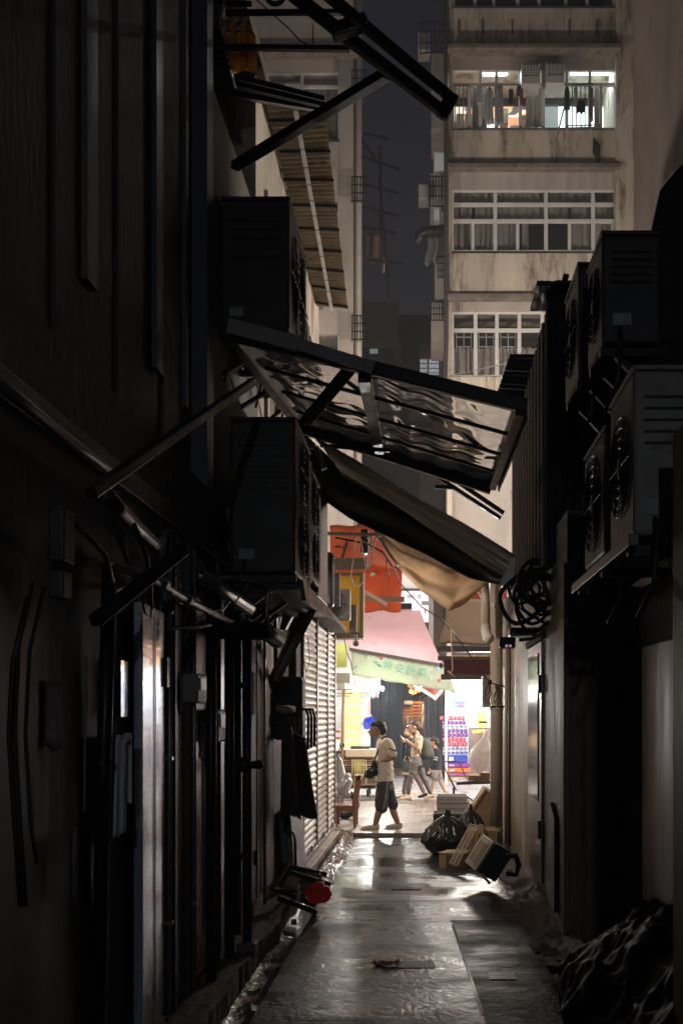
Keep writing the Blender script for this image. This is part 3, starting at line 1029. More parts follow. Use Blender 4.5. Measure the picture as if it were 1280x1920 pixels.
# laundry poles out over the gap
mb = MB()
for (x0, y0, x1, y1) in ((662, 247, 728, 260), (662, 286, 748, 318), (664, 340, 746, 362), (668, 385, 748, 405), (668, 425, 740, 436), (690, 488, 754, 494)):
    mb.tube([at(x0, y0, 25.0), at(x1, y1, 26.2)], 0.04)
for (x0, y0, x1, y1) in ((712, 275, 714, 430), (714, 360, 728, 560), (672, 252, 712, 310), (716, 400, 728, 520)):
    mb.tube([at(x0, y0, 25.5), at(x1, y1, 25.6)], 0.042)
single('laundry_pole_rack', 'rack of dark bare laundry poles jutting over the gap', 'drying rack', mb, M['black'], at(712, 400, 25.5))
for nm, lb, x, y, w_, h_, c_ in (('hanging_shirt', 'checked shirt hung under the dark laundry poles', 702, 468, 30, 58, (0.16, 0.10, 0.09)),
                                 ('hanging_towel', 'pale towel hung at the tip of the dark laundry poles', 720, 498, 12, 30, (0.35, 0.32, 0.30))):
    single(nm, lb, 'clothes', MB().sheet(lambda u, v: at(x - w_ / 2 + w_ * u, y - h_ / 2 + h_ * v * (0.9 + 0.1 * math.sin(u * 6)), 25.6 + 0.06 * math.sin(u * 9 + v)), 10, 10, 0.012),
           mat('cloth_' + nm + str(x), c_, 0.9, var=0.6, scale=14), at(x, y, 25.6), smooth=True)

# farther blocks closing the gap
t = thing('distant_building', 'far low building with a plain pale top and a small lit window', 'building', (-3, 45, 0))
a, b_ = at(640, 566, 45), at(746, 650, 45)
MB().box(a.x, b_.x, 45, 50, b_.z, a.z).build('upper_wall', mat('far_wall', (0.30, 0.25, 0.21), 0.9, var=0.15, scale=0.6), t)
MB().box(a.x, at(740, 0, 45).x, 45.1, 50, 0, b_.z).build('wall', mat('far_dark_wall', (0.05, 0.055, 0.065), 0.9), t)
a, b_ = at(693, 655, 45.1), at(708, 663, 45.1)
MB().box(a.x, b_.x, 45.04, 45.1, b_.z, a.z).build('window', emat('green_lit_window', (0.4, 0.55, 0.5), 0.16), t)
t = thing('distant_building', 'far dark flat roofed block in the gap under the caged windows', 'building', (-0.5, 52, 0))
a, b_ = at(746, 590, 52), at(850, 600, 52)
MB().box(a.x, b_.x, 52, 58, 18, a.z).build('upper_wall', mat('far_black_wall', (0.035, 0.032, 0.035), 0.9), t)
MB().box(a.x, b_.x, 52.2, 58, 0, 18).build('wall', mat('far_brown_wall', (0.16, 0.12, 0.115), 0.9, var=0.2), t)
t = thing('distant_building', 'far pale block with lit barred windows just above the clear canopy', 'building', (0, 38, 0))
a, b_ = at(786, 645, 38), at(838, 672, 38)
MB().box(a.x, b_.x, 38, 41, 0, a.z).build('wall', mat('far_pale_wall', (0.33, 0.28, 0.23), 0.9, var=0.15), t)
for (x0, x1) in ((787, 800), (804, 822)):
    a, b_ = at(x0, 676, 38), at(x1, 702, 38)
    o = MB().box(a.x, b_.x, 37.9, 38, b_.z, a.z).build('window', emat('cool_far_window', (0.5, 0.55, 0.6), 0.35), t)
    mb = MB()
    for k in range(5): mb.box(a.x + (b_.x - a.x) * k / 4 - 0.015, a.x + (b_.x - a.x) * k / 4 + 0.015, 37.86, 37.895, b_.z, a.z)
    for k in range(4): mb.box(a.x, b_.x, 37.83, 37.855, b_.z + (a.z - b_.z) * k / 3 - 0.015, b_.z + (a.z - b_.z) * k / 3 + 0.015)
    mb.build('window_bars', M['frame'], o)
# wire sagging below the third glazed floor
single('sagging_wire', 'thin pale wire sagging across the lowest glazed floor', 'cable',
       MB().tube([at(838, 705, 24.2), at(900, 692, 24.2), at(950, 681, 24.2), at(1010, 668, 24.2), at(1040, 662, 24.2)], 0.012, 5), M['dullmetal'], at(930, 685, 24.2))


# ------------------------------------------------------------------ overhead: canopies, awnings, arms
def bil(A, B, Cc, D):
    """bilinear patch, u from A to B, v from A to Cc"""
    return lambda u, v: (A * (1 - u) + B * u) * (1 - v) + (Cc * (1 - u) + D * u) * v


def poly_at(P, u):
    n = len(P) - 1
    i = min(n - 1, int(u * n))
    f_ = u * n - i
    f_ = f_ * f_ * (3 - 2 * f_) * 0.3 + f_ * 0.7
    return (P[i][0] + (P[i + 1][0] - P[i][0]) * f_, P[i][1] + (P[i + 1][1] - P[i][1]) * f_)


BROWNC = mat('brown_corrugated_plastic', (0.52, 0.45, 0.34), 0.55, var=0.35, scale=2.5, dirt=(0.16, 0.12, 0.08), dirt_amt=0.2, sub=0.45)
t = thing('corrugated_canopy', 'brown corrugated canopy with dark ribs and a white strip, high on the cream side wall', 'canopy', (-1.4, 11.5, 7.7))
pf = bil(at(500, 198, 9.5), at(607, 188, 9.5), at(592, 572, 14.1), at(652, 578, 14.1))
MB().sheet(lambda u, v: pf(u * (1 - 0.0) + (0.04 * nz3(v * 40, 0, 1) if u < 0.05 else 0), v) + V((0, 0, 0.016 * math.sin(v * 2 * math.pi * 52))), 4, 416, 0.006).build('sheet', BROWNC, t)
for k in range(9):
    v = 0.04 + k * 0.115
    MB().beam(pf(-0.02 + 0.06 * (k % 2), v) - V((0, 0, 0.04)), pf(1.02, v + 0.012) - V((0, 0, 0.04)), 0.022, 0.03).build('rib', mat('dark_batten', (0.04, 0.03, 0.022), 0.8), t)
mb = MB()
for k in range(14): mb.beam(pf(0.50, k / 14) - V((0, 0, 0.07)), pf(0.50, (k + 0.92) / 14) - V((0, 0, 0.07)), 0.045, 0.012)
mb.build('strip', mat('pale_strip', (0.75, 0.74, 0.72), 0.4, sub=0.3), t)
t = thing('lean_to_roof', 'small black corrugated lean-to roof under the yellow shirt', 'roof', at(500, 165, 8.8))
pf2 = bil(at(385, 125, 8.1), at(608, 183, 8.5), at(385, 178, 9.3), at(604, 203, 9.4))
MB().sheet(lambda u, v: pf2(u, v) + V((0, 0, 0.02 * math.sin(v * 2 * math.pi * 10))), 4, 80, 0.008).build('sheet', M['black'], t)
for v in (0.15, 0.6): MB().beam(pf2(0, v) - V((0, 0, 0.05)), pf2(1, v) - V((0, 0, 0.05)), 0.04, 0.05).build('rib', M['dullmetal'] if v > 0.5 else M['black'], t)

t = thing('awning_arm', 'long black steel arm slanting across the top of the sky, with a diagonal brace', 'metal arm', at(640, 60, 5.6))
a0, a1, b0, b1 = at(590, -30, 5.2), at(850, 188, 6.1), at(505, -45, 5.2), at(832, 212, 6.1)
MB().beam(a0, a1, 0.05, 0.055).build('rail', M['black'], t, bevel=0.008)
MB().beam(b0, b1, 0.05, 0.07).build('rail', M['black'], t, bevel=0.008)
for f_ in (0.33, 0.985): MB().beam(a0.lerp(a1, f_) + V((0.01, 0, 0.03)), b0.lerp(b1, f_) - V((0.01, 0, 0.04)), 0.07 if f_ < 0.9 else 0.05, 0.08).build('clamp', M['black'], t, bevel=0.01)
MB().beam(at(440, 312, 7.2), at(726, 138, 5.9), 0.07, 0.06).build('brace', M['black'], t, bevel=0.008)
MB().ring(at(516, -8, 5.2), 0.045, 0.014).build('hook', M['black'], t, smooth=True)
single('clothes_pole', 'upper black laundry pole at the top, holding hangers', 'pole', MB().beam(at(385, 24, 8), at(650, 23, 8), 0.035, 0.035).beam(at(648, 15, 8), at(648, 45, 8), 0.03, 0.03).beam(at(395, 6, 7.9), at(472, 7, 7.9), 0.03, 0.03), M['black'], at(500, 24, 8))
single('clothes_pole', 'lower black laundry pole crossing in front of the yellow shirt', 'pole', MB().beam(at(385, 88, 7.9), at(655, 92, 7.9), 0.038, 0.038), M['black'], at(500, 90, 7.9))
single('drooping_wire', 'thin wire drooping from the laundry poles across the corner tenement', 'wire',
       MB().tube([at(470, -10, 8), at(510, 25, 8), at(540, 52, 8), at(562, 76, 8), at(588, 89, 8)], 0.006, 5).tube([at(586, 45, 8), at(587, 100, 8)], 0.005, 5), M['cable'], at(540, 50, 8))
YS = mat('yellow_shirt_cloth', (0.75, 0.44, 0.08), 0.9, var=0.25, scale=5, sub=0.4)


def shirt(u, v):
    half = (16 + 14 * min(1, v * 5)) if v < 0.2 else 30 + 2 * v
    cut = 18 * max(0, 1 - abs(u - 0.5) * 5) * (1 - v) if v < 0.3 else 0
    return at(449 + (u - 0.5) * 2 * half, 44 + 92 * v + cut * (1 - v * 3 if v < 0.33 else 0) + 4 * math.sin(u * 7), 8.05 + 0.04 * math.sin(u * 17 + v) + 0.03 * nz3(u * 5, v * 5, 3))


single('yellow_shirt', 'yellow shirt drying on the black poles above the lean-to roof', 'shirt', MB().sheet(shirt, 24, 16, 0.01), YS, at(449, 90, 8.05), smooth=True)
single('clothes_hanger', 'dark hanger hooked on the upper pole above the yellow shirt', 'hanger', MB().tube([at(449, 20, 8.02), at(452, 32, 8.02), at(448, 42, 8.02), at(424, 58, 8.02), at(474, 58, 8.02), at(448, 42, 8.02)], 0.006, 6), M['black'], at(449, 40, 8.02))
single('white_garment', 'pale garment hanging at the left end of the upper laundry pole', 'clothes', MB().sheet(lambda u, v: at(401 + 22 * u * (1 - 0.3 * v), 5 + 52 * v + 6 * math.sin(u * 5), 7.95 + 0.05 * math.sin(u * 12 + v * 3)), 12, 8, 0.01), mat('pale_garment', (0.4, 0.38, 0.37), 0.9, sub=0.3), at(410, 30, 7.95), smooth=True)
mb = MB()
for k in range(6): mb.obox(at(392, 64 + k * 13, 7.8), V((0.10 + 0.015 * k, 0, -0.01)), V((0, 0.25, 0)), V((0, 0, 0.045)))
single('folded_cloth_stack', 'stack of dark folded cloths beside the yellow shirt', 'cloth stack', mb, M['blackplastic'], at(400, 100, 7.8), bevel=0.012)


def condenser(name, label, x0, x1, y0, y1, z0, z1, group=None, face='x', dark=True, bracket=True, fans=1):
    """outdoor condenser; its fan side looks along +x (face 'x') or -x ('-x') or towards -y ('-y')"""
    t = thing(name, label, 'air conditioner', ((x0 + x1) / 2, (y0 + y1) / 2, z0), group)
    MB().box(x0, x1, y0, y1, z0, z1).build('casing', M['acdark'] if dark else M['acshell'], t, bevel=0.02)
    for k in range(fans):
        zc = z0 + (z1 - z0) * (k + 0.5) / fans
        if face == '-y':
            c = V(((x0 + x1) / 2, y0 - 0.01, zc))
            r = min(x1 - x0, (z1 - z0) / fans) * 0.42
            ax = 'y'
        else:
            c = V((x1 + 0.01 if face == 'x' else x0 - 0.01, (y0 + y1) / 2, zc))
            r = min(y1 - y0, (z1 - z0) / fans) * 0.42
            ax = 'x'
        g = MB()
        for q in range(1, 6): g.ring(c, r * q / 5, 0.006, ax, 24, 4)
        g.ball(c, 0.05 if ax == 'y' else 0.012, 0.012 if ax == 'y' else 0.05, 0.05)
        for q in range(6):
            an = q * math.pi / 3
            d = V((math.cos(an), 0, math.sin(an))) if ax == 'y' else V((0, math.cos(an), math.sin(an)))
            g.tube([c, c + d * r], 0.006, 4)
        g.build('fan_grille', mat('brown_grille', (0.14, 0.11, 0.095), 0.5) if face == '-y' else M['acdark'], t)
    if face != '-y':                                  # lid, louvres, rating plate and the pair of pipes
        MB().box(x0 - 0.008, x1 + 0.008, y0 - 0.008, y1 + 0.008, z1, z1 + 0.025).build('lid', M['acshell'] if not dark else M['dullmetal'] if z1 < 3.5 else M['acdark'], t, bevel=0.008)
        g = MB()
        for q in range(5): g.box(x0 + 0.05, x1 - 0.05, y0 - 0.006, y0 - 0.001, z0 + (z1 - z0) * (0.55 + 0.07 * q), z0 + (z1 - z0) * (0.55 + 0.07 * q) + 0.012)
        g.build('louvre', M['black'], t)
        MB().box(x0 + 0.06, x0 + 0.17, y0 - 0.007, y0 - 0.001, z0 + 0.10, z0 + 0.17).build('rating_plate', mat('worn_plate_label', (0.4, 0.4, 0.38), 0.5, var=0.4, scale=20), t)
        MB().tube([(x0 + 0.10, y0 - 0.01, z0 + 0.08), (x0 + 0.10, y0 - 0.07, z0 + 0.02), (x0 + 0.08, y0 - 0.07, z0 - 0.25), (x0 + 0.02, y0 + 0.0, z0 - 0.4)], 0.012, 8).build('pipe', M['cable'], t, smooth=True)
    # finned coil on the side towards the alley's mouth
    if face == 'x':
        g = MB()
        n = int((z1 - z0) / 0.03)
        xe = x1 if face == 'x' else x0
        for q in range(n):
            z = z0 + 0.06 + (z1 - z0 - 0.12) * q / n
            g.box(xe - 0.03, xe + 0.012, y1 - 0.15, y1 + 0.012, z, z + 0.01)
        g.build('coil', M['coil'], t)
    if bracket:
        xw = x0 - 0.06 if face == 'x' else x1 + 0.06
        for y in (y0 + 0.08, y1 - 0.08):
            g = MB()
            g.beam((xw, y, z0 - 0.03), (x1 if face == 'x' else x0, y, z0 - 0.03), 0.04, 0.05)
            g.beam((xw, y, z0 - 0.35), (x1 - 0.1 if face == 'x' else x0 + 0.1, y, z0 - 0.05), 0.035, 0.035)
            g.build('bracket', M['black'], t)
    return t


condenser('outdoor_condenser', 'large dark condenser high above the clear canopy, biggest of its row', -1.58, -1.06, 7.4, 8.35, 4.72, 5.72)
condenser('outdoor_condenser', 'narrow dark condenser just behind the largest one above the clear canopy', -1.58, -1.19, 8.75, 9.6, 4.95, 5.7)
condenser('outdoor_condenser', 'smallest condenser farthest along the row above the clear canopy', -1.56, -1.24, 10.2, 10.9, 5.3, 5.75)
condenser('outdoor_condenser', 'tall dark condenser with a glinting coil below the clear canopy', -1.40, -0.94, 6.85, 7.75, 2.76, 3.85, fans=2)
condenser('outdoor_condenser', 'second tall condenser close behind the one with the glinting coil', -1.40, -0.97, 7.95, 8.7, 2.9, 3.8, fans=2)
t = thing('drip_tray', 'black steel drip tray and lip under the tall dark condenser', 'tray', (-1.15, 7.7, 2.66))
MB().box(-1.42, -0.90, 6.8, 8.75, 2.64, 2.68).build('pan', M['black'], t, bevel=0.006)
MB().prism([(-0.90, 6.75, 2.70), (-0.90, 8.75, 2.70), (-0.88, 8.75, 2.62), (-0.88, 6.75, 2.55)], (0.03, 0, 0.0)).build('lip', M['black'], t)
# tall flat box beside the condensers
t = thing('duct_box', 'flat black duct box standing upright beside the tall condensers', 'duct', (-1.1, 9.3, 2.9))
MB().box(-1.45, -1.02, 9.0, 9.9, 2.85, 3.95).build('body', M['blackplastic'], t, bevel=0.02)
MB().beam(at(556, 835, 8.9), at(592, 838, 8.9), 0.05, 0.04).beam(at(592, 838, 8.9), at(608, 880, 8.9), 0.05, 0.05).build('bracket', M['dullmetal'], t)

# clear canopy across the alley
NL, NR, FL, FR = at(432, 622, 6.5), at(975, 762, 6.5), at(560, 792, 9.0), at(922, 908, 9.0)
pc = bil(NL, NR, FL, FR)
t = thing('clear_canopy', 'clear wavy plastic canopy in a black frame, tilted across the alley', 'canopy', (-0.4, 7.7, 4.0))
CLR = clear_sheet()
MB().sheet(lambda u, v: pc(0.0 + u, v) + V((0, 0, 0.012 * math.sin(u * 40) + 0.02 * nz3(u * 4, v * 3, 2))), 60, 30).build('sheet', CLR, t, smooth=True)
g = MB().beam(NL - V((0.05, 0, 0)), NR + V((0.04, 0, 0)), 0.06, 0.095).beam(FL - V((0, 0, 0.02)), FR - V((0, 0, 0.02)), 0.07, 0.15)
g.beam(NR, FR, 0.07, 0.12).beam(NL, FL, 0.07, 0.12)
g.build('frame', M['black'], t, bevel=0.008)
g = MB()
for v in (0.25, 0.5, 0.75): g.beam(pc(0.05, v) - V((0, 0, 0.03)), pc(0.99, v) - V((0, 0, 0.03)), 0.022, 0.025)
g.build('glazing_bar', M['black'], t)
MB().beam(pc(0.46, 0.02) - V((0, 0, 0.06)), pc(0.425, 0.93) - V((0, 0, 0.06)), 0.09, 0.07).build('rafter', M['black'], t, bevel=0.006)
MB().beam(at(672, 672, 6.6), at(572, 792, 7.0), 0.075, 0.06).build('strut', M['black'], t, bevel=0.006)
MB().beam(at(428, 612, 6.42), at(560, 646, 6.42), 0.05, 0.10).beam(at(560, 646, 6.42), at(700, 690, 6.42), 0.02, 0.08).build('flashing', mat('grey_flashing', (0.30, 0.29, 0.28), 0.5, var=0.2), t)
MB().beam(NR + V((0.06, 0.05, 0)), FR + V((0.06, 0, 0)), 0.015, 0.14).build('edge_plate', M['dullmetal'], t)

# black retractable awning and its grey flap
nl, nr, fl, fr = at(590, 818, 8.4), at(966, 1042, 8.4), at(640, 885, 9.3), at(946, 1080, 9.3)
pa = bil(nl, nr, fl, fr)
BF = mat('black_tarpaulin', (0.006, 0.006, 0.007), 0.8, var=0.3, spec=0.15, bump=0.15, bscale=8)
t = thing('black_awning', 'drooping awning of grey cloth with a long black flap, below the clear canopy', 'awning', (-0.2, 9.6, 3.7))
MB().sheet(lambda u, v: pa(u, v) + V((0, 0, 0.012 * math.sin(u * math.pi) - 0.006 * math.sin(u * 5 + v * 16) - 0.02 * nz3(u * 3, v * 6, 4))), 60, 24, 0.006).build('canopy', mat('grey_awning_cloth', (0.72, 0.70, 0.66), 0.8, var=0.35, scale=2.4, bump=0.2, bscale=5, sub=0.4), t, smooth=True)
TT = [(552, 795), (640, 878), (738, 932), (850, 1012), (948, 1084), (962, 1090)]
TB = [(590, 925), (655, 972), (720, 1003), (800, 1040), (880, 1084), (945, 1098)]


def flap(u, v):
    a, b_ = poly_at(TT, u), poly_at(TB, u)
    return at(a[0] + (b_[0] - a[0]) * v, a[1] + (b_[1] - a[1]) * v, 9.36 + 0.5 * v + 0.04 * math.sin(v * 8 + u * 4) + 0.03 * nz3(u * 6, v * 3, 7))


MB().sheet(flap, 48, 14, 0.006).build('flap', BF, t, smooth=True)
MB().tube([at(640, 885, 9.32), at(738, 938, 9.32), at(956, 1088, 9.32)], 0.03, 10).build('front_bar', M['black'], t, smooth=True)
MB().beam(at(600, 835, 8.45), at(730, 845, 8.5), 0.03, 0.03).build('rail', M['black'], t)
MB().prism([at(968, 1030, 8.45), at(940, 1085, 8.45), at(935, 1100, 8.45), at(962, 1092, 8.45)], (0.0, 0.02, 0)).build('end_bracket', M['dullmetal'], t)
t = thing('wall_brace', 'pair of black steel bars bracing the clear canopy to the plaster building', 'metal brace', at(880, 930, 10.5))
MB().beam(at(818, 893, 10.5), at(938, 972, 10.5), 0.05, 0.04).build('bar', M['black'], t)
MB().beam(at(842, 893, 10.4), at(944, 962, 10.4), 0.045, 0.04).build('bar', M['black'], t)
MB().beam(at(815, 913, 10.5), at(850, 914, 10.5), 0.04, 0.04).build('cross_bar', M['black'], t)

# tan tarp
TAN = mat('tan_canvas', (0.62, 0.46, 0.30), 0.75, var=0.25, scale=3, dirt=(0.32, 0.20, 0.11), dirt_amt=0.2, bump=0.2, bscale=6, sub=0.55)


def tarp(u, v):
    T = poly_at([(716, 1000), (760, 1018), (820, 1046), (880, 1070), (938, 1068)], u)
    B = poly_at([(722, 1018), (752, 1070), (790, 1108), (842, 1145), (868, 1135)], u)
    x = T[0] + (B[0] - T[0]) * v
    y = T[1] + (B[1] - T[1]) * v
    return at(x, y, 11.6 + 0.10 * math.sin(v * 9 + u * 5) * math.sin(u * 3) + 0.06 * nz3(u * 6, v * 3, 2) - 0.25 * math.sin(v * 3.1) * 0.6)


single('tan_tarpaulin', 'tan canvas tarpaulin sagging behind the black awning, lit from the street', 'tarpaulin', MB().sheet(tarp, 40, 24, 0.006), TAN, at(800, 1070, 11.6), smooth=True)

# ------------------------------------------------------------------ pipes, struts and cables along the dark wall
PIPE = M['galv']
single('wall_pipe', 'dull steel pipe running high along the dark wall above the duct cluster', 'pipe', MB().tube([at(-90, 650, 2.75), at(60, 768, 3.3), at(135, 830, 3.7), at(218, 890, 4.15)], 0.022, 12), M['dullmetal'], at(135, 830, 3.7), smooth=True)
single('conduit_pipe', 'silver conduit with couplings running above the white steel door', 'pipe',
       MB().tube([at(208, 1058, 4.2), at(285, 1085, 4.7), at(350, 1125, 5.4), at(440, 1172, 6.6)], 0.022, 10).tube([at(345, 1121, 5.35), at(355, 1127, 5.47)], 0.032, 10).tube([at(300, 1090, 4.82), at(309, 1096, 4.92)], 0.032, 10), PIPE, at(320, 1100, 5.0), smooth=True)
single('conduit_pipe', 'thicker silver pipe end beside the black valve pipe', 'pipe', MB().tube([at(372, 1078, 5.9), at(412, 1105, 6.3), at(466, 1140, 6.9)], 0.05, 12), PIPE, at(412, 1105, 6.3), smooth=True)
single('black_pipe', 'thick black pipe running level above the black valve pipe', 'pipe', MB().tube([at(410, 1180, 6.4), at(500, 1184, 6.9), at(520, 1200, 7.1)], 0.065, 12), M['blackplastic'], at(460, 1182, 6.7), smooth=True)
mb = MB()
mb.tube([at(200, 930, 4.0), at(225, 958, 4.2), at(255, 990, 4.5), at(290, 1022, 4.9)], 0.035, 10)
for k in range(12):
    p = at(202 + k * 7.5, 932 + k * 7.8, 4.02 + k * 0.078)
    mb.ball(p, 0.042, 0.02, 0.042, 1)
single('flexible_duct', 'ribbed shiny flexible duct glinting above the silver conduit', 'duct', mb, PIPE, at(245, 975, 4.4), smooth=True)
single('steel_strut', 'thick black strut slanting above the white steel door', 'strut', MB().beam(at(178, 1165, 3.9), at(345, 1030, 4.6), 0.05, 0.05), M['black'], at(260, 1100, 4.3), bevel=0.006)
single('steel_strut', 'long dark strut slanting up the wall over the flexible duct', 'strut', MB().beam(at(170, 925, 3.7), at(475, 715, 6.2), 0.045, 0.045), M['black'], at(320, 820, 5), bevel=0.006)
mb = MB()
mb.tube([at(415, 1108, 6.2), at(440, 1130, 6.4), at(468, 1096, 6.6), at(486, 1112, 6.7), at(497, 1108, 6.7)], 0.006, 6)
mb.tube([at(400, 1085, 6.3), at(450, 1082, 6.5), at(490, 1090, 6.7), at(508, 1100, 6.8), at(502, 1115, 6.8), at(500, 1150, 6.8), at(506, 1185, 6.8)], 0.016, 8)
single('grey_hose', 'loose grey hoses looping under the drip tray', 'hose', mb, M['dullmetal'], at(470, 1110, 6.6), smooth=True)
mb = MB()
mb.tube([at(250, 1090, 4.5), at(268, 1130, 4.5), at(272, 1150, 4.5), at(282, 1158, 4.5), at(285, 1140, 4.5), at(270, 1110, 4.5), at(255, 1085, 4.5)], 0.005, 6)
mb.tube([at(222, 1010, 4.3), at(242, 1060, 4.4), at(262, 1110, 4.5)], 0.007, 6)
single('black_cable', 'thin black cable looped over the top of the white steel door', 'cable', mb, M['cable'], at(265, 1110, 4.5))
mb = MB()
for k, (px, y0, y1, r) in enumerate(((18, 1180, 1950, 0.010), (28, 1150, 1950, 0.007), (48, 1160, 1620, 0.007))):
    mb.tube([at(px + 35, y0 - 60, 3.2), at(px + 8, y0 + 60, 3.2), at(px, 1380, 3.2), at(px + 12, 1560, 3.2), at(px + 22, min(y1, 1700), 3.2)], r, 8)
single('cable_bundle', 'bundle of dark cables dropping down the wall nearest the camera', 'cable', mb, M['cable'], at(30, 1400, 3.2), smooth=True)
t = thing('wall_lantern', 'dim grey box lamp, unlit, on the wall above the cable bundle', 'lamp', at(104, 1060, 3.5))
mb = MB()
px_box(mb, 90, 120, 950, 1052, 3.5, 3.62)
mb.build('casing', M['acdark'], t, bevel=0.01)
mb = MB()
px_box(mb, 89, 118, 1068, 1120, 3.5, 3.6)
mb.build('shade', M['acdark'], t, bevel=0.01)
t = thing('downpipe', 'stout black downpipe left of the hanging white cloth', 'pipe', (-1.40, 4.18, 0))
MB().tube([at(206, 1060, 4.18), at(196, 1400, 4.18), at(182, 1990, 4.18)], 0.032, 12).build('pipe', M['black'], t, smooth=True)
MB().tube([at(193, 1424, 4.18), at(193, 1434, 4.18)], 0.045, 12).build('collar', M['black'], t)
mb = MB()
mb.tube([at(161, 1230, 3.9), at(159, 1520, 3.9)], 0.006, 6)
mb.tube([at(142, 1550, 3.85), at(140, 1680, 3.85)], 0.012, 6)
single('thin_wire', 'thin glinting wire hanging straight down the dark panel', 'wire', mb, M['dullmetal'], at(160, 1400, 3.9))
CLT = mat('greyish_cloth', (0.70, 0.69, 0.68), 0.85, var=0.2, scale=5, streak=0.8)


def hcloth(u, v):
    xr = 236 if v > 0.02 else 247
    lo = 1588 - 22 * u - 8 * abs(math.sin(u * 9))
    return at(198 + (xr - 198) * u - 6 * v * (1 - u), 1378 + (lo - 1378) * v, 4.30 + 0.02 * math.sin(u * 20 + v) + 0.02 * nz3(u * 4, v * 2, 6))


t = thing('hanging_cloth', 'off white cloth with a paper notice hanging beside the white steel door', 'cloth', at(220, 1378, 4.3))
MB().sheet(hcloth, 24, 12, 0.006).build('cloth', CLT, t, smooth=True)
MB().sheet(lambda u, v: at(233 + 15 * u, 1374 + (128 + 5 * u) * v, 4.36 + 0.005 * math.sin(v * 6)), 4, 8, 0.004).build('paper', mat('paper_notice', (0.62, 0.61, 0.60), 0.8, var=0.1), t)
t = thing('valve_pipe', 'black standpipe with a valve rising from the kerb in front of narrow doors', 'pipe', (-1.29, 6.9, 0.05))
MB().tube([(-1.29, 6.9, 0.04), (-1.29, 6.9, 2.42)], 0.033, 12).build('pipe', M['black'], t, smooth=True)
MB().tube([at(458, 1420, 6.9), at(458, 1448, 6.9)], 0.055, 12).tube([at(458, 1434, 6.9), at(486, 1434, 6.9)], 0.03, 10).ball(at(486, 1434, 6.9), 0.035).build('valve', M['black'], t, smooth=True)
for y in (1280, 1600): MB().tube([at(458, y, 6.9), at(458, y + 10, 6.9)], 0.042, 12).build('collar', M['black'], t)
MB().box(-1.36, -1.22, 6.84, 6.96, 0.03, 0.12).build('base', M['concrete'], t, bevel=0.01)
for i, px in enumerate((396, 430)):
    Y = 1.38 * F / (800 - px)
    single('black_riser', ('black riser pipe standing behind the white steel door' if i == 0 else 'black riser pipe just before the narrow doors'), 'pipe', MB().tube([(-1.38, Y, 0.05), (-1.38, Y, 2.75)], 0.035, 12), M['black'], (-1.38, Y, 0.05), smooth=True)

# small fittings, papers and wires that crowd the dark wall
for i, (px, y0, y1, lb) in enumerate(((352, 1262, 1318, 'grey meter box on the dark panels, higher one'), (392, 1330, 1392, 'grey meter box on the dark panels, lower one with a pipe'))):
    Y = 1.42 * F / (800 - px)
    t = thing('meter_box', lb, 'meter box', at(px, y1, Y))
    za, zb = at(px, y1, Y).z, at(px, y0, Y).z
    MB().box(-1.46, -1.36, Y, Y + 0.24, za, zb).build('casing', M['acshell'], t, bevel=0.012)
    MB().box(-1.362, -1.352, Y + 0.05, Y + 0.19, za + (zb - za) * 0.45, zb - 0.03).build('dial', M['dullmetal'], t)
    MB().tube([(-1.41, Y + 0.12, za), (-1.41, Y + 0.12, 0.3 if i else za - 0.6)], 0.012, 8).build('conduit', M['dullmetal'], t, smooth=True)
for i, (Y, z, h_, c_, lb) in enumerate(((5.62, 1.75, 0.22, (0.5, 0.49, 0.46), 'small pasted white notice on the dark panel past the steel door'), (6.15, 1.45, 0.30, (0.45, 0.40, 0.34), 'torn buff notice pasted low on the dark panel'),
                                        (3.62, 1.62, 0.26, (0.34, 0.33, 0.34), 'dim pasted sheet on the wall panel closest to the camera'), (9.55, 1.9, 0.28, (0.42, 0.38, 0.34), 'faded notice pasted on the wall near the black hanging box'))):
    mb = MB().sheet(lambda u, v: V((-1.447 + 0.006 * abs(nz3(u * 4, v * 4, i)), Y + 0.2 * u, z + h_ * (v + 0.06 * math.sin(u * 7) * (1 - v)))), 8, 8, 0.002)
    single('pasted_notice', lb, 'notice', mb, mat('notice_%d' % i, c_, 0.7, var=0.3, scale=14), (-1.44, Y, z), smooth=True)
rr = random.Random(21)
WIRES = ['thin cable slung above the steel door and conduit', 'thin cable sagging below the silver conduit', 'looped cable between the black riser pipes', 'slack cable running toward the grey hoses', 'cable drooping under the flexible duct']
for k in range(5):
    ya, yb = 3.6 + k * 0.75, 5.2 + k * 0.85
    za, zb = 2.62 + rr.uniform(-0.15, 0.2), 2.5 + rr.uniform(-0.2, 0.25)
    pts = [V((-1.38 + 0.06 * math.sin(q * 0.9 + k), ya + (yb - ya) * q / 9, za + (zb - za) * q / 9 - 0.28 * math.sin(q / 9 * math.pi) * rr.uniform(0.7, 1.0))) for q in range(10)]
    single('slung_cable', WIRES[k], 'cable', MB().tube(pts, rr.choice((0.006, 0.009, 0.012)), 6), M['cable'] if k % 2 else M['dullmetal'], pts[0], smooth=True)
for k, (Y, lb) in enumerate(((5.05, 'slim dull pipe clipped up the frame of the white steel door'), (5.82, 'slim dull pipe between two dark panels'), (8.35, 'slim dull pipe beside the narrow doors'))):
    t = thing('slim_pipe', lb, 'pipe', (-1.41, Y, 0.1))
    MB().tube([(-1.41, Y + (0.22 if k == 0 else 0), 0.1), (-1.41, Y + (0.22 if k == 0 else 0), 2.75)], 0.014, 8).build('pipe', M['dullmetal'], t, smooth=True)
    for z in (0.6, 1.5, 2.3): MB().box(-1.45, -1.392, Y + (0.22 if k == 0 else 0) - 0.02, Y + (0.22 if k == 0 else 0) + 0.02, z, z + 0.02).build('clip', M['galv'], t)

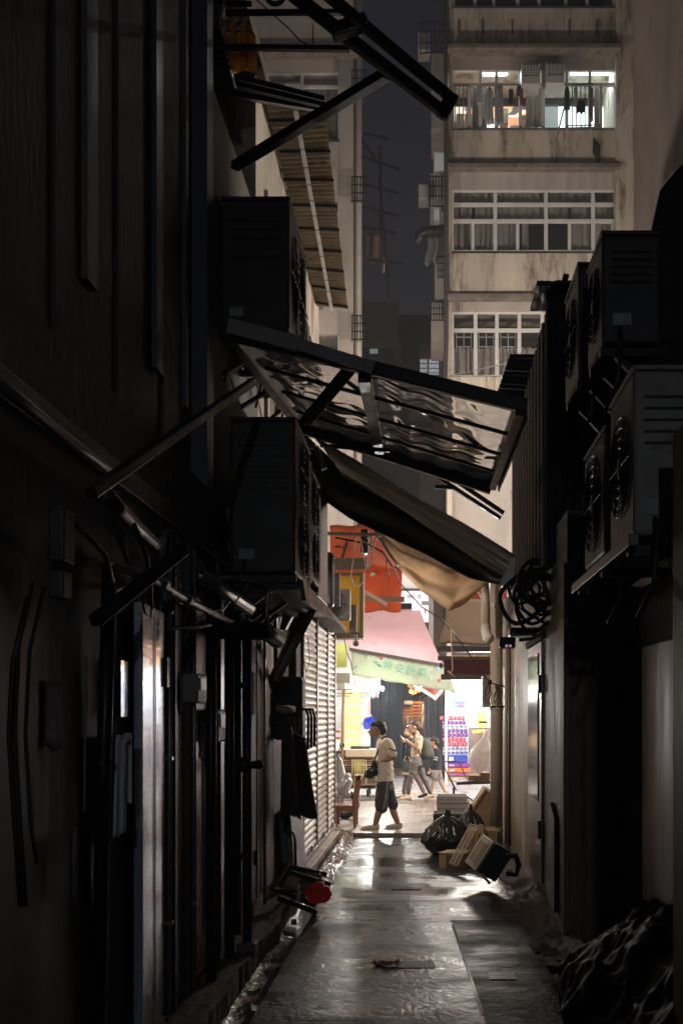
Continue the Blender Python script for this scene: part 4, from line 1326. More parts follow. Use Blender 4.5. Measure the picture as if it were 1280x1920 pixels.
# triangular brackets and hanging things by the shutters
t = thing('steel_bracket', 'black triangular steel bracket with bare struts beside the shutters', 'bracket', at(540, 1180, 8.6))
MB().beam(at(505, 1285, 8.8), at(575, 1135, 8.4), 0.05, 0.05).build('strut', M['black'], t)
MB().beam(at(518, 1275, 8.6), at(585, 1145, 8.2), 0.045, 0.05).build('strut', mat('pale_strut', (0.30, 0.27, 0.24), 0.6, var=0.2), t)
MB().beam(at(520, 1110, 8.9), at(592, 1140, 8.2), 0.05, 0.06).build('arm', M['black'], t)
MB().prism([at(535, 1128, 8.7), at(562, 1128, 8.7), at(535, 1180, 8.7), at(524, 1180, 8.7)], (0, 0.1, 0)).build('plate', M['dullmetal'], t)
BAG = mat('black_bag_cloth', (0.02, 0.02, 0.022), 0.6, var=0.3, bump=0.3, bscale=10)
t = thing('hanging_box', 'black box with curved tubes hanging on the wall before the shutters', 'box', at(540, 1380, 9.0))
MB().obox(at(512, 1388, 9.0), V((0.27, 0.05, 0)), V((0, 0.25, 0)), V((0, 0, 0.60))).build('body', BAG, t, bevel=0.03)
for k in range(3):
    o = 6 * k
    MB().tube([at(566 + o, 1330, 9.0), at(574 + o, 1330, 9.0), at(578 + o, 1345, 9.0), at(577 + o, 1405 - 3 * k, 9.0)], 0.013, 8).build('tube', M['blackplastic'], t, smooth=True)
single('rolled_cloth', 'small pale rolled cloth tucked under the black hanging box', 'cloth', MB().tube([at(517, 1328, 8.9), at(535, 1331, 8.9), at(552, 1330, 8.95)], [0.03, 0.045, 0.03], 10), mat('pale_roll', (0.4, 0.34, 0.28), 0.9, var=0.2, bump=0.4), at(535, 1330, 8.9), smooth=True)


def coat(x0, x1, y0, y1, fl, sd, Y):
    def f(u, v):
        a = 2 * math.pi * u
        w_ = (0.55 + 0.45 * v) * (1 + fl * v)
        xc = (x0 + x1) / 2 + 6 * v
        r = (x1 - x0) / 2 * w_ * (1 + 0.10 * math.sin(a * 5 + sd) * v)
        p = at(xc + r * math.cos(a), y0 + (y1 - y0) * v + 6 * math.sin(a * 2 + sd) * v, Y)
        p.y += 0.09 * math.sin(a) * (1 + 0.4 * v)
        return p
    return f


single('hanging_coat', 'brown work coat with long folds hanging before the shutters', 'coat', MB().sheet(coat(520, 556, 1362, 1532, 0.05, 1, 8.9), 40, 16), mat('brown_coat', (0.06, 0.05, 0.045), 0.8, var=0.3), at(538, 1450, 8.9), smooth=True)
single('folded_umbrella', 'black flared cloth, like a half open umbrella, hanging beside the brown coat', 'umbrella', MB().sheet(coat(545, 582, 1385, 1528, 0.35, 3, 9.1), 40, 16), BAG, at(560, 1450, 9.1), smooth=True)
mb = MB()
for x in (542, 552, 560): mb.tube([at(x, 1345, 9), at(x + 2, 1365, 9), at(x - 3, 1375, 9)], 0.006, 5)
mb.tube([at(480, 1340, 8.7), at(530, 1362, 8.9), at(590, 1395, 9.1)], 0.008, 5)
single('hook_wire', 'thin wires and hooks holding the brown coat on the wall', 'wire', mb, M['dullmetal'], at(545, 1360, 9))
mb = MB().tube([at(516, 1085, 8.8), at(517, 1280, 8.8), at(505, 1290, 8.8)], 0.02, 8).tube([at(506, 1190, 8.7), at(520, 1200, 8.7), at(525, 1210, 8.7)], 0.012, 8)
mb.tube([at(538, 1560, 9.2), at(540, 1400, 9.2), at(530, 1290, 9.2)], 0.03, 8)
single('hanging_hose', 'dark hoses trailing down the wall behind the black hanging box', 'hose', mb, M['blackplastic'], at(520, 1250, 8.8), smooth=True)
mb = MB()
mb.tube([at(570, 1190, 10.6), at(568, 1230, 10.6), at(574, 1262, 10.6), at(580, 1240, 10.6), at(577, 1195, 10.6)], 0.005, 5)
mb.tube([at(590, 1190, 11.6), at(596, 1205, 11.6), at(600, 1212, 11.6)], 0.005, 5)
single('loose_wire', 'thin dark wire loop dangling over the roller shutters', 'wire', mb, M['cable'], at(575, 1230, 10.6))

# ------------------------------------------------------------------ over the shutters and the alley's mouth
mb = MB()
px_box(mb, 598, 625, 1034, 1138, 12.6, 12.8)
single('black_cabinet', 'black metal cabinet hung over the shutters', 'cabinet', mb, M['blackplastic'], at(610, 1138, 12.6), bevel=0.05)
mb = MB()
px_box(mb, 622, 637, 1074, 1136, 13.5, 13.6)
single('brown_cabinet', 'flat brown metal box between the black cabinet and yellow sign', 'cabinet', mb, mat('brown_steel', (0.16, 0.13, 0.12), 0.5), at(632, 1136, 13.5), bevel=0.01)
a, b_ = at(606, 1104, 13.95), at(656, 1162, 13.95)
condenser('outdoor_condenser', 'dusty pale condenser with a round fan in front of the yellow sign', a.x, b_.x, 13.95, 14.15, b_.z, a.z, face='-y', dark=False, bracket=False)
t = thing('yellow_sign', 'blank yellow box sign in a brown frame beside the orange awning', 'sign', at(654, 1195, 15.2))
mb = MB()
px_box(mb, 628, 679, 1077, 1194, 15.2, 15.45)
mb.build('face', mat('yellow_sign_plastic', (0.80, 0.56, 0.05), 0.4, var=0.15, sub=0.5), t)
mb = MB()
px_box(mb, 674, 681, 1073, 1197, 15.15, 15.5)
px_box(mb, 626, 674, 1186, 1197, 15.15, 15.5)
px_box(mb, 626, 674, 1073, 1078, 15.15, 15.5)
mb.build('frame', mat('brown_sign_frame', (0.22, 0.15, 0.07), 0.5, var=0.2), t, bevel=0.01)
mb = MB()
px_box(mb, 655, 668, 1134, 1184, 14.9, 15.1)
mb.build('cover', mat('brown_steel', (0.16, 0.13, 0.12), 0.5), t)
OR = mat('orange_awning_cloth', (0.66, 0.23, 0.11), 0.7, var=0.12, scale=2, bump=0.1, sub=0.55)
t = thing('orange_awning', 'orange fabric awning with a scalloped edge over the alley mouth', 'awning', at(690, 1080, 15.5))
po = bil(at(618, 985, 14.5), at(694, 985, 14.5), at(620, 1072, 16.4), at(754, 1072, 16.4))
MB().sheet(lambda u, v: po(u, v) + V((0, 0, -0.05 * math.sin(v * 3.1) + 0.01 * math.sin(u * 9))), 16, 12, 0.006).build('top', OR, t, smooth=True)
MB().sheet(lambda u, v: at(620 + 134 * u - 3 * v * u, 1072 + v * (70 + 7 * abs(math.sin(u * math.pi * 2.6 + 0.4))), 16.42 + 0.02 * math.sin(u * 8)), 60, 8, 0.006).build('valance', OR, t, smooth=True)
MB().beam(at(640, 1122, 16.3), at(758, 1124, 16.3), 0.05, 0.10).beam(at(680, 1108, 15.9), at(724, 1134, 16.2), 0.05, 0.06).build('bar', mat('pale_awning_bar', (0.5, 0.33, 0.26), 0.6), t)
MB().beam(at(628, 1024, 15.2), at(690, 1024, 15.4), 0.05, 0.04).beam(at(690, 1024, 15.4), at(752, 1070, 16.3), 0.045, 0.04).beam(at(655, 1000, 14.8), at(640, 1050, 15.6), 0.04, 0.03).build('arm', M['black'], t)
mb = MB()
px_box(mb, 624, 688, 1046, 1067, 14.9, 15.0)
single('grey_board', 'grey board spanning above the yellow sign', 'board', mb, mat('grey_board', (0.2, 0.165, 0.145), 0.6), at(656, 1067, 14.9), bevel=0.01)
single('horizontal_bar', 'thin pale bar carrying the white cable loops', 'bar', MB().beam(at(606, 1000, 12.6), at(715, 1003, 12.6), 0.05, 0.04), mat('tan_bar', (0.3, 0.24, 0.19), 0.6), at(660, 1001, 12.6))
mb = MB()
mb.tube([at(667, 1005, 12.6), at(662, 1050, 12.6), at(657, 1080, 12.6), at(663, 1098, 12.6), at(673, 1100, 12.6), at(683, 1088, 12.6), at(686, 1065, 12.6), at(680, 1035, 12.6), at(676, 1010, 12.6)], 0.007, 6)
mb.tube([at(700, 1006, 12.6), at(694, 1030, 12.6), at(702, 1044, 12.6), at(696, 1055, 12.6), at(688, 1068, 12.6), at(692, 1058, 12.6), at(706, 1005, 12.6)], 0.006, 6)
mb.tube([at(680, 1015, 12.6), at(690, 1020, 12.6), at(700, 1016, 12.6), at(708, 1006, 12.6), at(698, 1002, 12.6), at(686, 1010, 12.6)], 0.007, 6)
single('white_cable', 'tangled loops of white cable hanging before the orange awning', 'cable', mb, mat('white_cable', (0.55, 0.48, 0.40), 0.5), at(680, 1040, 12.6), smooth=True)
t = thing('hanging_plug', 'cream power plug dangling on a thin wire before the orange awning', 'plug', at(698, 1077, 12.6))
MB().tube([at(696, 1005, 12.6), at(697, 1072, 12.6)], 0.004, 5).build('wire', M['cable'], t)
MB().ball(at(698, 1077, 12.6), 0.032, 0.018, 0.032).build('plug', mat('cream_plug', (0.62, 0.55, 0.48), 0.5), t, smooth=True)
t = thing('dark_junction', 'dark junction box and frayed wires beside the tan tarpaulin', 'junction box', at(690, 1010, 12.9))
mb = MB()
px_box(mb, 676, 690, 992, 1036, 12.9, 13.1)
mb.build('box', M['black'], t, bevel=0.01)
mb = MB()
mb.tube([at(628, 1008, 12.8), at(660, 1014, 12.8), at(690, 1020, 12.8), at(718, 1036, 12.8), at(735, 1062, 12.8)], 0.012, 6)
mb.tube([at(724, 1048, 12.8), at(730, 1080, 12.8), at(726, 1102, 12.8), at(722, 1080, 12.8), at(724, 1050, 12.8)], 0.005, 5)
mb.build('wire', M['cable'], t)
single('overhead_cable', 'dark cable slanting down over the street toward the drain pipe', 'cable', MB().tube([at(735, 1062, 12.8), at(752, 1096, 12.8), at(790, 1138, 12.8), at(826, 1160, 12.8), at(846, 1182, 12.8), at(880, 1228, 12.8), at(916, 1278, 12.8)], 0.008, 6), M['cable'], at(820, 1160, 12.8))
t = thing('hooked_rope', 'yellow rope with a hook hanging from the slanting cable', 'cord', at(846, 1180, 12.7))
MB().tube([at(845, 1180, 12.7), at(847, 1225, 12.7), at(848, 1255, 12.7), at(845, 1261, 12.7)], 0.009, 6).build('cord', mat('yellow_cord', (0.62, 0.42, 0.24), 0.7), t, smooth=True)
MB().tube([at(839, 1258, 12.7), at(846, 1264, 12.7), at(854, 1271, 12.7)], 0.011, 6).build('hook', mat('yellow_cord', (0.62, 0.42, 0.24), 0.7), t, smooth=True)
t = thing('security_camera', 'small dome security camera under the yellow sign', 'camera', at(667, 1205, 14.7))
MB().tube([at(667, 1190, 14.7), at(667, 1200, 14.7)], 0.02, 8).build('mount', M['acshell'], t)
MB().ball(at(667, 1206, 14.7), 0.055).build('housing', M['acshell'], t, smooth=True)
MB().ball(at(667, 1207, 14.66), 0.02).build('lens', M['blackplastic'], t, smooth=True)
single('thin_black_wire', 'thin black wire trailing from the yellow sign to the vegetable stall', 'wire', MB().tube([at(644, 1182, 14.8), at(646, 1200, 14.8), at(650, 1225, 14.8), at(657, 1240, 14.8), at(660, 1256, 14.8), at(668, 1250, 14.8)], 0.008, 5), M['cable'], at(650, 1220, 14.8))

# an unseen lamp added over the shutters, behind the drip tray, to light the mouth
t = thing('unseen_wall_lamp', 'unseen warm lamp added over the shutters behind the tall condensers', 'lamp', (-1.42, 10.5, 3.3))
MB().box(-1.5, -1.36, 10.42, 10.58, 3.2, 3.38).build('base', M['acdark'], t, bevel=0.01)
MB().ball((-1.26, 10.5, 3.29), 0.06).build('bulb', emat('unseen_lamp_glow', (1, 0.82, 0.62), 12), t, smooth=True)
mb = MB()
for a_ in range(4): mb.ring((-1.27, 10.5, 3.29), 0.075 - 0.004 * a_, 0.004, ('x', 'y', 'z', 'x')[a_], 20, 4)
mb.build('cage', M['black'], t)
bl = lamp('unseen_wall_light', 'SPOT', (-1.14, 10.55, 3.27), 82, (1, 0.89, 0.78), 0.06, t)
bl.data.spot_size = R(128)
bl.data.spot_blend = 0.7
bl.rotation_euler = V((1.7, 2.3, -2.2)).to_track_quat('-Z', 'Y').to_euler()

# drain pipes at the plaster corner
t = thing('drain_pipe', 'short cream drain pipe ending in a pale open elbow', 'pipe', at(912, 1190, 12.4))
MB().tube([at(910, 1060, 12.4), at(910, 1178, 12.4)], 0.058, 14).build('pipe', M['pvc'], t, smooth=True)
MB().tube([at(910, 1172, 12.4), at(910, 1184, 12.38), at(913, 1194, 12.32), at(918, 1198, 12.26)], 0.064, 14).build('elbow', mat('clean_pvc', (0.66, 0.6, 0.5), 0.35), t, smooth=True)
t = thing('drain_pipe', 'tall stained drain pipe standing at the plaster corner', 'pipe', (0.92, 12.7, -0.03))
MB().tube([(0.92, 12.7, -0.03), at(930, 1095, 12.7)], 0.082, 16).build('pipe', M['pvc'], t, smooth=True)
for y in (1132, 1325, 1552): MB().tube([at(930, y, 12.7), at(930, y + 7, 12.7)], 0.092, 16).build('collar', M['pvc'], t)
MB().beam(at(918, 1325, 12.62), at(952, 1325, 12.62), 0.02, 0.02).build('clamp', M['black'], t)
t = thing('drain_pipe', 'thin pale conduit beside the tall stained drain pipe', 'pipe', (1.02, 12.4, 0))
MB().tube([(1.02, 12.4, 0.0), (1.02, 12.4, 3.0)], 0.022, 10).build('pipe', M['pvc'], t, smooth=True)
MB().tube([(1.03, 12.0, 0.1), (1.03, 12.0, 2.9)], 0.018, 10).build('conduit', M['acdark'], t, smooth=True)
t = thing('knotted_cord', 'black cord knotted round the tall stained drain pipe', 'cord', at(917, 1280, 12.5))
MB().ball(at(917, 1279, 12.5), 0.035, 0.03, 0.035).build('knot', M['cable'], t, smooth=True)
MB().tube([at(916, 1282, 12.5), at(908, 1298, 12.5), at(910, 1306, 12.5), at(916, 1300, 12.5), at(918, 1284, 12.5)], 0.008, 6).tube([at(918, 1282, 12.5), at(920, 1302, 12.5), at(915, 1311, 12.5)], 0.007, 6).tube([at(918, 1280, 12.5), at(930, 1284, 12.45), at(945, 1287, 12.5)], 0.009, 6).build('loop', M['cable'], t, smooth=True)
mb = MB()
px_box(mb, 904, 922, 1266, 1326, 13.4, 13.7)
single('meter_box', 'tan meter box behind the tall stained drain pipe', 'meter box', mb, mat('tan_steel', (0.36, 0.29, 0.23), 0.5, var=0.15), at(912, 1326, 13.4), bevel=0.015)

# ------------------------------------------------------------------ plaster side: corrugated boxes, condensers, coils
COR = ridged('dark_corrugated_steel', (0.075, 0.068, 0.066), 0.38, 0.5, 'Y', 9, 0.8)
t = thing('corrugated_enclosure', 'tall dark corrugated steel enclosure with a flat rusted cap', 'enclosure', (1.2, 9, 3.0))
n_ = 60
MB().sheet(lambda u, v: V((0.985 + 0.02 * math.sin(u * math.pi * 2 * 24), 8.0 + 2.9 * u, 3.0 + (2.05 - 0.25 * u) * v)), 240, 1, 0.004).build('side_sheet', COR, t)
MB().sheet(lambda u, v: V((0.985 + 0.30 * u, 8.0 - 0.025 * math.sin(u * math.pi * 2 * 4), 3.0 + 2.27 * v)), 48, 1, 0.004).build('front_sheet', mat('dark_steel_sheet', (0.09, 0.083, 0.082), 0.35, 0.5, var=0.4, streak=0.9, scale=5, rvar=0.12), t)
MB().box(1.02, 1.9, 8.05, 10.9, 3.3, 4.9).build('core', M['darkwall'], t)
MB().sheet(lambda u, v: V((0.90 + 0.45 * u, 7.85 + 0.5 * v, 5.30 + 0.012 * nz3(u * 9, v * 5, 2))), 40, 4, 0.04).build('cap', M['black'], t)
MB().beam((1.13, 8.0, 5.3), (1.16, 8.0, 5.42), 0.05, 0.02, (0, 1, 0)).build('spike', M['black'], t)
t = thing('lean_to_roof', 'dark ridged lean-to roof beside the end of the clear canopy', 'roof', at(985, 700, 10.8))
pr = bil(at(955, 668, 11.5), at(1022, 668, 11.5), at(930, 745, 10.6), at(1018, 752, 10.4))
MB().sheet(lambda u, v: pr(u, v) + V((0, 0, 0.015 * math.sin(v * 60))), 8, 60, 0.02).build('sheet', M['black'], t)
condenser('outdoor_condenser', 'tall dusty condenser nearest on the steel bracket over the dark doorway', 1.0, 1.4, 4.65, 5.25, 2.62, 3.42, face='-x', dark=False, bracket=False)
condenser('outdoor_condenser', 'dusty condenser second on the steel bracket over the dark doorway', 1.0, 1.4, 5.42, 6.1, 2.66, 3.36, face='-x', dark=False, bracket=False)
t = thing('condenser_bracket', 'long steel bracket carrying two dusty condensers over the dark doorway', 'bracket', (1.1, 5.4, 2.55))
MB().beam((0.98, 4.55, 2.58), (0.98, 6.35, 2.58), 0.05, 0.06).build('bar', mat('tarnished_steel', (0.12, 0.115, 0.11), 0.45, 0.6, var=0.3), t, bevel=0.005)
MB().beam((1.38, 4.55, 2.58), (1.38, 6.35, 2.58), 0.05, 0.06).build('bar', M['black'], t)
for y in (4.7, 5.4, 6.2): MB().beam((0.98, y, 2.55), (1.45, y, 2.55), 0.05, 0.05).build('cross_bar', M['black'], t)
condenser('outdoor_condenser', 'dark boxy condenser high above the corrugated enclosure, nearest of its pair', 1.02, 1.36, 5.6, 6.1, 3.92, 4.55, face='-x', bracket=True)
condenser('outdoor_condenser', 'slim condenser just behind the dark boxy one, beside the rusted cap', 1.0, 1.32, 6.35, 6.95, 3.98, 4.72, face='-x', bracket=True)
single('black_hood', 'black sheet hood jutting over the highest condensers', 'hood', MB().prism([at(1210, 470, 6.0), at(1236, 352, 6.0), at(1262, 318, 6.0), at(1330, 260, 6.0), at(1330, 640, 6.0), at(1215, 640, 6.0)], (0.1, 0.5, 0.0)), M['blackplastic'], at(1260, 450, 6.0), bevel=0.03)
mb = MB()
rr = random.Random(3)
for k in range(13):
    c = V((0.86 + rr.uniform(-0.03, 0.2), 8.3 + rr.uniform(-0.12, 0.12), 2.83 + rr.uniform(-0.15, 0.12)))
    r = rr.uniform(0.10, 0.22)
    n = 26
    ph = rr.uniform(0, 6)
    ti = rr.uniform(-0.9, 0.9)
    mb.tube([c + V((r * math.cos(2 * math.pi * i / n), ti * r * math.sin(2 * math.pi * i / n + ph), r * (0.95 + 0.25 * math.sin(4 * math.pi * i / n + ph)) * math.sin(2 * math.pi * i / n))) for i in range(n)], rr.uniform(0.008, 0.02), 6, True)
single('cable_coil', 'thick coil of black cable hung on the plaster corner below the awning', 'cable', mb, M['cable'], (0.87, 8.3, 2.6), smooth=True)
t = thing('cable_tray', 'dark wall tray and silver tube under the black cable coil', 'tray', at(1000, 1185, 8.6))
mb = MB()
px_box(mb, 955, 1035, 1176, 1192, 8.6, 8.8)
mb.build('pan', M['blackplastic'], t, bevel=0.01)
MB().tube([at(972, 1200, 8.3), at(995, 1198, 8.3), at(1012, 1188, 8.2), at(1026, 1173, 8.1)], 0.016, 8).build('tube', M['galv'], t, smooth=True)
mb = MB()
px_box(mb, 936, 966, 1194, 1214, 9.4, 9.6)
mb.build('box', M['acdark'], t, bevel=0.01)
mb = MB()
for x in (949, 956): mb.ball(at(x, 1211, 9.38), 0.014)
mb.build('indicator', emat('violet_indicator', (0.5, 0.3, 0.55), 0.35), t)


# ------------------------------------------------------------------ the street: stalls, signs, lamps and goods
PK = mat('pink_awning_cloth', (0.82, 0.58, 0.61), 0.8, var=0.1, scale=1.5, dirt=(0.66, 0.36, 0.37), dirt_amt=0.06, bump=0.15, bscale=4, sub=0.5)
t = thing('vegetable_stall', 'stall across the street with a pink awning and a pale green lettered valance', 'stall', (-0.8, 22.5, 0))
pp = bil(at(626, 1146, 24.6), at(786, 1142, 24.6), at(655, 1216, 21.5), at(832, 1248, 21.5))
MB().sheet(lambda u, v: pp(u, v) + V((0, 0, -0.07 * math.sin(v * math.pi) + 0.035 * nz3(u * 5, v * 3, 1) + 0.03 * abs(math.sin(u * 9 + v * 3)) * v * (1 - v) * 2)), 40, 24, 0.006).build('awning', PK, t, smooth=True)
GV = mat('pale_green_cloth', (0.50, 0.56, 0.44), 0.8, var=0.15, scale=2.5, dirt=(0.32, 0.35, 0.29), dirt_amt=0.14, bump=0.1, sub=0.4)
pv = bil(at(658, 1218, 21.5), at(834, 1249, 21.5), at(660, 1266, 21.45), at(854, 1298, 21.45))
val = MB().sheet(lambda u, v: pv(u, v) + V((0, 0.03 * math.sin(u * 12 + v * 2) * v, 0.008 * math.sin(u * 30) * v)), 50, 8, 0.006).build('valance', GV, t, smooth=True)
mb = MB().beam(pv(0, 0) + V((-0.04, -0.02, 0.01)), pv(1, 0) + V((0, -0.02, 0.01)), 0.04, 0.07)
for k in range(70):
    u = k / 70 + rnd.random() * 0.01
    p = pv(u, 0) + V((0, -0.045, 0))
    d = 0.03 + 0.06 * rnd.random()
    mb.prism([p, p + V((0.022, 0, -0.004)), p + V((0.011, 0, -d))], (0, 0.008, 0))
mb.build('dark_fringe', mat('dirty_fringe', (0.08, 0.08, 0.07), 0.9, var=0.3), t)
INK = mat('green_lettering', (0.12, 0.42, 0.33), 0.7)
RT = Matrix.Rotation(0.165, 3, 'Y') @ Matrix.Rotation(R(90), 3, 'X')
for ch, px, py, s_ in (('坤', 727, 1249, 0.225), ('安', 748, 1255, 0.23), ('蔬', 769, 1259, 0.235), ('菜', 791, 1262, 0.225)):
    text(ch, s_, INK, 'lettering', val, at(px, py, 21.40), RT)
mb = MB()
for (px, py) in ((705, 1242), (709, 1246), (712, 1249)): mb.ball(at(px, py, 21.41), 0.05, 0.006, 0.02)
mb.build('leaf_emblem', INK, val)
for (px, py, c_) in ((715, 1234, 'red'), (823, 1276, 'red'), (821, 1254, 'blue'), (691, 1232, 'white'), (849, 1280, 'white'), (807, 1271, 'green')):
    MB().ball(at(px, py, 21.395), 0.035, 0.008, 0.045).build('fruit_emblem', mat('print_' + c_, {'red': (0.6, 0.1, 0.14), 'blue': (0.35, 0.45, 0.7), 'white': (0.55, 0.6, 0.52), 'green': (0.4, 0.6, 0.45)}[c_], 0.7), val)
MB().beam(at(768, 1278, 22.0), at(816, 1309, 22.6), 0.06, 0.06).build('arm', M['whitepaint'], t)
MB().beam(at(815, 1310, 22.6), at(832, 1288, 23.2), 0.06, 0.06).build('arm', M['whitepaint'], t)
MB().tube([at(836, 1285, 24.0), at(836, 1400, 24.0), (0.48, 24.0, 0)], 0.03, 8).build('post', M['whitepaint'], t)
mb = MB()
px_box(mb, 803, 812, 1112, 1210, 24.2, 24.4)
px_box(mb, 790, 803, 1127, 1134, 24.2, 24.3)
mb.build('rear_post', mat('grey_post', (0.2, 0.19, 0.2), 0.6), t)

t = thing('shop_sign', 'white lit sign with blue grey characters above the pink awning', 'sign', at(760, 1130, 24.5))
mb = MB()
px_box(mb, 690, 803, 1108, 1130, 24.5, 24.6)
px_box(mb, 772, 803, 1131, 1166, 24.52, 24.6)
sf = mb.build('face', emat('white_sign_face', (0.8, 0.81, 0.85), 0.45), t)
mb = MB()
px_box(mb, 690, 804, 1103.5, 1107, 24.4, 24.6)
mb.build('edge', M['acdark'], t)
BI = mat('blue_grey_lettering', (0.06, 0.08, 0.14), 0.7)
for ch, px, py in (('韓', 767, 1119.5), ('巴', 775.5, 1120.5), ('燒', 785, 1119)):
    text(ch, 0.13, BI, 'lettering', sf, at(px, py, 24.48), Matrix.Rotation(R(90), 3, 'X'))
mb = MB()
px_box(mb, 795, 798, 1142, 1150, 24.49, 24.505)
mb.build('red_mark', mat('print_red', (0.6, 0.1, 0.14), 0.7), sf)
mb = MB()
px_box(mb, 690, 830, 1060, 1103, 24.62, 24.69)
single('pale_fascia', 'pale fascia panel over the white lit sign', 'fascia', mb, M['whitepaint'], at(760, 1100, 24.6))

# left stall: yellow tiled board, pale awning box, lamps
YG = brickmat('yellow_tile_board', (0.72, 0.70, 0.04), (0.80, 0.76, 0.08), (0.9, 0.9, 0.8), 1.0, 0.062, 0.07, 0.4, 0.05, 0.009)
t = thing('lit_stall', 'brightly lit stall with a yellow gridded board under a pale awning box', 'stall', (-2.2, 25, 0))
mb = MB()
px_box(mb, 612, 650, 1206, 1252, 22.6, 22.64)
mb.build('awning_panel', mat('lime_cloth', (0.62, 0.68, 0.22), 0.7, var=0.1, sub=0.5), t)
a, b_ = at(646, 1294, 26.0), at(676, 1408, 26.0)
q = MB().box(-a.x * 0 , b_.x - a.x, 0, b_.z * 0 + a.z - b_.z, 0, 0.05).build('yellow_board', YG, None)
q.rotation_euler = (R(90), 0, 0)
q.parent = t
q.location = V((a.x, 26.0, b_.z)) - V((-2.2, 25, 0))
mb = MB()
px_box(mb, 676, 694, 1294, 1408, 25.9, 26.0)
mb.build('slatted_shutter', ridged('white_slats', (0.7, 0.7, 0.7), 0.5, 0.1, 'Z', 9, 0.8), t)
mb = MB()
px_box(mb, 610, 646, 1294, 1408, 26.05, 26.1)
mb.build('slatted_wall', ridged('white_slats', (0.7, 0.7, 0.7), 0.5, 0.1, 'Z', 9, 0.8), t)
mb = MB()
px_box(mb, 560, 694, 1160, 1294, 26.05, 26.12)
mb.build('upper_board', M['whitepaint'], t)
mb = MB()
px_box(mb, 650, 712, 1273, 1286, 22.0, 22.35)
for k in range(6): px_box(mb, 656 + k * 10, 657.5 + k * 10, 1275, 1285, 21.97, 22.0)
mb.build('awning_box', mat('pale_box', (0.45, 0.45, 0.42), 0.5, var=0.15), t, bevel=0.01)
mb = MB()
px_box(mb, 649, 710, 1288, 1296, 22.0, 22.3)
px_box(mb, 630, 648, 1280, 1292, 21.6, 21.9)
mb.build('awning_roller', mat('olive_box', (0.34, 0.34, 0.27), 0.5), t, bevel=0.015)
MB().box(at(560, 0, 26).x, at(694, 0, 26).x, 23.2, 26.0, 0, 0.62).build('counter', M['acshell'], t, bevel=0.02)
mb = MB()
for y in (23.4, 24.6):
    mb.box(-2.9, -1.75, y, y + 0.06, 2.42, 2.47)
tb = mb.build('tube_lamp', emat('stall_tube', (0.97, 1.0, 0.85), 4), t)
lamp('stall_light', 'AREA', (-2.3, 24.4, 2.40), 14, (0.98, 1.0, 0.86), 1.2, t, 1.4)
for x, lb in ((633, 'rust red tray resting low on the lit stall'), (634, 'rust red tray resting above the other, on the lit stall')):
    mb = MB()
    y = 1372 if 'low' in lb else 1385
    px_box(mb, 626, 637, y - 1385 + 1382, y - 1385 + 1386, 20.4, 20.8)
    single('red_tray', lb, 'tray', mb, mat('rust_plastic', (0.4, 0.12, 0.06), 0.5), at(x, y, 20.4), bevel=0.01)
t = thing('stall_lamp', 'white glowing lamp hanging at the edge of the pale awning box', 'lamp', at(712, 1290, 21.9))
MB().cap(at(709, 1290, 21.9), at(716, 1291, 21.9), 0.04, 0.05).build('bulb', emat('lamp_glass', (1, 1, 1), 9), t, smooth=True)
lamp('stall_lamp_light', 'POINT', at(713, 1301, 21.7), 190, (1, 0.98, 0.93), 0.08, t)
t = thing('hanging_bags', 'pink and white plastic bags dangling below the glowing stall lamp', 'bag', at(702, 1300, 21.6))
MB().ball(at(699, 1303, 21.6), 0.07, 0.04, 0.08).build('bag', mat('clear_bag', (0.75, 0.72, 0.74), 0.4, sub=0.4), t, smooth=True)
MB().prism([at(704, 1295, 21.6), at(708, 1295, 21.6), at(709, 1308, 21.6), at(705, 1308, 21.6)], (0, 0.02, 0)).build('pink_bag', mat('pink_plastic', (0.75, 0.35, 0.45), 0.5), t)
t = thing('hanging_basin', 'blue plastic basin hanging on a pink strap behind the walking man', 'basin', at(692, 1355, 20.6))
MB().beam(at(691, 1298, 20.6), at(692, 1337, 20.6), 0.03, 0.02).tube([at(692, 1336, 20.6), at(697, 1343, 20.6)], 0.012, 6).build('strap', mat('pink_plastic', (0.75, 0.35, 0.45), 0.5), t)
c0 = at(692, 1356, 20.6)
n_ = V((0.55, -0.45, -0.35)).normalized()
u_ = n_.orthogonal().normalized()
w_ = n_.cross(u_)
MB().sheet(lambda u, v: c0 - n_ * 0.10 * v + (u_ * math.cos(2 * math.pi * u) + w_ * math.sin(2 * math.pi * u)) * (0.15 - 0.05 * v) * (1 if v < 0.99 else 0.01), 24, 8, 0.006).build('bowl', mat('blue_plastic', (0.10, 0.18, 0.75), 0.35, sub=0.5), t, smooth=True)
single('wooden_pole', 'thin wooden pole standing by the lit stall and cardboard trolley', 'pole', MB().tube([at(644, 1292, 19.5), at(641, 1400, 19.5), (-1.74, 19.5, 0)], 0.03, 8), mat('brown_wood', (0.30, 0.16, 0.08), 0.6, var=0.2), (-1.72, 19.5, 0), smooth=True)
mb = MB()
for (y, x1) in ((1292, 660), (1299, 662), (1304, 656)): px_box(mb, 630, x1, y, y + 2.2, 19.3, 19.4)
px_box(mb, 628, 656, 1262, 1280, 19.2, 19.4)
single('stall_shelf_frame', 'dim metal shelf frame at the top of the wooden pole', 'frame', mb, mat('olive_box', (0.34, 0.34, 0.27), 0.5), at(640, 1300, 19.3))

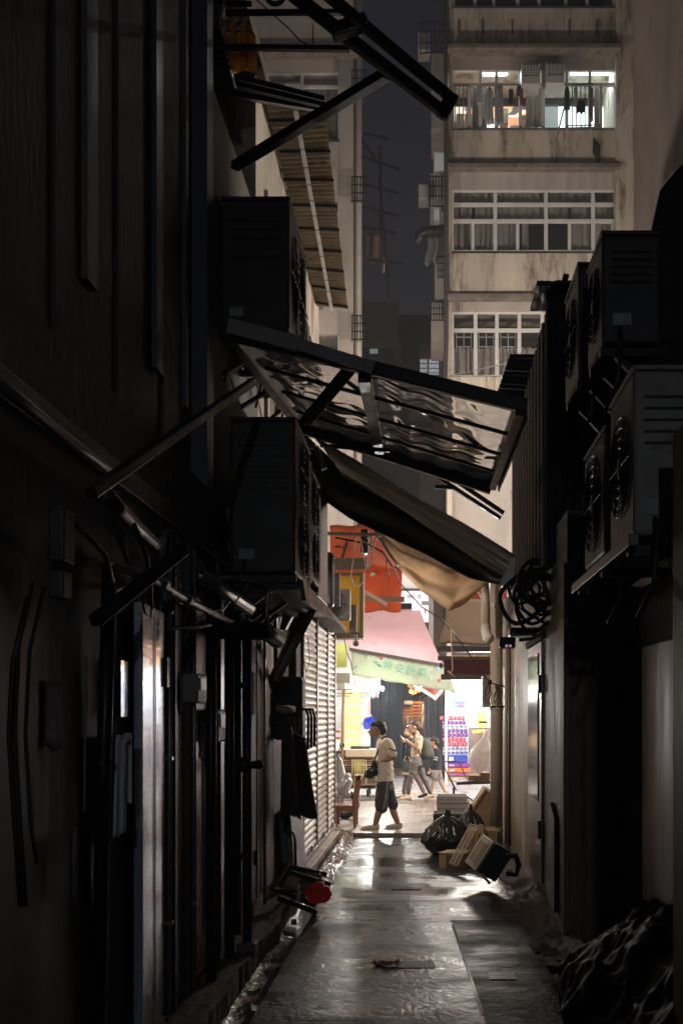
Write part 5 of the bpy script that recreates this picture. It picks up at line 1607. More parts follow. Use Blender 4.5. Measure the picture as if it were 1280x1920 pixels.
# cardboard trolley
t = thing('cardboard_trolley', 'trolley piled with flattened cardboard tied with yellow straps', 'trolley', (-1.45, 20.8, 0))
for k in range(15):
    z = 0.24 + k * 0.052
    w_ = 0.34 + 0.05 * rnd.random()
    MB().box(-1.46 - w_, -1.46 + w_, 20.5 + 0.05 * rnd.random(), 21.2, z, z + 0.02 + 0.025 * rnd.random()).build('cardboard_sheet', mat('cardboard_dark' if k % 2 else 'cardboard', (0.2, 0.13, 0.08) if k % 2 else (0.36, 0.22, 0.12), 0.85, var=0.25, scale=5), t)
mb = MB()
px_box(mb, 647, 703, 1405, 1420, 20.45, 21.2)
mb.build('cream_box', mat('cream_carton', (0.55, 0.46, 0.32), 0.8, var=0.1), t, bevel=0.02)
mb = MB()
px_box(mb, 657, 692, 1399, 1405, 20.6, 21.0)
mb.build('flat_tray', M['acdark'], t, bevel=0.01)
for k in range(8):
    x = 660 + k * 3.6
    MB().tube([at(x, 1424, 20.42), at(x + 1.5 * math.sin(k), 1445, 20.38), at(x - 2 + 3 * math.sin(k * 2), 1462 + 8 * (k % 3), 20.4)], 0.014, 5).build('strap', mat('yellow_strap', (0.52, 0.44, 0.16), 0.7), t)
MB().box(-1.85, -1.1, 20.5, 21.2, 0.17, 0.21).build('deck', M['black'], t)
for x in (-1.72, -1.26):
    for y in (20.55, 21.1): MB().tube([(x - 0.03, y, 0.075), (x + 0.03, y, 0.075)], 0.075, 14).build('wheel', M['blackplastic'], t)

# scooter half hidden behind the shutters
SIL = mat('silver_scooter_paint', (0.55, 0.55, 0.56), 0.28, 0.5, var=0.1)
t = thing('scooter', 'silver scooter parked round the corner, nose showing past the shutters', 'scooter', (-1.75, 16.2, 0))
MB().cap((-1.42, 16.2, 0.52), (-1.50, 16.2, 0.98), 0.11, 0.07).cap((-1.42, 16.2, 0.52), (-1.36, 16.2, 0.62), 0.13, 0.11).build('leg_shield', SIL, t, remesh=0.012)
MB().loft([((-1.36, 16.2, 0.34), 0.10, 0.06), ((-1.37, 16.2, 0.42), 0.13, 0.08), ((-1.40, 16.2, 0.5), 0.05, 0.05)]).build('fender', SIL, t, smooth=True)
MB().ring((-1.38, 16.2, 0.24), 0.19, 0.055, 'y').build('wheel', M['blackplastic'], t, smooth=True)
MB().ball((-1.33, 16.2, 0.72), 0.05, 0.07, 0.05).build('headlight', M['whitepaint'], t, smooth=True)
MB().tube([(-1.52, 15.9, 1.06), (-1.49, 16.2, 1.02), (-1.52, 16.5, 1.06)], 0.018, 8).build('handlebar', M['black'], t)
for y in (15.95, 16.45): MB().tube([(-1.50, y, 1.05), (-1.44, y, 1.2)], 0.008, 6).ball((-1.43, y, 1.24), 0.02, 0.06, 0.05).build('mirror', M['blackplastic'], t, smooth=True)
MB().cap((-2.0, 16.2, 0.55), (-2.55, 16.2, 0.6), 0.16, 0.12).cap((-1.5, 16.2, 0.32), (-2.1, 16.2, 0.32), 0.12).build('body', SIL, t, remesh=0.02)
MB().cap((-1.95, 16.2, 0.74), (-2.5, 16.2, 0.78), 0.10, 0.08).build('seat', M['blackplastic'], t, smooth=True)
MB().ring((-2.5, 16.2, 0.24), 0.19, 0.055, 'y').build('wheel', M['blackplastic'], t, smooth=True)

# passage behind: dark curtain, crates, warm bulbs
mb = MB().sheet(lambda u, v: V((at(690, 0, 31).x + 1.12 * u, 31 + 0.05 * math.sin(u * 25 + v) + 0.04 * nz3(u * 4, v * 2, 1), 0.02 + 3.0 * v)), 40, 6, 0.01)
single('dark_curtain', 'tall blue grey curtain hanging in the passage behind the walking people', 'curtain', mb, mat('blue_grey_cloth', (0.13, 0.16, 0.20), 0.85, var=0.2, scale=1.5), (-1.3, 31, 0), smooth=True)
mb = MB().sheet(lambda u, v: V((-0.08 + 0.55 * u, 27.0 + 0.06 * math.sin(u * 18 + v), 0.02 + (2.5 - 0.3 * (1 - u)) * v)), 30, 6, 0.01)
single('dark_tarpaulin', 'dark grey tarpaulin hanging next to the tissue packs', 'tarpaulin', mb, mat('charcoal_cloth', (0.05, 0.05, 0.052), 0.8, var=0.4, scale=3, streak=0.7), (0.2, 27, 0), smooth=True)
mb = MB().sheet(lambda u, v: at(790 + 40 * u, 1283 + (26 - 20 * abs(u - 0.7)) * v, 25.5 + 0.05 * math.sin(u * 9)), 14, 6, 0.01)
single('red_tarpaulin', 'red tarpaulin scrap behind the white awning arms', 'tarpaulin', mb, mat('red_cloth', (0.5, 0.09, 0.06), 0.7, sub=0.3), at(810, 1300, 25.5), smooth=True)
struct('passage_back', MB().box(-8, 8, 46, 46.3, 0, 9), M['darkwall'])
CR = mat('slatted_wood', (0.46, 0.22, 0.10), 0.7, var=0.25, scale=4)
for i, (x0, x1, y0, y1) in enumerate(((750, 771, 1318, 1346), (772, 800, 1314, 1346))):
    t = thing('wooden_crate', 'slatted wooden crate in the passage, ' + ('small one with a grey lid' if i == 0 else 'larger one beside the white bags'), 'crate', at((x0 + x1) / 2, y1, 36), 'slatted crates in the passage')
    mb = MB()
    for k in range(5):
        y = y0 + (y1 - y0) * (k + 0.5) / 5
        px_box(mb, x0, x1, y - 1.7, y + 1.7, 36, 36.03)
    mb.build('slats', CR, t)
    mb = MB()
    for x in (x0 + 1, (x0 + x1) / 2, x1 - 1): px_box(mb, x - 1, x + 1, y0, y1, 35.97, 35.998)
    mb.build('upright', CR, t)
    mb = MB()
    px_box(mb, x0, x1, y0, y1, 36.3, 36.34)
    mb.build('back', mat('dark_wood', (0.12, 0.06, 0.04), 0.8), t)
mb = MB()
px_box(mb, 757, 773, 1314, 1321, 35.7, 35.9)
single('grey_lid', 'grey plastic lid lying on the small wooden crate', 'lid', mb, mat('grey_plastic', (0.4, 0.45, 0.5), 0.5), at(765, 1320, 35.7), bevel=0.02)  # a loose grey lid, without a tub
mb = MB()
px_box(mb, 745, 802, 1346, 1378, 35.9, 36.6)
single('storage_bench', 'brown bench under the slatted wooden crates', 'bench', mb, mat('brown_bench', (0.22, 0.13, 0.10), 0.7, var=0.2), at(770, 1378, 35.9), bevel=0.02)
for i, (x, y, h_) in enumerate(((763, 1350, 16), (793, 1340, 40), (803, 1330, 46), (800, 1372, 20))):
    mb = MB().sheet(lambda u, v, x=x, y=y, h_=h_: at(x - 3 + 6 * u + 1.5 * math.sin(v * 7), y - h_ / 2 + h_ * v, 35.5 + 0.08 * math.sin(u * 6 + v * 9)), 8, 10, 0.02)
    single('hanging_bag', ['pale blue bag on the brown bench behind the woman', 'long white bag hanging beside the larger wooden crate', 'long white bag hanging against the dark tarpaulin', 'crumpled white bag low beside the brown bench'][i], 'bag', mb, mat('white_bag' if i else 'pale_blue_bag', (0.75, 0.75, 0.75) if i else (0.55, 0.68, 0.78), 0.6, sub=0.3), at(x, y, 35.5), smooth=True)
t = thing('string_of_bulbs', 'warm glowing bulbs and clutter at the top of the passage', 'lights', at(785, 1292, 35))
for (x, y, r) in ((788, 1287, 0.07), (780, 1292, 0.05), (770, 1297, 0.06), (775, 1307, 0.04)):
    MB().ball(at(x, y, 35), r).build('bulb', emat('warm_bulb', (1, 0.55, 0.2), 7), t, smooth=True)
mb = MB()
for k in range(10): mb.beam(at(764 + k * 3, 1286 + (k % 4) * 6, 35.4), at(774 + k * 3, 1290 + (k % 3) * 6, 35.5), 0.10, 0.06)
mb.build('clutter_board', CR, t)
lamp('bulb_light', 'POINT', at(783, 1296, 34.6), 90, (1, 0.6, 0.3), 0.1, t)
mb = MB()
for k in range(6): mb.beam(at(766 + 8 * k, 1310 - 3 * (k % 3), 34), at(784 + 7 * k, 1302 - 2 * k % 5, 34), 0.12, 0.12)
single('dark_netting', 'dark bundled netting under the warm bulbs', 'netting', mb, M['black'], at(785, 1305, 34))

# shop with tissue packs
t = thing('corner_shop', 'brilliantly lit shop bay with white unit and shelves of goods beside the tissue packs', 'shop', (1.3, 27, 0))
mb = MB()
px_box(mb, 836, 880, 1240, 1470, 27.6, 27.9)
mb.build('white_unit', mat('white_laminate', (0.80, 0.80, 0.82), 0.35, var=0.04), t)
mb = MB()
px_box(mb, 841, 876, 1294, 1316, 27.55, 27.595)
mb.build('unit_door', mat('pale_lilac_panel', (0.58, 0.58, 0.75), 0.4), t, bevel=0.004)
mb = MB()
px_box(mb, 850, 853, 1297, 1299, 27.5, 27.545)
px_box(mb, 850, 853, 1306, 1308, 27.5, 27.545)
px_box(mb, 850, 875, 1316.5, 1318, 27.5, 27.545)
px_box(mb, 850, 875, 1323, 1324.5, 27.5, 27.545)
for k in range(5): px_box(mb, 853 + k * 3.4, 855 + k * 3.4, 1291, 1293, 27.5, 27.545)
mb.build('blue_mark', mat('blue_print', (0.08, 0.12, 0.5), 0.5), t)
mb = MB()
px_box(mb, 858, 871, 1319.5, 1321.5, 27.5, 27.545)
mb.build('violet_strip', mat('violet_print', (0.45, 0.15, 0.5), 0.5), t)
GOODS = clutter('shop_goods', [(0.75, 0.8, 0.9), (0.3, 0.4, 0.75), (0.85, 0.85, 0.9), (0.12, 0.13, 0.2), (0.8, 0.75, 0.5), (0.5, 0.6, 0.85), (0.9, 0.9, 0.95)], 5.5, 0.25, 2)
mb = MB()
px_box(mb, 880, 960, 1250, 1365, 27.4, 27.6)
mb.build('shelf_wall', GOODS, t)
for y in (1290, 1318, 1345): 
    mb = MB()
    px_box(mb, 880, 960, y, y + 1.6, 27.1, 27.39)
    mb.build('shelf', M['whitepaint'], t)
mb = MB()
px_box(mb, 880, 950, 1364, 1470, 26.9, 27.6)
mb.build('counter', mat('brown_counter', (0.26, 0.17, 0.13), 0.6, var=0.2), t, bevel=0.01)
for i, (x, y, w_, h_) in enumerate(((903, 1345, 19, 22), (905, 1358, 16, 12), (889, 1372, 7, 5), (897, 1371, 6, 6), (905, 1370, 6, 6))):
    mb = MB()
    px_box(mb, x - w_ / 2, x + w_ / 2, y - h_ / 2, y + h_ / 2, 26.5, 26.6)
    mb.build('yellow_carton', mat('yellow_card', (0.75, 0.62, 0.08), 0.6, var=0.3, scale=20), t)
mb = MB()
for (x, y) in ((897, 1287), (899, 1297), (896, 1307), (900, 1312)): px_box(mb, x - 6, x + 6, y, y + 1.6, 26.0, 26.05)
mb.build('hanging_hook', M['black'], t)
MB().box(0.62, 2.6, 26.0, 26.1, 3.07, 3.34).build('fascia', emat('added_orange_strip', (1.0, 0.42, 0.08), 1.1), t)  # added orange strip, unseen from here, glows for the steel door's reflection
MB().box(0.7, 2.4, 25.55, 25.65, 2.82, 2.88).build('tube_lamp', emat('shop_tube', (0.86, 0.9, 1.0), 10), t)
lamp('shop_light', 'AREA', (1.4, 25.6, 2.8), 105, (0.74, 0.82, 1.0), 1.6, t, 0.8, (R(38), 0, 0))
MB().box(0.56, 0.60, 26.2, 27.6, 0, 2.9).build('side_panel', M['whitepaint'], t)
MB().box(0.56, 2.6, 26.2, 27.6, 2.95, 3.05).build('ceiling_panel', M['whitepaint'], t)

rows = [(1342, 1351, 'red', 824, 871), (1351, 1359, 'purple', 828, 873), (1359, 1366, 'white', 829, 877), (1366.5, 1374, 'purple', 829, 876), (1374, 1382, 'purple', 830, 877),
        (1382, 1391, 'red', 829, 873), (1391, 1400, 'red', 831, 876), (1400, 1407.5, 'white', 830, 877), (1407.5, 1416, 'white', 829, 878)]
PCOL = {'red': (0.60, 0.045, 0.04), 'purple': (0.20, 0.02, 0.26), 'white': (0.66, 0.67, 0.74)}
ORD = ['topmost', 'second', 'third', 'fourth', 'fifth', 'sixth', 'seventh', 'eighth', 'ninth']


def pack(label, x0, x1, y0, y1, Y, c_, group):
    t = thing('tissue_pack', label, 'tissue pack', at((x0 + x1) / 2, y1, Y), group)
    mb = MB()
    px_box(mb, x0, x1, y0 + 0.4, y1, Y, Y + 0.24)
    mb.build('wrapper', mat('wrap_' + c_, PCOL[c_], 0.35, var=0.3, scale=18), t, bevel=0.02)
    mb = MB()
    px_box(mb, x0 + 1, x0 + (x1 - x0) * 0.5, y0 + 2, y1 - 2.5, Y - 0.012, Y - 0.002)
    if c_ == 'white':
        px_box(mb, x0 + (x1 - x0) * 0.55, x1 - 1, y0 + 3, y1 - 3, Y - 0.012, Y - 0.002)
    mb.build('printed_panel', mat('pack_print_' + c_, {'red': (0.6, 0.35, 0.5), 'purple': (0.45, 0.25, 0.6), 'white': (0.05, 0.07, 0.25)}[c_], 0.4, var=0.6, scale=40), t)
    return t


for r_, (y0, y1, c_, x0, x1) in enumerate(rows):
    n_ = 6
    for k in range(n_):
        xa = x0 + (x1 - x0) * k / n_
        pack('%s tissue pack in the %s row of the tall stack' % (c_, ORD[r_]), xa + 0.4, xa + (x1 - x0) / n_ - 0.3, y0 + rnd.uniform(-0.5, 0.5), y1, 25.5 + rnd.uniform(0, 0.05), c_, 'tissue packs, %s row of the tall stack' % ORD[r_])
for (y0, y1, x0, x1, c_, lb) in ((1416, 1430, 832, 876, (0.04, 0.07, 0.5), 'large blue pack under the rows of tissue packs'),
                                (1430.5, 1439, 833, 880, (0.30, 0.06, 0.36), 'long purple pack under the large blue pack'),
                                (1439.5, 1449, 834, 882, (0.68, 0.2, 0.05), 'long orange pack between two purple packs'),
                                (1449.5, 1456, 837, 881, (0.32, 0.08, 0.3), 'dull purple pack on the tan carton at the bottom'),
                                (1456.5, 1466, 840, 880, (0.5, 0.38, 0.16), 'tan carton at the foot of the tissue pack stack')):
    t = thing('wrapped_pack', lb, 'pack', at((x0 + x1) / 2, y1, 25.4), None)
    mb = MB()
    px_box(mb, x0, x1, y0, y1, 25.4, 25.75)
    mb.build('wrapper', mat('wrap_%d' % int(y0), c_, 0.35, var=0.5, scale=9), t, bevel=0.03)
    mb = MB()
    px_box(mb, x0 + 9, x0 + 18, y0 + 3, y1 - 3, 25.39, 25.398)
    mb.build('printed_panel', mat('pack_print_w', (0.7, 0.68, 0.7), 0.4, var=0.6, scale=30), t)
t = thing('folding_cart', 'thin black folding cart frame standing before the tissue packs', 'cart', at(855, 1470, 19.5))
MB().tube([at(855, 1482, 19.5), at(833, 1440, 19.5), at(834, 1428, 19.5), at(856, 1427, 19.5), at(862, 1433, 19.5), at(880, 1472, 19.5)], 0.012, 8).build('handle', M['black'], t, smooth=True)
MB().tube([at(840, 1456, 19.5), at(852, 1478, 19.5), at(848, 1480, 19.5)], 0.01, 6).build('leg', M['black'], t)

# right hand awnings of the plaster corner
CAN = mat('brown_canvas', (0.23, 0.165, 0.115), 0.85, var=0.2, scale=2, streak=0.6, bump=0.15, bscale=6, sub=0.3)
t = thing('brown_awning', 'brown canvas awning on a dark roller, beside the tall stained drain pipe', 'awning', at(870, 1205, 16.5))
pb = bil(at(842, 1124, 17.6), at(960, 1124, 17.6), at(822, 1208, 16.2), at(960, 1208, 16.2))
MB().sheet(lambda u, v: pb(u, v) + V((0, 0, -0.06 * math.sin(v * 3.1) + 0.02 * math.sin(u * 8) * v)), 24, 12, 0.006).build('canvas', CAN, t, smooth=True)
mb = MB()
px_box(mb, 818, 960, 1211, 1222, 16.1, 16.3)
mb.build('roller', mat('dark_roller', (0.12, 0.09, 0.09), 0.5, var=0.2), t, bevel=0.02)
mb = MB()
px_box(mb, 820, 960, 1230, 1238, 16.3, 16.4)
px_box(mb, 826, 960, 1264, 1274, 16.25, 16.35)
mb.build('rail', mat('dark_roller', (0.12, 0.09, 0.09), 0.5, var=0.2), t, bevel=0.01)
mb = MB()
px_box(mb, 832, 960, 1238, 1264, 16.36, 16.42)
mb.build('maroon_panel', mat('maroon_cloth', (0.17, 0.05, 0.06), 0.7, var=0.15, sub=0.3), t)
MB().tube([at(826, 1243, 16.25), at(826, 1252, 16.25)], 0.02, 6).build('hook', M['black'], t)
mb = MB()
px_box(mb, 864, 950, 1079, 1126, 18.4, 18.44)
t = thing('red_awning', 'dark red awning cloth above a pale bar, behind the short drain pipe', 'awning', at(890, 1126, 18.4))
mb.build('cloth', mat('dark_red_cloth', (0.26, 0.02, 0.025), 0.7, var=0.15, sub=0.4), t)
MB().beam(at(852, 1130, 18.2), at(950, 1130, 18.2), 0.06, 0.07).build('bar', mat('tan_bar', (0.3, 0.24, 0.19), 0.6), t)
MB().beam(at(878, 1085, 18.3), at(904, 1122, 18.3), 0.03, 0.03).build('arm', mat('tan_bar', (0.3, 0.24, 0.19), 0.6), t)
t = thing('round_lamp', 'glowing round lamp peeping out behind the tall stained drain pipe', 'lamp', at(918, 1253, 18.5))
MB().ball(at(918, 1253, 18.5), 0.075).build('globe', emat('warm_globe', (1, 0.93, 0.85), 8), t, smooth=True)
lamp('round_lamp_light', 'POINT', at(906, 1256, 18.2), 240, (1, 0.90, 0.80), 0.25, t)

# white bag hanging by the drain pipe, and the low trolley below it
PB = mat('translucent_plastic', (0.74, 0.68, 0.66), 0.3, var=0.1, bump=0.7, bscale=9, sub=0.5)
t = thing('plastic_sack', 'big white plastic sack tied beside the tall stained drain pipe', 'sack', at(900, 1450, 15.8))


def sack(u, v):
    a = 2 * math.pi * u
    rr_ = [3, 5, 13, 20, 21, 17, 2]
    i = min(5, int(v * 6))
    f_ = v * 6 - i
    r = rr_[i] * (1 - f_) + rr_[i + 1] * f_
    r *= 1 + 0.16 * nz3(math.cos(a) * 2, math.sin(a) * 2, v * 3) + 0.10 * abs(nz3(math.cos(a) * 6, math.sin(a) * 6, v * 5)) + 0.06 * abs(math.sin(a * 6 + v * 4)) * (1 - v)
    p = at(912 - 13 * min(1, v * 1.6) + r * math.cos(a), 1368 + 82 * v, 15.8)
    p.y += r * math.sin(a) / 130
    return p


MB().sheet(sack, 40, 24).build('sack', PB, t, smooth=True)
t = thing('low_trolley', 'low dark trolley with a glass sheet and flattened cartons on top', 'trolley', (0.75, 15.6, 0))
MB().obox(at(855, 1472, 15.9), V((0.60, 0, 0.02)), V((0.03, 0.5, 0)), V((0, 0, 0.035))).build('deck', M['acdark'], t, bevel=0.01)
MB().obox(at(853, 1468, 15.85), V((0.30, 0, 0.03)), V((0.05, 0.45, 0)), V((0, 0, 0.012))).build('glass_sheet', mat('bluish_sheet', (0.5, 0.55, 0.65), 0.12, var=0.1), t)
for (x0, x1, y0, y1) in ((878, 900, 1454, 1466), (900, 918, 1449, 1462), (885, 918, 1462, 1467)):
    mb = MB()
    px_box(mb, x0, x1, y0, y1, 15.9, 16.3)
    mb.build('carton', mat('cardboard_dark', (0.2, 0.13, 0.08), 0.85), t, bevel=0.01)
for (x, y) in ((0.45, 15.95), (1.0, 15.95), (0.45, 16.3), (1.0, 16.3)): MB().tube([(x, y, 0.06), (x, y, 0.52)], 0.015, 8).tube([(x - 0.02, y, 0.05), (x + 0.02, y, 0.05)], 0.05, 12).build('leg', M['black'], t)
MB().beam(at(866, 1488, 15.9), at(888, 1502, 15.9), 0.02, 0.02).build('brace', M['black'], t)

# an unseen lamp added behind the camera to light the near walls
t = thing('unseen_street_lamp', 'cool unseen lamp added at the far opposite end of the alley', 'street lamp', (0.8, -7, 0))
MB().tube([(0.8, -7, 0), (0.8, -7, 4.9), (0.6, -7, 5.0)], 0.06, 10).build('pole', M['galv'], t, smooth=True)
MB().box(0.4, 0.7, -7.15, -6.85, 4.9, 5.0).build('lamp_head', M['acdark'], t, bevel=0.02)
lamp('unseen_street_light', 'POINT', (0.5, -6.8, 4.7), 85, (0.86, 0.92, 1.0), 0.15, t)
# street lamps above the street, outside the picture, and the lit shop fronts round both corners
for (x, y, p_, lb) in ((-7.5, 16.2, 1450, 'street lamp on the pavement round the shutter corner'), (6.5, 16.4, 1750, 'street lamp on the pavement round the plaster corner')):
    t = thing('unseen_street_lamp', lb, 'street lamp', (x, y, 0), 'street lamps')
    MB().tube([(x, y, 0), (x, y, 7.2), (x, y + 0.6, 7.5), (x, y + 1.4, 7.55)], 0.07, 10).build('pole', M['galv'], t, smooth=True)
    MB().box(x - 0.15, x + 0.15, y + 1.2, y + 1.9, 7.48, 7.6).build('lamp_head', M['acdark'], t, bevel=0.02)
    MB().box(x - 0.12, x + 0.12, y + 1.25, y + 1.85, 7.45, 7.478).build('lens', emat('street_lamp_lens', (1, 0.74, 0.5), 20), t)
    lamp('unseen_street_light', 'POINT', (x, y + 1.55, 7.3), p_, (1, 0.88, 0.76), 0.2, t)
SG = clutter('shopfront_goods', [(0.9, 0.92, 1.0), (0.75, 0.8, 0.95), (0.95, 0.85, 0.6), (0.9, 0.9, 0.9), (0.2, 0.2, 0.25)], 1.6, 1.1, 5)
t = thing('lit_shopfront', 'row of lit shop fronts round the corner past the corner shop', 'shop front', (5, 24.4, 0))
MB().box(2.6, 9.5, 24.35, 24.5, 0.3, 2.7).build('display', SG, t)
MB().box(2.6, 9.5, 24.2, 24.35, 2.75, 3.15).build('fascia', emat('orange_fascia', (1.0, 0.45, 0.12), 1.2), t)
lamp('shopfront_light', 'AREA', (5.5, 23.6, 2.8), 140, (0.95, 0.95, 1.0), 4.0, t, 0.5)
MB().box(2.6, 9.5, 23.2, 24.2, 3.2, 3.25).build('canopy', M['acdark'], t)
t = thing('lit_shopfront', 'row of lit shop fronts round the corner past the lit stall', 'shop front', (-6, 24.4, 0))
MB().box(-10, -3.6, 24.4, 24.5, 0.3, 2.7).build('display', SG, t)
MB().box(-10, -3.6, 24.2, 24.4, 2.75, 3.2).build('fascia', emat('white_fascia', (0.9, 0.95, 1.0), 0.9), t)
lamp('shopfront_light', 'AREA', (-6, 23.4, 2.8), 140, (0.98, 0.97, 0.92), 4.0, t, 0.5)
MB().box(-10, -3.6, 23.2, 24.2, 3.25, 3.3).build('canopy', M['acdark'], t)


# ------------------------------------------------------------------ people, all walking towards the left
def hand(mb, wrist, palm, fdir, side, curl=0.6, s=1.0):
    """palm, four fingers curling along fdir and a thumb off the palm's side"""
    wrist, palm, fdir, side = V(wrist), V(palm), V(fdir).normalized(), V(side).normalized()
    up = fdir.cross(side).normalized()
    mb.cap(wrist, palm, 0.026 * s, 0.030 * s)
    for k, ln in enumerate((0.066, 0.075, 0.070, 0.054)):
        b_ = palm + fdir * 0.035 * s + side * (k - 1.5) * 0.019 * s
        m_ = b_ + (fdir + up * -curl * 0.5).normalized() * ln * 0.55 * s
        e_ = m_ + (fdir * (1 - curl) - up * curl).normalized() * ln * 0.5 * s
        mb.cap(b_, m_, 0.0095 * s, 0.0088 * s).cap(m_, e_, 0.0088 * s, 0.0072 * s)
    b_ = palm - side * 0.028 * s
    m_ = b_ + (fdir * 0.6 - side * 0.7 - up * 0.2).normalized() * 0.035 * s
    mb.cap(b_, m_, 0.012 * s, 0.010 * s).cap(m_, m_ + (fdir * 0.9 - up * 0.4).normalized() * 0.03 * s, 0.010 * s, 0.008 * s)


def head(mb, c, s=1.0, tilt=0.0):
    """face looks along -x; c is the skull's centre; tilt lowers the face"""
    def q(x, y, z):
        x, z = x * s, z * s
        return V(c) + V((x * math.cos(tilt) + z * math.sin(tilt) * -1 * -1, y * s, z * math.cos(tilt) + x * math.sin(tilt)))
    mb.ball(q(0.012, 0, 0.02), 0.094 * s, 0.075 * s, 0.092 * s)
    mb.ball(q(-0.03, 0, -0.03), 0.062 * s, 0.060 * s, 0.085 * s)
    mb.ball(q(-0.05, 0, -0.082), 0.032 * s, 0.036 * s, 0.028 * s)
    mb.cap(q(-0.085, 0, 0.005), q(-0.108, 0, -0.030), 0.010 * s, 0.016 * s)
    mb.cap(q(-0.088, -0.03, 0.022), q(-0.088, 0.03, 0.022), 0.014 * s)
    mb.cap(q(-0.086, -0.018, -0.056), q(-0.086, 0.018, -0.056), 0.010 * s)
    mb.cap(q(-0.084, -0.014, -0.068), q(-0.084, 0.014, -0.068), 0.010 * s)
    for sd in (-1, 1): mb.cap(q(0.012, sd * 0.078, 0.012), q(0.006, sd * 0.076, -0.022), 0.016 * s, 0.010 * s)
    return q


def eyes(q, t, s=1.0):
    e = MB()
    for sd in (-1, 1): e.ball(q(-0.087, sd * 0.030, 0.004), 0.010 * s, 0.012 * s, 0.008 * s)
    e.build('eye', mat('eye', (0.03, 0.02, 0.02), 0.2), t, smooth=True)


def shoe(mb, heel, toe, wd=0.045):
    heel, toe = V(heel), V(toe)
    d = toe - heel
    mb.cap(heel + V((0, 0, 0.045)), heel + d * 0.45 + V((0, 0, 0.045)), wd, wd * 0.95)
    mb.cap(heel + d * 0.45 + V((0, 0, 0.042)), heel + d * 0.86 + V((0, 0, 0.034)), wd * 0.95, wd * 0.72)
    mb.tube([heel + V((0, 0, 0.05)), heel + V((0, 0, 0.10))], [wd * 0.95, wd * 0.85], 12)


def sole(mb, heel, toe, wd=0.05):
    heel, toe = V(heel), V(toe)
    d = (toe - heel)
    sd = d.cross(V((0, 0, 1))).normalized()
    n = 14
    pts = []
    for k in range(n):
        a = 2 * math.pi * k / n
        f_ = 0.5 - 0.56 * math.cos(a)
        pts.append(heel + d * f_ + sd * math.sin(a) * wd * (1.05 if f_ > 0.5 else 0.85))
    mb.prism(pts, (0, 0, 0.022))


POLO = mat('beige_polo_cloth', (0.68, 0.57, 0.46), 0.85, var=0.12, scale=5, bump=0.25, bscale=9)
DKSH = mat('dark_shorts_cloth', (0.055, 0.05, 0.05), 0.85, var=0.2, scale=5, bump=0.25, bscale=8)
SHOE = mat('beige_shoe', (0.58, 0.47, 0.38), 0.7, var=0.15)

# --- the man with the sling bag
Y0 = 14.5
t = thing('person', 'person in beige polo shirt and dark knee length shorts, walking with a black sling bag', 'person', at(722, 1556, Y0))
P = lambda px, py, dy=0.0: at(px, py, Y0, dy)
mb = MB()
q = head(mb, P(706, 1366.5), 1.08, 0.16)
mb.cap(P(712, 1374), P(719, 1388), 0.052, 0.062)
mb.loft([(P(719, 1385), 0.05, 0.10), (P(719, 1392), 0.09, 0.17), (P(720, 1410), 0.115, 0.17), (P(721, 1435), 0.11, 0.15), (P(721, 1462), 0.11, 0.16), (P(722, 1474), 0.10, 0.15)])
mb.chain([(P(727, 1393, -0.18), 0.056), (P(739, 1418, -0.21), 0.044), (P(716, 1427, -0.15), 0.030)])
hand(mb, P(715, 1427, -0.14), P(709, 1427, -0.12), (-1, 0.25, -0.35), (0, 0.3, 1), 0.7, 1.05)
mb.chain([(P(723, 1394, 0.18), 0.056), (P(729, 1421, 0.2), 0.044), (P(710, 1432, 0.08), 0.030)])
hand(mb, P(710, 1432, 0.07), P(705, 1434, 0.05), (-1, -0.3, -0.5), (0, -0.3, 1), 0.7, 1.05)
mb.chain([(P(720, 1470, -0.085), 0.085), (P(713, 1512, -0.085), 0.058), (P(709, 1526, -0.085), 0.056), (P(703, 1548, -0.08), 0.036)])
mb.chain([(P(724, 1472, 0.085), 0.085), (P(734, 1512, 0.085), 0.058), (P(738, 1526, 0.085), 0.055), (P(746, 1547, 0.085), 0.036)])
mb.build('body', M['skin'], t, remesh=0.0075)
eyes(q, t)
mb = MB()
mb.ball(P(711, 1360.5), 0.105, 0.092, 0.082).ball(P(718, 1368), 0.060, 0.088, 0.085).ball(P(699.5, 1358), 0.050, 0.078, 0.045).ball(P(716, 1375), 0.04, 0.07, 0.05)
mb.build('hair', M['hair'], t, remesh=0.012)
mb = MB()
mb.loft([(P(718, 1382), 0.07, 0.085), (P(719, 1387), 0.10, 0.17), (P(719.5, 1394), 0.118, 0.215), (P(720, 1410), 0.135, 0.20), (P(720.5, 1432), 0.132, 0.185), (P(721, 1452), 0.132, 0.19), (P(721, 1465), 0.136, 0.195)])
for sd, pe in ((-1, (737, 1413, -0.225)), (1, (729, 1413, 0.215))):
    mb.cap(P(725, 1392, sd * 0.17), P(731, 1402, sd * 0.20), 0.075, 0.074).cap(P(731, 1402, sd * 0.20), P(*pe), 0.074, 0.072)
mb.build('polo_shirt', POLO, t, remesh=0.011, fold=0.012)
mb = MB()
for sd in (-1, 1): mb.prism([P(713, 1377, sd * 0.055), P(706, 1388, sd * 0.075), P(712, 1390, sd * 0.085), P(722, 1380, sd * 0.075)], (0, sd * 0.012, 0))
mb.build('collar', POLO, t)
mb = MB()
mb.loft([(P(721, 1458), 0.122, 0.175), (P(721, 1472), 0.132, 0.185), (P(722, 1480), 0.12, 0.175)])
mb.chain([(P(719, 1474, -0.09), 0.108), (P(716, 1495, -0.09), 0.104), (P(715.5, 1511, -0.09), 0.106)])
mb.chain([(P(724, 1474, 0.09), 0.105), (P(731, 1498, 0.09), 0.086), (P(736, 1511, 0.09), 0.082)])
sh_ = mb.build('shorts', DKSH, t, remesh=0.012, fold=0.012)
mb = MB()
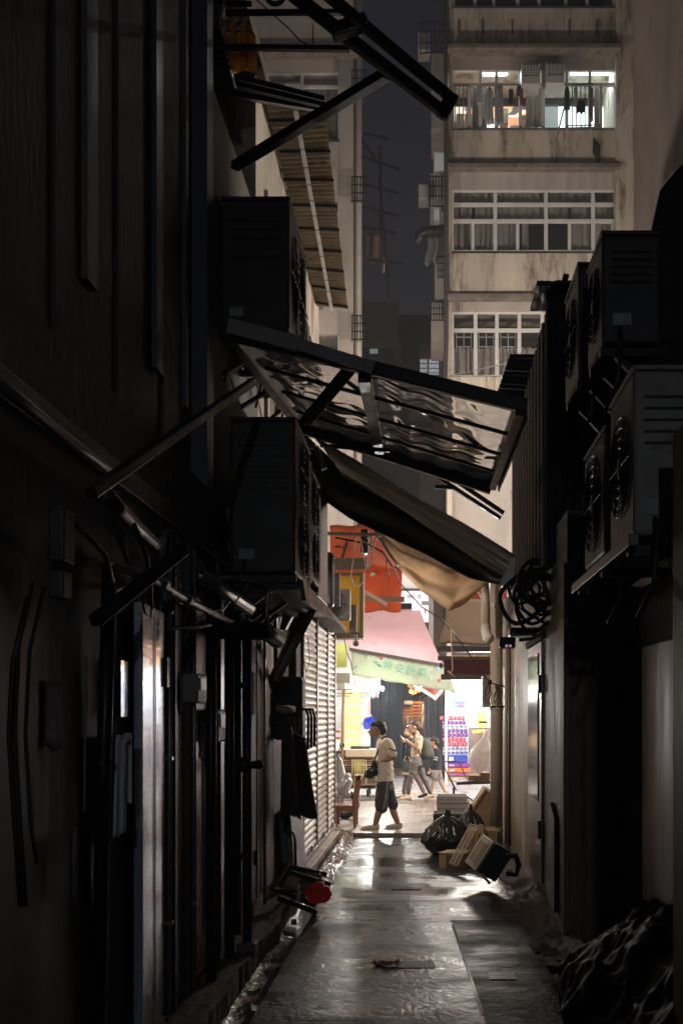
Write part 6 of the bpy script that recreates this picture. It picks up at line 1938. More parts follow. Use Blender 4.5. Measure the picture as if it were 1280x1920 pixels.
mb.tube([P(727, 1466, -0.205), P(724, 1490, -0.203), P(719.5, 1514, -0.200)], 0.008, 6)
mb.build('side_stripe', mat('pale_stripe', (0.4, 0.37, 0.35), 0.8), sh_)
MB().tube([P(735.5, 1403, -0.21), P(734.6, 1405.5, -0.212)], 0.078, 16).build('sleeve_band', mat('dark_print', (0.10, 0.09, 0.085), 0.8), t, smooth=True)
for a, b_, dy in (((707, 1556), (676, 1556.5), -0.08), ((749, 1556), (722, 1556), 0.085)):
    mb = MB()
    shoe(mb, P(*a, dy), P(*b_, dy), 0.046)
    s_ = mb.build('shoe', SHOE, t, remesh=0.009)
    mb = MB()
    sole(mb, P(*a, dy), P(*b_, dy), 0.05)
    mb.build('sole', mat('pale_sole', (0.55, 0.5, 0.45), 0.7), s_)
b_ = thing('sling_bag', 'black sling bag with a long strap carried by the person in the polo shirt', 'bag', P(697, 1458, -0.1))
mb = MB()
mb.ball(P(698, 1447, -0.12), 0.10, 0.05, 0.075, 3).ball(P(693, 1453, -0.12), 0.075, 0.04, 0.05, 3).ball(P(702, 1436, -0.12), 0.055, 0.035, 0.07, 3)
mb.build('pouch', M['blackplastic'], b_, remesh=0.01)
mb = MB()
pts = [P(723, 1380, -0.08), P(717, 1385, -0.15), P(713, 1395, -0.165), P(708, 1410, -0.17), P(704, 1420, -0.16), P(702, 1432, -0.14)]
mb.tube(pts, 0.014, 6)
mb.tube([P(723, 1380, -0.08), P(733, 1392, 0.10), P(736, 1410, 0.16), P(728, 1440, 0.15), P(706, 1445, 0.0)], 0.012, 6)
mb.build('strap', M['blackplastic'], b_)

# --- the woman with the backpack
Y0 = 19.2
Pw = lambda px, py, dy=0.0: at(px, py, 19.2, dy)
JEAN = mat('grey_jeans', (0.13, 0.125, 0.125), 0.85, var=0.2, scale=6, bump=0.25, bscale=9)
TEE = mat('peach_tee', (0.62, 0.44, 0.30), 0.85, var=0.1, scale=5, bump=0.2, bscale=9)
t = thing('person', 'person with ponytail, peach tee and grey jeans, walking while holding up a phone', 'person', Pw(785, 1501))
mb = MB()
q = head(mb, Pw(775.5, 1363.5), 1.02, 0.22)
mb.cap(Pw(779.5, 1370), Pw(783, 1380), 0.045, 0.05)
mb.loft([(Pw(783, 1379), 0.045, 0.09), (Pw(783.5, 1384), 0.08, 0.15), (Pw(782.5, 1396), 0.095, 0.145), (Pw(780, 1410), 0.085, 0.125), (Pw(780, 1424), 0.10, 0.15), (Pw(781, 1432), 0.095, 0.15)])
mb.chain([(Pw(787, 1385, -0.15), 0.047), (Pw(783.5, 1403, -0.17), 0.037), (Pw(766, 1391, -0.10), 0.026)])
hand(mb, Pw(765, 1390, -0.10), Pw(760.5, 1387, -0.09), (-1, 0.1, 0.35), (0, 0.4, 0.9), 0.75, 0.95)
mb.chain([(Pw(784, 1386, 0.15), 0.047), (Pw(778, 1403, 0.17), 0.037), (Pw(763, 1390, 0.04), 0.026)])
hand(mb, Pw(763, 1390, 0.04), Pw(758.5, 1388, 0.02), (-1, -0.2, 0.2), (0, -0.4, 0.9), 0.75, 0.95)
mb.chain([(Pw(780, 1430, -0.08), 0.08), (Pw(770, 1458, -0.08), 0.052), (Pw(765, 1488, -0.08), 0.034)])
mb.chain([(Pw(783, 1430, 0.08), 0.08), (Pw(793, 1458, 0.08), 0.052), (Pw(806, 1486, 0.08), 0.034)])
mb.build('body', mat('warm_skin', (0.45, 0.27, 0.18), 0.55, var=0.1), t, remesh=0.0075)
eyes(q, t)
mb = MB()
mb.ball(Pw(779, 1357.5), 0.108, 0.09, 0.088).ball(Pw(784, 1363), 0.06, 0.08, 0.08).cap(Pw(788, 1357), Pw(790.5, 1366), 0.035, 0.045).cap(Pw(790.5, 1366), Pw(789, 1376), 0.045, 0.018)
mb.build('hair', M['brownhair'], t, remesh=0.012)
mb = MB()
mb.loft([(Pw(783, 1377.5), 0.055, 0.08), (Pw(784, 1382), 0.09, 0.15), (Pw(783.5, 1387), 0.105, 0.185), (Pw(782, 1398), 0.118, 0.165), (Pw(780, 1410), 0.105, 0.15), (Pw(779, 1419), 0.105, 0.15)])
for sd in (-1, 1): mb.cap(Pw(787, 1385, sd * 0.145), Pw(785, 1402, sd * 0.175), 0.062, 0.062)
mb.build('tee_shirt', TEE, t, remesh=0.011, fold=0.012)
mb = MB()
mb.loft([(Pw(780, 1415), 0.095, 0.14), (Pw(781, 1426), 0.115, 0.165), (Pw(782, 1435), 0.105, 0.16)])
mb.chain([(Pw(779, 1430, -0.08), 0.098), (Pw(771, 1455, -0.08), 0.065), (Pw(768, 1467, -0.08), 0.060), (Pw(765, 1486, -0.08), 0.045)])
mb.chain([(Pw(783, 1430, 0.08), 0.098), (Pw(793, 1457, 0.08), 0.065), (Pw(799, 1469, 0.08), 0.058), (Pw(805.5, 1485, 0.08), 0.045)])
mb.build('jeans', JEAN, t, remesh=0.011, fold=0.012)
for a, b_, dy in (((768.5, 1500.5), (748, 1500.5), -0.08), ((812, 1497), (794.5, 1501), 0.08)):
    mb = MB()
    shoe(mb, Pw(*a, dy), Pw(*b_, dy), 0.044)
    s_ = mb.build('shoe', mat('cream_sneaker', (0.56, 0.42, 0.30), 0.7, var=0.1), t, remesh=0.009)
    mb = MB()
    sole(mb, Pw(*a, dy), Pw(*b_, dy), 0.047)
    mb.build('sole', mat('pale_sole', (0.55, 0.5, 0.45), 0.7), s_)
b_ = thing('backpack', 'dark olive backpack on the back of the person with a ponytail', 'backpack', Pw(799, 1424))
OL = mat('olive_nylon', (0.065, 0.068, 0.058), 0.7, var=0.25, bump=0.2, bscale=12)
MB().cap(Pw(798, 1394), Pw(799, 1414), 0.115, 0.125).cap(Pw(795, 1392), Pw(797, 1416), 0.10).build('bag', OL, b_, remesh=0.012)
MB().cap(Pw(806, 1408), Pw(807, 1417), 0.07, 0.075).build('pocket', OL, b_, remesh=0.012)
mb = MB()
for sd in (-1, 1): mb.tube([Pw(794, 1384, sd * 0.09), Pw(786, 1378.5, sd * 0.11), Pw(777, 1383, sd * 0.13), Pw(773.5, 1394, sd * 0.13), Pw(778, 1405, sd * 0.14), Pw(790, 1414, sd * 0.11)], 0.016, 6)
mb.build('strap', OL, b_)
b_ = thing('phone', 'pale phone held up by the person with a ponytail', 'phone', Pw(756, 1384, -0.04))
MB().obox(Pw(755.5, 1388, -0.07), V((-0.06, 0, 0.10)), V((0.0, 0.075, 0)), V((0.008, 0, 0.005))).build('case', M['whitepaint'], b_, bevel=0.004)

# --- the masked companion behind her
Pm = lambda px, py, dy=0.0: at(px, py, 19.95, dy)
t = thing('person', 'person in navy jacket with a yellowish face mask, half hidden behind the ponytailed person', 'person', Pm(768, 1497))
NAVY = mat('navy_jacket', (0.022, 0.024, 0.034), 0.8, var=0.2, bump=0.2, bscale=8)
mb = MB()
q = head(mb, Pm(767, 1370.5), 1.0, 0.15)
mb.cap(Pm(769, 1378), Pm(771, 1387), 0.045, 0.05)
mb.loft([(Pm(771, 1387), 0.07, 0.13), (Pm(770, 1400), 0.09, 0.14), (Pm(769, 1420), 0.09, 0.13), (Pm(769, 1434), 0.09, 0.14)])
mb.chain([(Pm(770, 1432, -0.07), 0.075), (Pm(762, 1460, -0.07), 0.05), (Pm(757, 1487, -0.07), 0.034)])
mb.chain([(Pm(772, 1432, 0.07), 0.075), (Pm(782, 1460, 0.07), 0.05), (Pm(794, 1486, 0.07), 0.034)])
mb.chain([(Pm(768, 1392, -0.16), 0.045), (Pm(764, 1412, -0.18), 0.036), (Pm(762, 1424, -0.15), 0.026)])
hand(mb, Pm(762, 1424, -0.15), Pm(761.5, 1429, -0.15), (-0.2, 0, -1), (-1, 0, 0), 0.6, 0.95)
mb.chain([(Pm(770, 1392, 0.16), 0.045), (Pm(772, 1412, 0.18), 0.036), (Pm(768, 1424, 0.15), 0.026)])
hand(mb, Pm(768, 1424, 0.15), Pm(767, 1429, 0.15), (-0.2, 0, -1), (-1, 0, 0), 0.6, 0.95)
mb.build('body', mat('warm_skin', (0.45, 0.27, 0.18), 0.55, var=0.1), t, remesh=0.0085)
eyes(q, t)
MB().ball(Pm(769.5, 1365), 0.10, 0.088, 0.078).ball(Pm(774, 1371), 0.055, 0.082, 0.09).build('hair', M['brownhair'], t, remesh=0.012)
MB().ball(Pm(763.3, 1374.5), 0.062, 0.066, 0.062).build('face_mask', mat('yellowish_mask', (0.58, 0.46, 0.26), 0.8), t, smooth=True)
mb = MB()
mb.loft([(Pm(771, 1384), 0.07, 0.09), (Pm(770.5, 1389), 0.10, 0.18), (Pm(769.5, 1404), 0.115, 0.17), (Pm(769, 1424), 0.11, 0.155)])
for sd in (-1, 1): mb.cap(Pm(769, 1392, sd * 0.155), Pm(765, 1412, sd * 0.185), 0.062, 0.052).cap(Pm(765, 1412, sd * 0.185), Pm(763, 1422, sd * 0.155), 0.052, 0.042)
mb.build('jacket', NAVY, t, remesh=0.012, fold=0.012)
mb = MB()
mb.chain([(Pm(770, 1428, -0.07), 0.095), (Pm(762, 1459, -0.07), 0.062), (Pm(757, 1485, -0.07), 0.044)])
mb.chain([(Pm(772, 1428, 0.07), 0.095), (Pm(782, 1459, 0.07), 0.062), (Pm(794, 1484, 0.07), 0.044)])
mb.build('trousers', mat('brown_trousers', (0.20, 0.15, 0.13), 0.85, var=0.15), t, remesh=0.012, fold=0.012)
for a, b2, dy, m_ in (((759.5, 1498), (741, 1497.5), -0.07, SHOE), ((798, 1496), (783, 1497.5), 0.07, M['blackplastic'])):
    mb = MB()
    shoe(mb, Pm(*a, dy), Pm(*b2, dy), 0.042)
    mb.build('shoe', m_, t, remesh=0.009)
b_ = thing('tote_bag', 'dark tote bag with beige trim held low by the masked person', 'bag', Pm(763, 1452, -0.18))
MB().hull8([Pm(x, y, dy) for x, y, dy in ((754, 1449, -0.21), (756, 1425, -0.20), (754, 1449, -0.12), (756, 1425, -0.13), (770, 1452, -0.21), (772, 1426, -0.20), (770, 1452, -0.12), (772, 1426, -0.13))]).build('bag', OL, b_, bevel=0.02)
MB().hull8([Pm(x, y, dy) for x, y, dy in ((753.6, 1450, -0.213), (754, 1446, -0.212), (753.6, 1450, -0.117), (754, 1446, -0.118), (770.4, 1453, -0.213), (770.8, 1449, -0.212), (770.4, 1453, -0.117), (770.8, 1449, -0.118))]).build('trim', SHOE, b_)
mb = MB()
for dy in (-0.205, -0.125): mb.tube([Pm(757, 1426, dy), Pm(760, 1418, dy), Pm(766, 1418, dy), Pm(770, 1427, dy)], 0.008, 6)
mb.build('handle', SHOE, b_)

# --- the boy
Pb = lambda px, py, dy=0.0: at(px, py, 20.3, dy)
t = thing('person', 'child in navy sweater with white sleeve bands and grey shorts, following behind', 'person', Pb(818, 1495))
mb = MB()
q = head(mb, Pb(811.5, 1391), 0.93, 0.1)
mb.cap(Pb(814, 1398), Pb(816, 1405), 0.036, 0.042)
mb.loft([(Pb(816.5, 1404), 0.05, 0.09), (Pb(817, 1410), 0.075, 0.12), (Pb(817.5, 1425), 0.08, 0.11), (Pb(818, 1440), 0.08, 0.115), (Pb(818, 1450), 0.08, 0.115)])
mb.chain([(Pb(818, 1409, -0.12), 0.038), (Pb(814, 1428, -0.14), 0.030), (Pb(807, 1440, -0.12), 0.021)])
hand(mb, Pb(807, 1440, -0.12), Pb(805, 1444, -0.12), (-0.35, 0, -1), (-1, 0, 0.3), 0.5, 0.78)
mb.chain([(Pb(818, 1409, 0.12), 0.038), (Pb(822, 1428, 0.14), 0.030), (Pb(824, 1442, 0.12), 0.021)])
hand(mb, Pb(824, 1442, 0.12), Pb(824, 1446, 0.12), (0.1, 0, -1), (-1, 0, 0), 0.5, 0.78)
mb.chain([(Pb(816, 1450, -0.06), 0.062), (Pb(811, 1469, -0.06), 0.042), (Pb(807, 1490, -0.06), 0.028)])
mb.chain([(Pb(821, 1450, 0.06), 0.062), (Pb(826, 1467, 0.06), 0.042), (Pb(835.5, 1488, 0.06), 0.028)])
mb.build('body', mat('warm_skin', (0.45, 0.27, 0.18), 0.55, var=0.1), t, remesh=0.0075)
eyes(q, t, 0.9)
MB().ball(Pb(814, 1387.5), 0.105, 0.09, 0.075).ball(Pb(819, 1392), 0.05, 0.082, 0.065).ball(Pb(806.5, 1385.5), 0.035, 0.07, 0.035).build('hair', M['hair'], t, remesh=0.011)
mb = MB()
mb.loft([(Pb(816.5, 1402.5), 0.05, 0.065), (Pb(817, 1406), 0.085, 0.125), (Pb(817.3, 1414), 0.097, 0.14), (Pb(818, 1428), 0.102, 0.135), (Pb(818, 1443), 0.105, 0.138)])
for sd, e, w_ in ((-1, (814, 1427), (808.5, 1438)), (1, (822, 1427), (824, 1439))):
    mb.cap(Pb(818, 1409, sd * 0.115), Pb(*e, sd * 0.14), 0.052, 0.046).cap(Pb(*e, sd * 0.14), Pb(*w_, sd * 0.12), 0.046, 0.036)
sw = mb.build('sweater', NAVY, t, remesh=0.010, fold=0.012)
for k, (x, y) in enumerate(((816, 1419), (815.2, 1423))):
    MB().tube([Pb(x + 0.2, y, -0.13), Pb(x - 0.2, y + 1.8, -0.132)], 0.051, 14).build('sleeve_band', mat('white_band', (0.5, 0.5, 0.5), 0.8), sw, smooth=True)
MB().ring(Pb(816, 1402.8), 0.047, 0.009, 'z').build('collar', mat('peach_collar', (0.6, 0.3, 0.2), 0.8), sw, smooth=True)
mb = MB()
mb.loft([(Pb(818, 1438), 0.095, 0.13), (Pb(818, 1447), 0.10, 0.135)])
mb.cap(Pb(816, 1447, -0.065), Pb(814, 1457, -0.065), 0.078, 0.074).cap(Pb(820, 1447, 0.065), Pb(823, 1457, 0.065), 0.078, 0.074)
mb.build('shorts', mat('mauve_shorts', (0.30, 0.25, 0.25), 0.85, var=0.12), t, remesh=0.010, fold=0.012)
for a, b2, dy in (((810, 1495), (797, 1495.5), -0.06), ((839.5, 1492), (828, 1495), 0.06)):
    mb = MB()
    shoe(mb, Pb(*a, dy), Pb(*b2, dy), 0.034)
    mb.build('shoe', SHOE, t, remesh=0.008)


# ------------------------------------------------------------------ rubbish by the plaster wall
def film(name, c_, rough=0.22, sub=0.0):
    return mat(name, c_, rough, 0.0, var=0.2, scale=5, bump=0.5, bscale=7, sub=sub, spec=0.6)


def binbag(c, rx, ry, h, seed, neck=(0, 0), lean=0.0):
    def f(u, v):
        a = 2 * math.pi * u
        prof = math.sin(min(1, v * 1.12) * math.pi * 0.86 + 0.42) ** 0.75 if v < 0.86 else 0.16 - (v - 0.86) * 0.5
        prof = max(prof, 0.05)
        cr_ = 0.10 * nz3(math.cos(a) * 1.8, math.sin(a) * 1.8, v * 2 + seed) + 0.20 * (0.35 - abs(nz3(math.cos(a) * 3 + v, math.sin(a) * 3, v * 3 + seed))) + 0.10 * (0.3 - abs(nz3(math.cos(a) * 6, math.sin(a) * 6, v * 7 + seed))) \
            + 0.05 * math.sin(a * 9 + seed + v * 5) * v ** 2
        r = prof * (1 + cr_)
        return V((c[0] + rx * r * math.cos(a) + neck[0] * v + lean * v, c[1] + ry * r * math.sin(a) + neck[1] * v, c[2] + h * v * (1 + 0.04 * nz3(a, v * 3, seed))))
    return MB().sheet(f, 120, 80)


BB = film('black_bin_bag', (0.012, 0.012, 0.013), 0.24)
single('rubbish_bag', 'big shiny black rubbish bag slumped between the white crate and small carton', 'rubbish bag', binbag((0.245, 12.25, -0.03), 0.30, 0.28, 0.56, 2.0, (0.02, 0)), BB, (0.245, 12.25, -0.03), 'black rubbish bags', smooth=True)
single('rubbish_bag', 'smaller black rubbish bag tucked behind the big one beside the leaning grille', 'rubbish bag', binbag((0.55, 12.5, 0.0), 0.2, 0.22, 0.58, 7.0, (0.02, 0)), BB, (0.55, 12.5, 0.0), 'black rubbish bags', smooth=True)


def crate(name, label, x0, x1, y0, y1, z0, z1, m_, nb=7, nr=3, m2=None):
    t = thing(name, label, 'crate', ((x0 + x1) / 2, (y0 + y1) / 2, z0))
    MB().box(x0, x1, y0, y1, z0, z0 + 0.015).build('floor_panel', m_, t)
    for side in range(4):
        mb = MB()
        for k in range(nb + 1):
            f_ = k / nb
            if side < 2:
                y = (y0, y1)[side]
                x = x0 + (x1 - x0) * f_
                mb.box(x - 0.006, x + 0.006, y - 0.006, y + 0.006, z0, z1)
            else:
                x = (x0, x1)[side - 2]
                y = y0 + (y1 - y0) * f_
                mb.box(x - 0.0062, x + 0.0062, y - 0.0062, y + 0.0062, z0, z1)
        for k in range(nr + 1):
            z = z0 + (z1 - z0) * k / nr
            h = 0.016 if k in (0, nr) else 0.006
            if side < 2: mb.box(x0 - 0.008, x1 + 0.008, (y0, y1)[side] - 0.009, (y0, y1)[side] + 0.009, z - h, z + h)
            else: mb.box((x0, x1)[side - 2] - 0.0085, (x0, x1)[side - 2] + 0.0085, y0 + 0.009, y1 - 0.009, z - h, z + h)
        mb.box(*( (x0 + 0.01, x1 - 0.01, (y0 + 0.012, y1 - 0.016)[side], (y0 + 0.016, y1 - 0.012)[side], z0 + 0.02, z1 - 0.02) if side < 2 else
                 ((x0 + 0.012, x1 - 0.016)[side - 2], (x0 + 0.016, x1 - 0.012)[side - 2], y0 + 0.02, y1 - 0.02, z0 + 0.02, z1 - 0.02)))
        mb.build('side_panel', m2 or m_, t)
    return t


crate('plastic_crate', 'white grey plastic crate stacked on a dark crate behind the black rubbish bags', 0.15, 0.60, 14.0, 14.35, 0.31, 0.55, mat('pale_crate_plastic', (0.5, 0.47, 0.45), 0.45, var=0.12))
crate('plastic_crate', 'dark green plastic crate under the white grey one', 0.10, 0.66, 13.95, 14.4, 0.03, 0.29, mat('dark_green_plastic', (0.03, 0.05, 0.045), 0.45, var=0.15), 9, 4)
t = thing('carton', 'tilted lidded carton with a marked bright end, topmost of the cardboard heap', 'carton', at(905, 1525, 12.9))
o_ = at(883, 1516, 12.8)
ed = at(907.5, 1479, 12.8) - o_
ed2 = V((0.11, -0.03, 0.07)) * 0.25
MB().obox(o_, ed, V((0.20, 0.0, -0.14)), V((0.05, 0.40, 0.0))).build('box', M['card'], t, bevel=0.004)
fc = MB().obox(o_ - V((0.0, 0.02, 0)) - ed * 0.03, ed * 1.06, V((0.028, 0, -0.012)), V((0.0, 0.45, 0.0))).build('lid', mat('bright_cardboard', (0.56, 0.36, 0.18), 0.8, var=0.12), t)
mb = MB()
dn = V((0.028, 0, -0.012)).normalized()
for k in range(3):
    c_ = o_ + ed * (0.35 + k * 0.17) + dn * 0.008 - V((0, 0.021, 0))
    mb.obox(c_, ed * 0.09, dn * 0.003, V((0, -0.002, 0))).obox(c_ + dn * 0.007, ed * 0.09, dn * 0.003, V((0, -0.002, 0)))
mb.build('ink_mark', mat('brown_ink', (0.1, 0.05, 0.03), 0.7), fc)
t = thing('carton', 'brown carton standing under the tilted lidded carton', 'carton', (0.72, 13.0, 0))
MB().box(0.64, 0.98, 12.75, 13.2, 0.0, 0.46).build('box', M['card'], t, bevel=0.006)
MB().obox((0.64, 12.75, 0.462), V((0.0, 0.45, 0)), V((-0.10, 0, 0.12)), V((0.006, 0, 0.005))).build('flap', M['card'], t)
t = thing('carton', 'small open carton on the wet floor before the big rubbish bag', 'carton', (0.27, 11.35, -0.03))
MB().obox((0.14, 11.15, -0.03), V((0.08, -0.03, 0)), V((0.10, 0.32, 0)), V((0, 0, 0.17))).build('side', mat('bright_cardboard', (0.56, 0.36, 0.18), 0.8, var=0.12), t)
MB().obox((0.225, 11.12, -0.03), V((0.24, 0.02, 0)), V((0.08, 0.32, 0)), V((0, 0, 0.175))).build('box', M['card'], t, bevel=0.004)
MB().obox((0.21, 11.12, 0.145), V((-0.09, 0.03, 0.0)), V((0.08, 0.12, 0)), V((0, 0, 0.005))).build('flap', mat('bright_cardboard', (0.56, 0.36, 0.18), 0.8, var=0.12), t)
# leaning grille and flat board
t = thing('plastic_grille', 'long beige plastic grille leaning on the flat board', 'grille', at(843, 1622, 10.9))
A_, B_, D_ = at(841, 1618, 10.9), at(851, 1623, 10.85), at(881, 1543, 11.6)
L_ = D_ - A_
W_ = B_ - A_ + V((0.035, 0.0, 0.0))
GR = mat('beige_plastic', (0.56, 0.46, 0.34), 0.5, var=0.12)
mb = MB()
nrm = L_.cross(W_).normalized() * 0.014
for f_ in (0, 0.48, 0.94): mb.obox(A_ + W_ * f_, L_, W_ * 0.06, nrm)
mb.build('rails', GR, t)
mb = MB()
for k in range(23): mb.obox(A_ + L_ * (k / 22.5) + nrm * 0.1, L_ * 0.012, W_, nrm * 0.8)
mb.build('slats', GR, t)
t = thing('flat_board', 'flat tan cardboard board leaning behind the plastic grille', 'board', at(875, 1618, 11.0))
MB().prism([at(876, 1615, 11.35), at(892, 1617, 11.35), at(907, 1592, 11.5), at(906, 1548, 11.7), at(897, 1545, 11.7)], (0.02, 0.025, 0)).build('board', M['card'], t)
MB().box(0.52, 0.86, 11.7, 12.1, -0.03, 0.34).build('backing_carton', M['card'], t, bevel=0.006)
# the tilted oven
t = thing('microwave_oven', 'old dark oven with a cream door tipped over against the plaster wall', 'oven', at(917, 1661, 9.8))
Bt, Bb = at(929.5, 1581.5, 9.8), at(895, 1635.6, 9.8)
u_ = Bb - Bt
v_ = at(963, 1601, 9.8) - Bt
w_ = V((-0.095, 0.30, 0.045))
MB().obox(Bt, u_, v_, w_).build('casing', mat('dark_enamel', (0.022, 0.022, 0.026), 0.35, var=0.3, rvar=0.1), t, bevel=0.012)
nv = v_.normalized()
dr = MB().obox(Bt - nv * 0.035, u_, nv * 0.03, w_).build('door', mat('cream_enamel', (0.55, 0.47, 0.35), 0.4, var=0.12), t, bevel=0.008)
MB().obox(Bt - nv * 0.044 + u_ * 0.10 + w_ * 0.14, u_ * 0.80, nv * 0.008, w_ * 0.74).build('bezel', mat('pale_bezel', (0.62, 0.54, 0.4), 0.35), dr, bevel=0.004)
MB().obox(Bt - nv * 0.050 + u_ * 0.16 + w_ * 0.24, u_ * 0.68, nv * 0.008, w_ * 0.54).build('pane', mat('stained_pane', (0.30, 0.24, 0.17), 0.2, var=0.2, scale=3, dirt=(0.6, 0.5, 0.36), dirt_amt=0.3), dr)
MB().tube([at(948, 1606, 9.7), at(966, 1604, 9.75), at(972, 1622, 9.8), at(966, 1640, 9.8), at(950, 1638, 9.75)], 0.03, 8).build('hose', M['blackplastic'], t, smooth=True)
MB().tube([at(950, 1627, 9.6), at(957, 1631, 9.55), at(964, 1638, 9.5)], [0.012, 0.012, 0.004], 6).build('bracket', M['galv'], t)
MB().beam(at(903, 1640, 9.65), at(917, 1656, 9.5), 0.02, 0.02).build('foot', M['dullmetal'], t)

# chair at the alley mouth
WD = mat('reddish_wood', (0.30, 0.13, 0.07), 0.45, var=0.3, scale=6, streak=0.7, rvar=0.1)
Yc = 15.1
t = thing('chair', 'reddish wooden chair half hidden by the shutters at the alley mouth', 'chair', at(655, 1549, Yc))
Pc = lambda x, y, dy=0: at(x, y, Yc, dy)
for dy in (-0.2, 0.2):
    MB().prism([Pc(672, 1452, dy), Pc(678.5, 1452, dy), Pc(670, 1500, dy), Pc(669, 1548, dy), Pc(664, 1548, dy), Pc(661, 1505, dy)], (0, 0.035, 0)).build('back_post', WD, t, bevel=0.004)
    MB().prism([Pc(629, 1515, dy), Pc(635, 1515, dy), Pc(634, 1549, dy), Pc(630, 1549, dy)], (0, 0.035, 0)).build('leg', WD, t, bevel=0.004)
for k in range(3):
    dy = -0.11 + 0.11 * k
    MB().prism([Pc(667, 1455, dy), Pc(672, 1455, dy), Pc(666, 1500, dy), Pc(662, 1500, dy)], (0, 0.03, 0)).build('splat', WD, t)
MB().hull8([Pc(x, y, dy) for x, y, dy in ((666, 1453, -0.2), (668, 1462, -0.2), (666, 1453, 0.23), (668, 1462, 0.23), (678, 1453, -0.2), (676, 1462, -0.2), (678, 1453, 0.23), (676, 1462, 0.23))]).build('top_rail', WD, t, bevel=0.004)
MB().hull8([Pc(x, y, dy) for x, y, dy in ((626, 1508, -0.21), (626, 1512, -0.21), (626, 1508, 0.24), (626, 1512, 0.24), (664, 1508, -0.21), (664, 1512, -0.21), (664, 1508, 0.24), (664, 1512, 0.24))]).build('seat', WD, t, bevel=0.006)
MB().hull8([Pc(x, y, dy) for x, y, dy in ((629, 1513, -0.2), (629, 1520, -0.2), (629, 1513, 0.2), (629, 1520, 0.2), (664, 1513, -0.2), (664, 1520, -0.2), (664, 1513, 0.2), (664, 1520, 0.2))]).build('apron', WD, t)

# broken chair frame, red bag, crumpled plastic along the kerb
t = thing('broken_chair', 'broken black chair frame lying on its side at the kerb with legs out', 'chair', at(545, 1690, 8.8))
for (a, b_) in (((530, 1622, 8.9), (611, 1640, 9.2)), ((545, 1636, 8.75), (619, 1659, 9.0)), ((513, 1666, 8.5), (590, 1697, 8.75)), ((520, 1684, 8.4), (594, 1711, 8.55))):
    MB().beam(at(*a), at(*b_), 0.035, 0.045).build('leg', M['black'], t, bevel=0.005)
MB().beam(at(540, 1620, 8.9), at(510, 1668, 8.45), 0.04, 0.03).beam(at(512, 1668, 8.45), at(556, 1672, 8.6), 0.03, 0.03).build('seat_frame', M['black'], t, bevel=0.004)
MB().obox(at(524, 1672, 8.6), at(552, 1672, 8.75) - at(524, 1672, 8.6), at(546, 1632, 8.95) - at(524, 1672, 8.6), V((0.01, 0.02, 0.02))).build('seat', M['blackplastic'], t, bevel=0.01)
MB().tube([at(538, 1555, 8.9), at(550, 1562, 8.9), at(553, 1575, 8.9), at(554, 1625, 8.9)], 0.014, 8).build('back_tube', M['dullmetal'], t, smooth=True)
MB().beam(at(556, 1655, 8.7), at(560, 1690, 8.6), 0.035, 0.01).build('label_strip', mat('pale_strip_paint', (0.4, 0.42, 0.44), 0.5), t)
t = thing('flat_black_board', 'tall dark board leaning on the wall behind the broken chair', 'board', at(540, 1600, 9.6))
MB().obox((-1.40, 9.35, 0.06), V((0.12, 0, 0)), V((0.0, 0.9, 0)), V((-0.05, 0, 0.75))).build('board', M['panel'], t, bevel=0.01)


def crumple(c, rx, ry, rz, sd, amp=0.35):
    mb = MB()
    mb.ball(c, rx, ry, rz, 4)
    for v in mb.b.verts:
        d = v.co - V(c)
        k = 1 + amp * nz3(d.x / rx * 1.5, d.y / ry * 1.5, d.z / rz * 1.5 + sd) + amp * 1.3 * (0.3 - abs(nz3(d.x / rx * 2.5, d.y / ry * 2.5, d.z / rz * 2.5 + sd))) + amp * 0.7 * (0.3 - abs(nz3(d.x / rx * 5, d.y / ry * 5, d.z / rz * 5 + sd)))
        v.co = V(c) + d * k
        v.co.z = max(v.co.z, c[2] - rz * 0.8)
    return mb


single('red_plastic_bag', 'crumpled red plastic bag dropped at the broken chair', 'bag', crumple(at(597, 1676, 8.55), 0.10, 0.11, 0.095, 2), film('red_bag_film', (0.95, 0.13, 0.13), 0.25, 0.7), at(597, 1690, 8.55), smooth=True)
single('clear_plastic_bag', 'clear wrinkled bag behind the red plastic bag', 'bag', crumple(at(583, 1655, 9.1), 0.12, 0.12, 0.10, 5), film('cloudy_film', (0.34, 0.29, 0.25), 0.25, 0.3), at(583, 1670, 9.1), smooth=True)


def foil(u, v):
    y = 9.6 + 4.0 * v
    x = -1.18 + 0.20 * u
    return V((x + 0.03 * nz3(y * 6, u * 3, 1), y, 0.04 - 0.085 * u + 0.035 * nz3(u * 7, y * 9, 4) + 0.02 * abs(nz3(u * 14, y * 18, 2))))


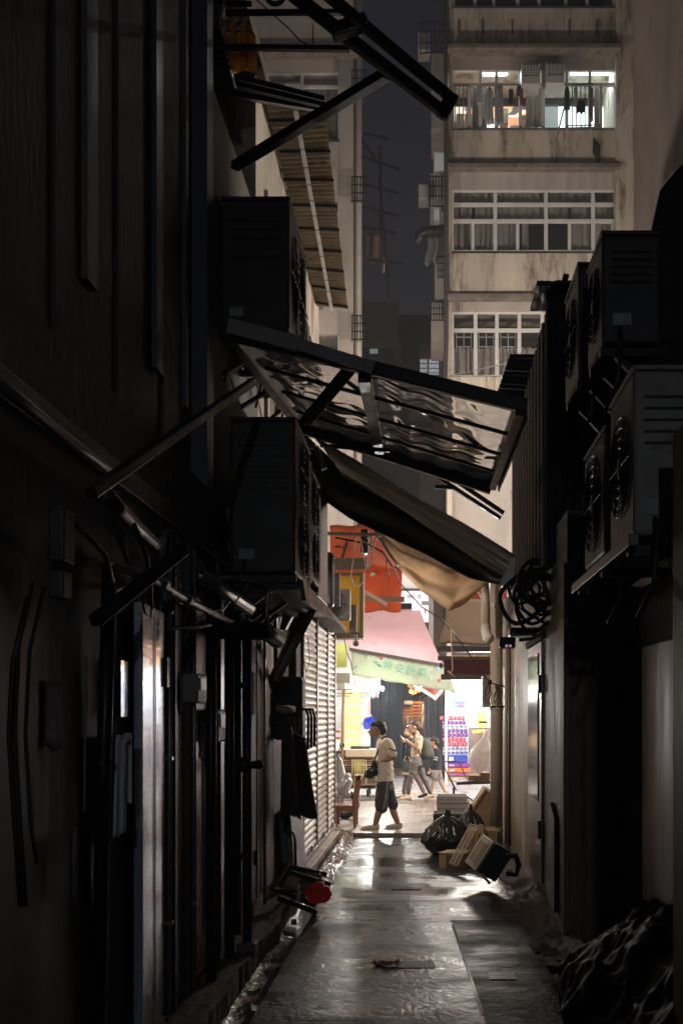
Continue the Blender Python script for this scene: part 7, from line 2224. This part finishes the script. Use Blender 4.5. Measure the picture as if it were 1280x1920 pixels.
single('wet_plastic_sheet', 'crinkled wet plastic sheet strewn along the shutter step', 'plastic sheet', MB().sheet(foil, 30, 320, 0.003), mat('wet_film', (0.26, 0.24, 0.23), 0.12, 0.2, var=0.4, scale=9, spec=0.8), (-1.1, 11, 0), smooth=False)
single('brown_cloth', 'brown sodden cloth lying at the end of the shutter step', 'cloth', MB().sheet(lambda u, v: at(628 + 34 * u - 4 * v, 1566 + 22 * v, 13.9 - 0.9 * v + 0.03 * nz3(u * 5, v * 5, 1)) + V((0, 0, 0.05 * nz3(u * 4, v * 4, 3) + 0.03)), 14, 14, 0.01), mat('sodden_cloth', (0.14, 0.08, 0.055), 0.6, var=0.4), (-1.2, 13.6, 0), smooth=True)
mb = MB()
rr = random.Random(11)
for k in range(9):
    y = 5.0 + k * 0.42
    x = -1.12 + rr.uniform(-0.08, 0.06)
    mb.obox((x, y, -0.09 + rr.uniform(0, 0.03)), V((rr.uniform(0.05, 0.12), rr.uniform(-0.05, 0.05), rr.uniform(-0.02, 0.02))), V((rr.uniform(-0.03, 0.03), rr.uniform(0.06, 0.16), 0)), V((0, 0, rr.uniform(0.01, 0.05))))
o = mb.build('gutter_rubble', mat('wet_rubble', (0.22, 0.21, 0.2), 0.2, var=0.4, scale=9, bump=0.6, bscale=40, spec=0.8))
o['kind'] = 'stuff'
t = thing('electrical_box', 'small pale socket box fallen at the kerb under the black valve pipe', 'box', at(470, 1790, 7.0))
MB().obox(at(462, 1788, 6.95), V((0.07, 0, 0)), V((0, 0.06, 0)), V((0, 0, 0.09))).build('box', mat('pale_box_plastic', (0.38, 0.39, 0.4), 0.5), t, bevel=0.006)
MB().obox(at(465, 1783, 6.94), V((0.04, 0, 0)), V((0, 0.005, 0)), V((0, 0, 0.05))).build('opening', M['black'], t)

# drain covers and litter on the alley floor
def cover(label, x0, x1, y0, y1, nx, ny):
    t = thing('drain_cover', label, 'drain cover', ((x0 + x1) / 2, (y0 + y1) / 2, -0.03))
    MB().box(x0, x1, y0, y1, -0.045, -0.0225).build('plate', mat('cast_iron', (0.035, 0.034, 0.033), 0.6, 0.1, var=0.4, scale=9, rvar=0.12), t)
    mb = MB()
    for i in range(nx):
        for j in range(ny):
            x = x0 + (x1 - x0) * (i + 0.5) / nx
            y = y0 + (y1 - y0) * (j + 0.5) / ny
            mb.box(x - 0.012, x + 0.012, y - 0.02, y + 0.02, -0.0225, -0.0195)
    mb.build('stud_pattern', mat('worn_iron', (0.07, 0.068, 0.066), 0.5, 0.3), t, bevel=0.003)


cover('studded iron drain cover beside the pink litter', -0.22, 0.05, 6.72, 6.92, 8, 4)
cover('small studded iron cover on the dark side of the floor seam', 0.42, 0.6, 6.42, 6.6, 7, 4)
cover('long iron drain cover level with the broken chair', -0.62, -0.3, 8.75, 8.98, 9, 3)
cover('narrow iron drain cover level with the tipped oven', -0.36, -0.06, 9.75, 9.98, 9, 3)
cover('iron drain cover closest to the camera along the kerb', -0.75, -0.32, 5.35, 5.62, 9, 4)
single('pink_litter', 'torn pink paper litter on the wet floor by the studded drain cover', 'litter', MB().sheet(lambda u, v: V((-0.38 + 0.17 * u + 0.02 * math.sin(v * 9), 6.76 + 0.09 * v + 0.02 * math.sin(u * 7), -0.02 + 0.02 * nz3(u * 5, v * 5, 1) + 0.012)), 12, 8, 0.003), mat('pink_paper', (0.8, 0.32, 0.34), 0.5), (-0.3, 6.8, -0.03), smooth=True)
single('orange_scrap', 'tiny orange scrap on the shiny wet floor before the oven', 'litter', MB().obox(at(796, 1651, 10.1), V((0.05, 0.02, 0.0)), V((0, 0.06, 0)), V((0, 0, 0.008))), mat('orange_scrap', (0.7, 0.12, 0.04), 0.5), at(798, 1651, 10.1))

# black sheeting over a heap nearest the camera
def heap(u, v):
    a = u * 1.2
    y = 4.3 + 2.3 * v
    prof = math.sin(min(1.0, u * 1.25 + 0.02) * math.pi / 2) ** 0.7
    edge = 0.80 + 0.06 * math.sin(v * 9) + 0.06 * nz3(v * 6, 1, 1)
    x = edge + 1.2 * u
    h = (0.66 + 0.05 * math.sin(v * 6)) * prof * (1 - 0.6 * max(0, v - 0.75) / 0.25) + 0.16 * (0.3 - abs(nz3(u * 3, v * 3, 9))) * prof + 0.12 * (0.4 - abs(nz3(u * 7, v * 7, 3))) + 0.06 * (0.3 - abs(nz3(u * 16, v * 16, 8))) + 0.03 * math.sin(v * 30 + u * 9) * (1 - u)
    return V((x, y, -0.03 + max(0, h)))


single('black_sheeting', 'black plastic sheeting bunched over a heap by the dark doorway', 'sheeting', MB().sheet(heap, 110, 150, 0.006), mat('black_sheeting_film', (0.006, 0.006, 0.006), 0.55, var=0.3, bump=0.4, bscale=9, spec=0.05), (1.3, 5.5, 0), smooth=True)
mb = MB()
rr = random.Random(5)
for k in range(16):
    c_ = (0.74 + rr.uniform(0, 0.22), 5.2 + k * 0.13, 0.02 + rr.uniform(0, 0.12))
    mb.obox(c_, V((rr.uniform(0.04, 0.13), rr.uniform(-0.05, 0.05), rr.uniform(-0.03, 0.05))), V((rr.uniform(-0.04, 0.04), rr.uniform(0.05, 0.14), 0.02)), V((0.0, 0, 0.012)))
o = mb.build('scrap_litter', film('grey_scrap', (0.18, 0.17, 0.17), 0.3))
o['kind'] = 'stuff'

# ------------------------------------------------------------------ a haze volume added to spread the stalls' glow and lift the darks
hz = MB().box(-90, 90, -30, 110, -1.5, 40).build('haze', MATS['black_steel'])
hz['kind'] = 'stuff'
hm = bpy.data.materials.new('glow_haze')
hm.use_nodes = True
hn = hm.node_tree.nodes
hn.remove(hn['Principled BSDF'])
pvn = hn.new('ShaderNodeVolumePrincipled')
pvn.inputs['Color'].default_value = (0.92, 0.94, 1.0, 1)
pvn.inputs['Density'].default_value = 0.0030
pvn.inputs['Anisotropy'].default_value = 0.3
hm.node_tree.links.new(pvn.outputs[0], hn['Material Output'].inputs['Volume'])
hz.data.materials.clear()
hz.data.materials.append(hm)
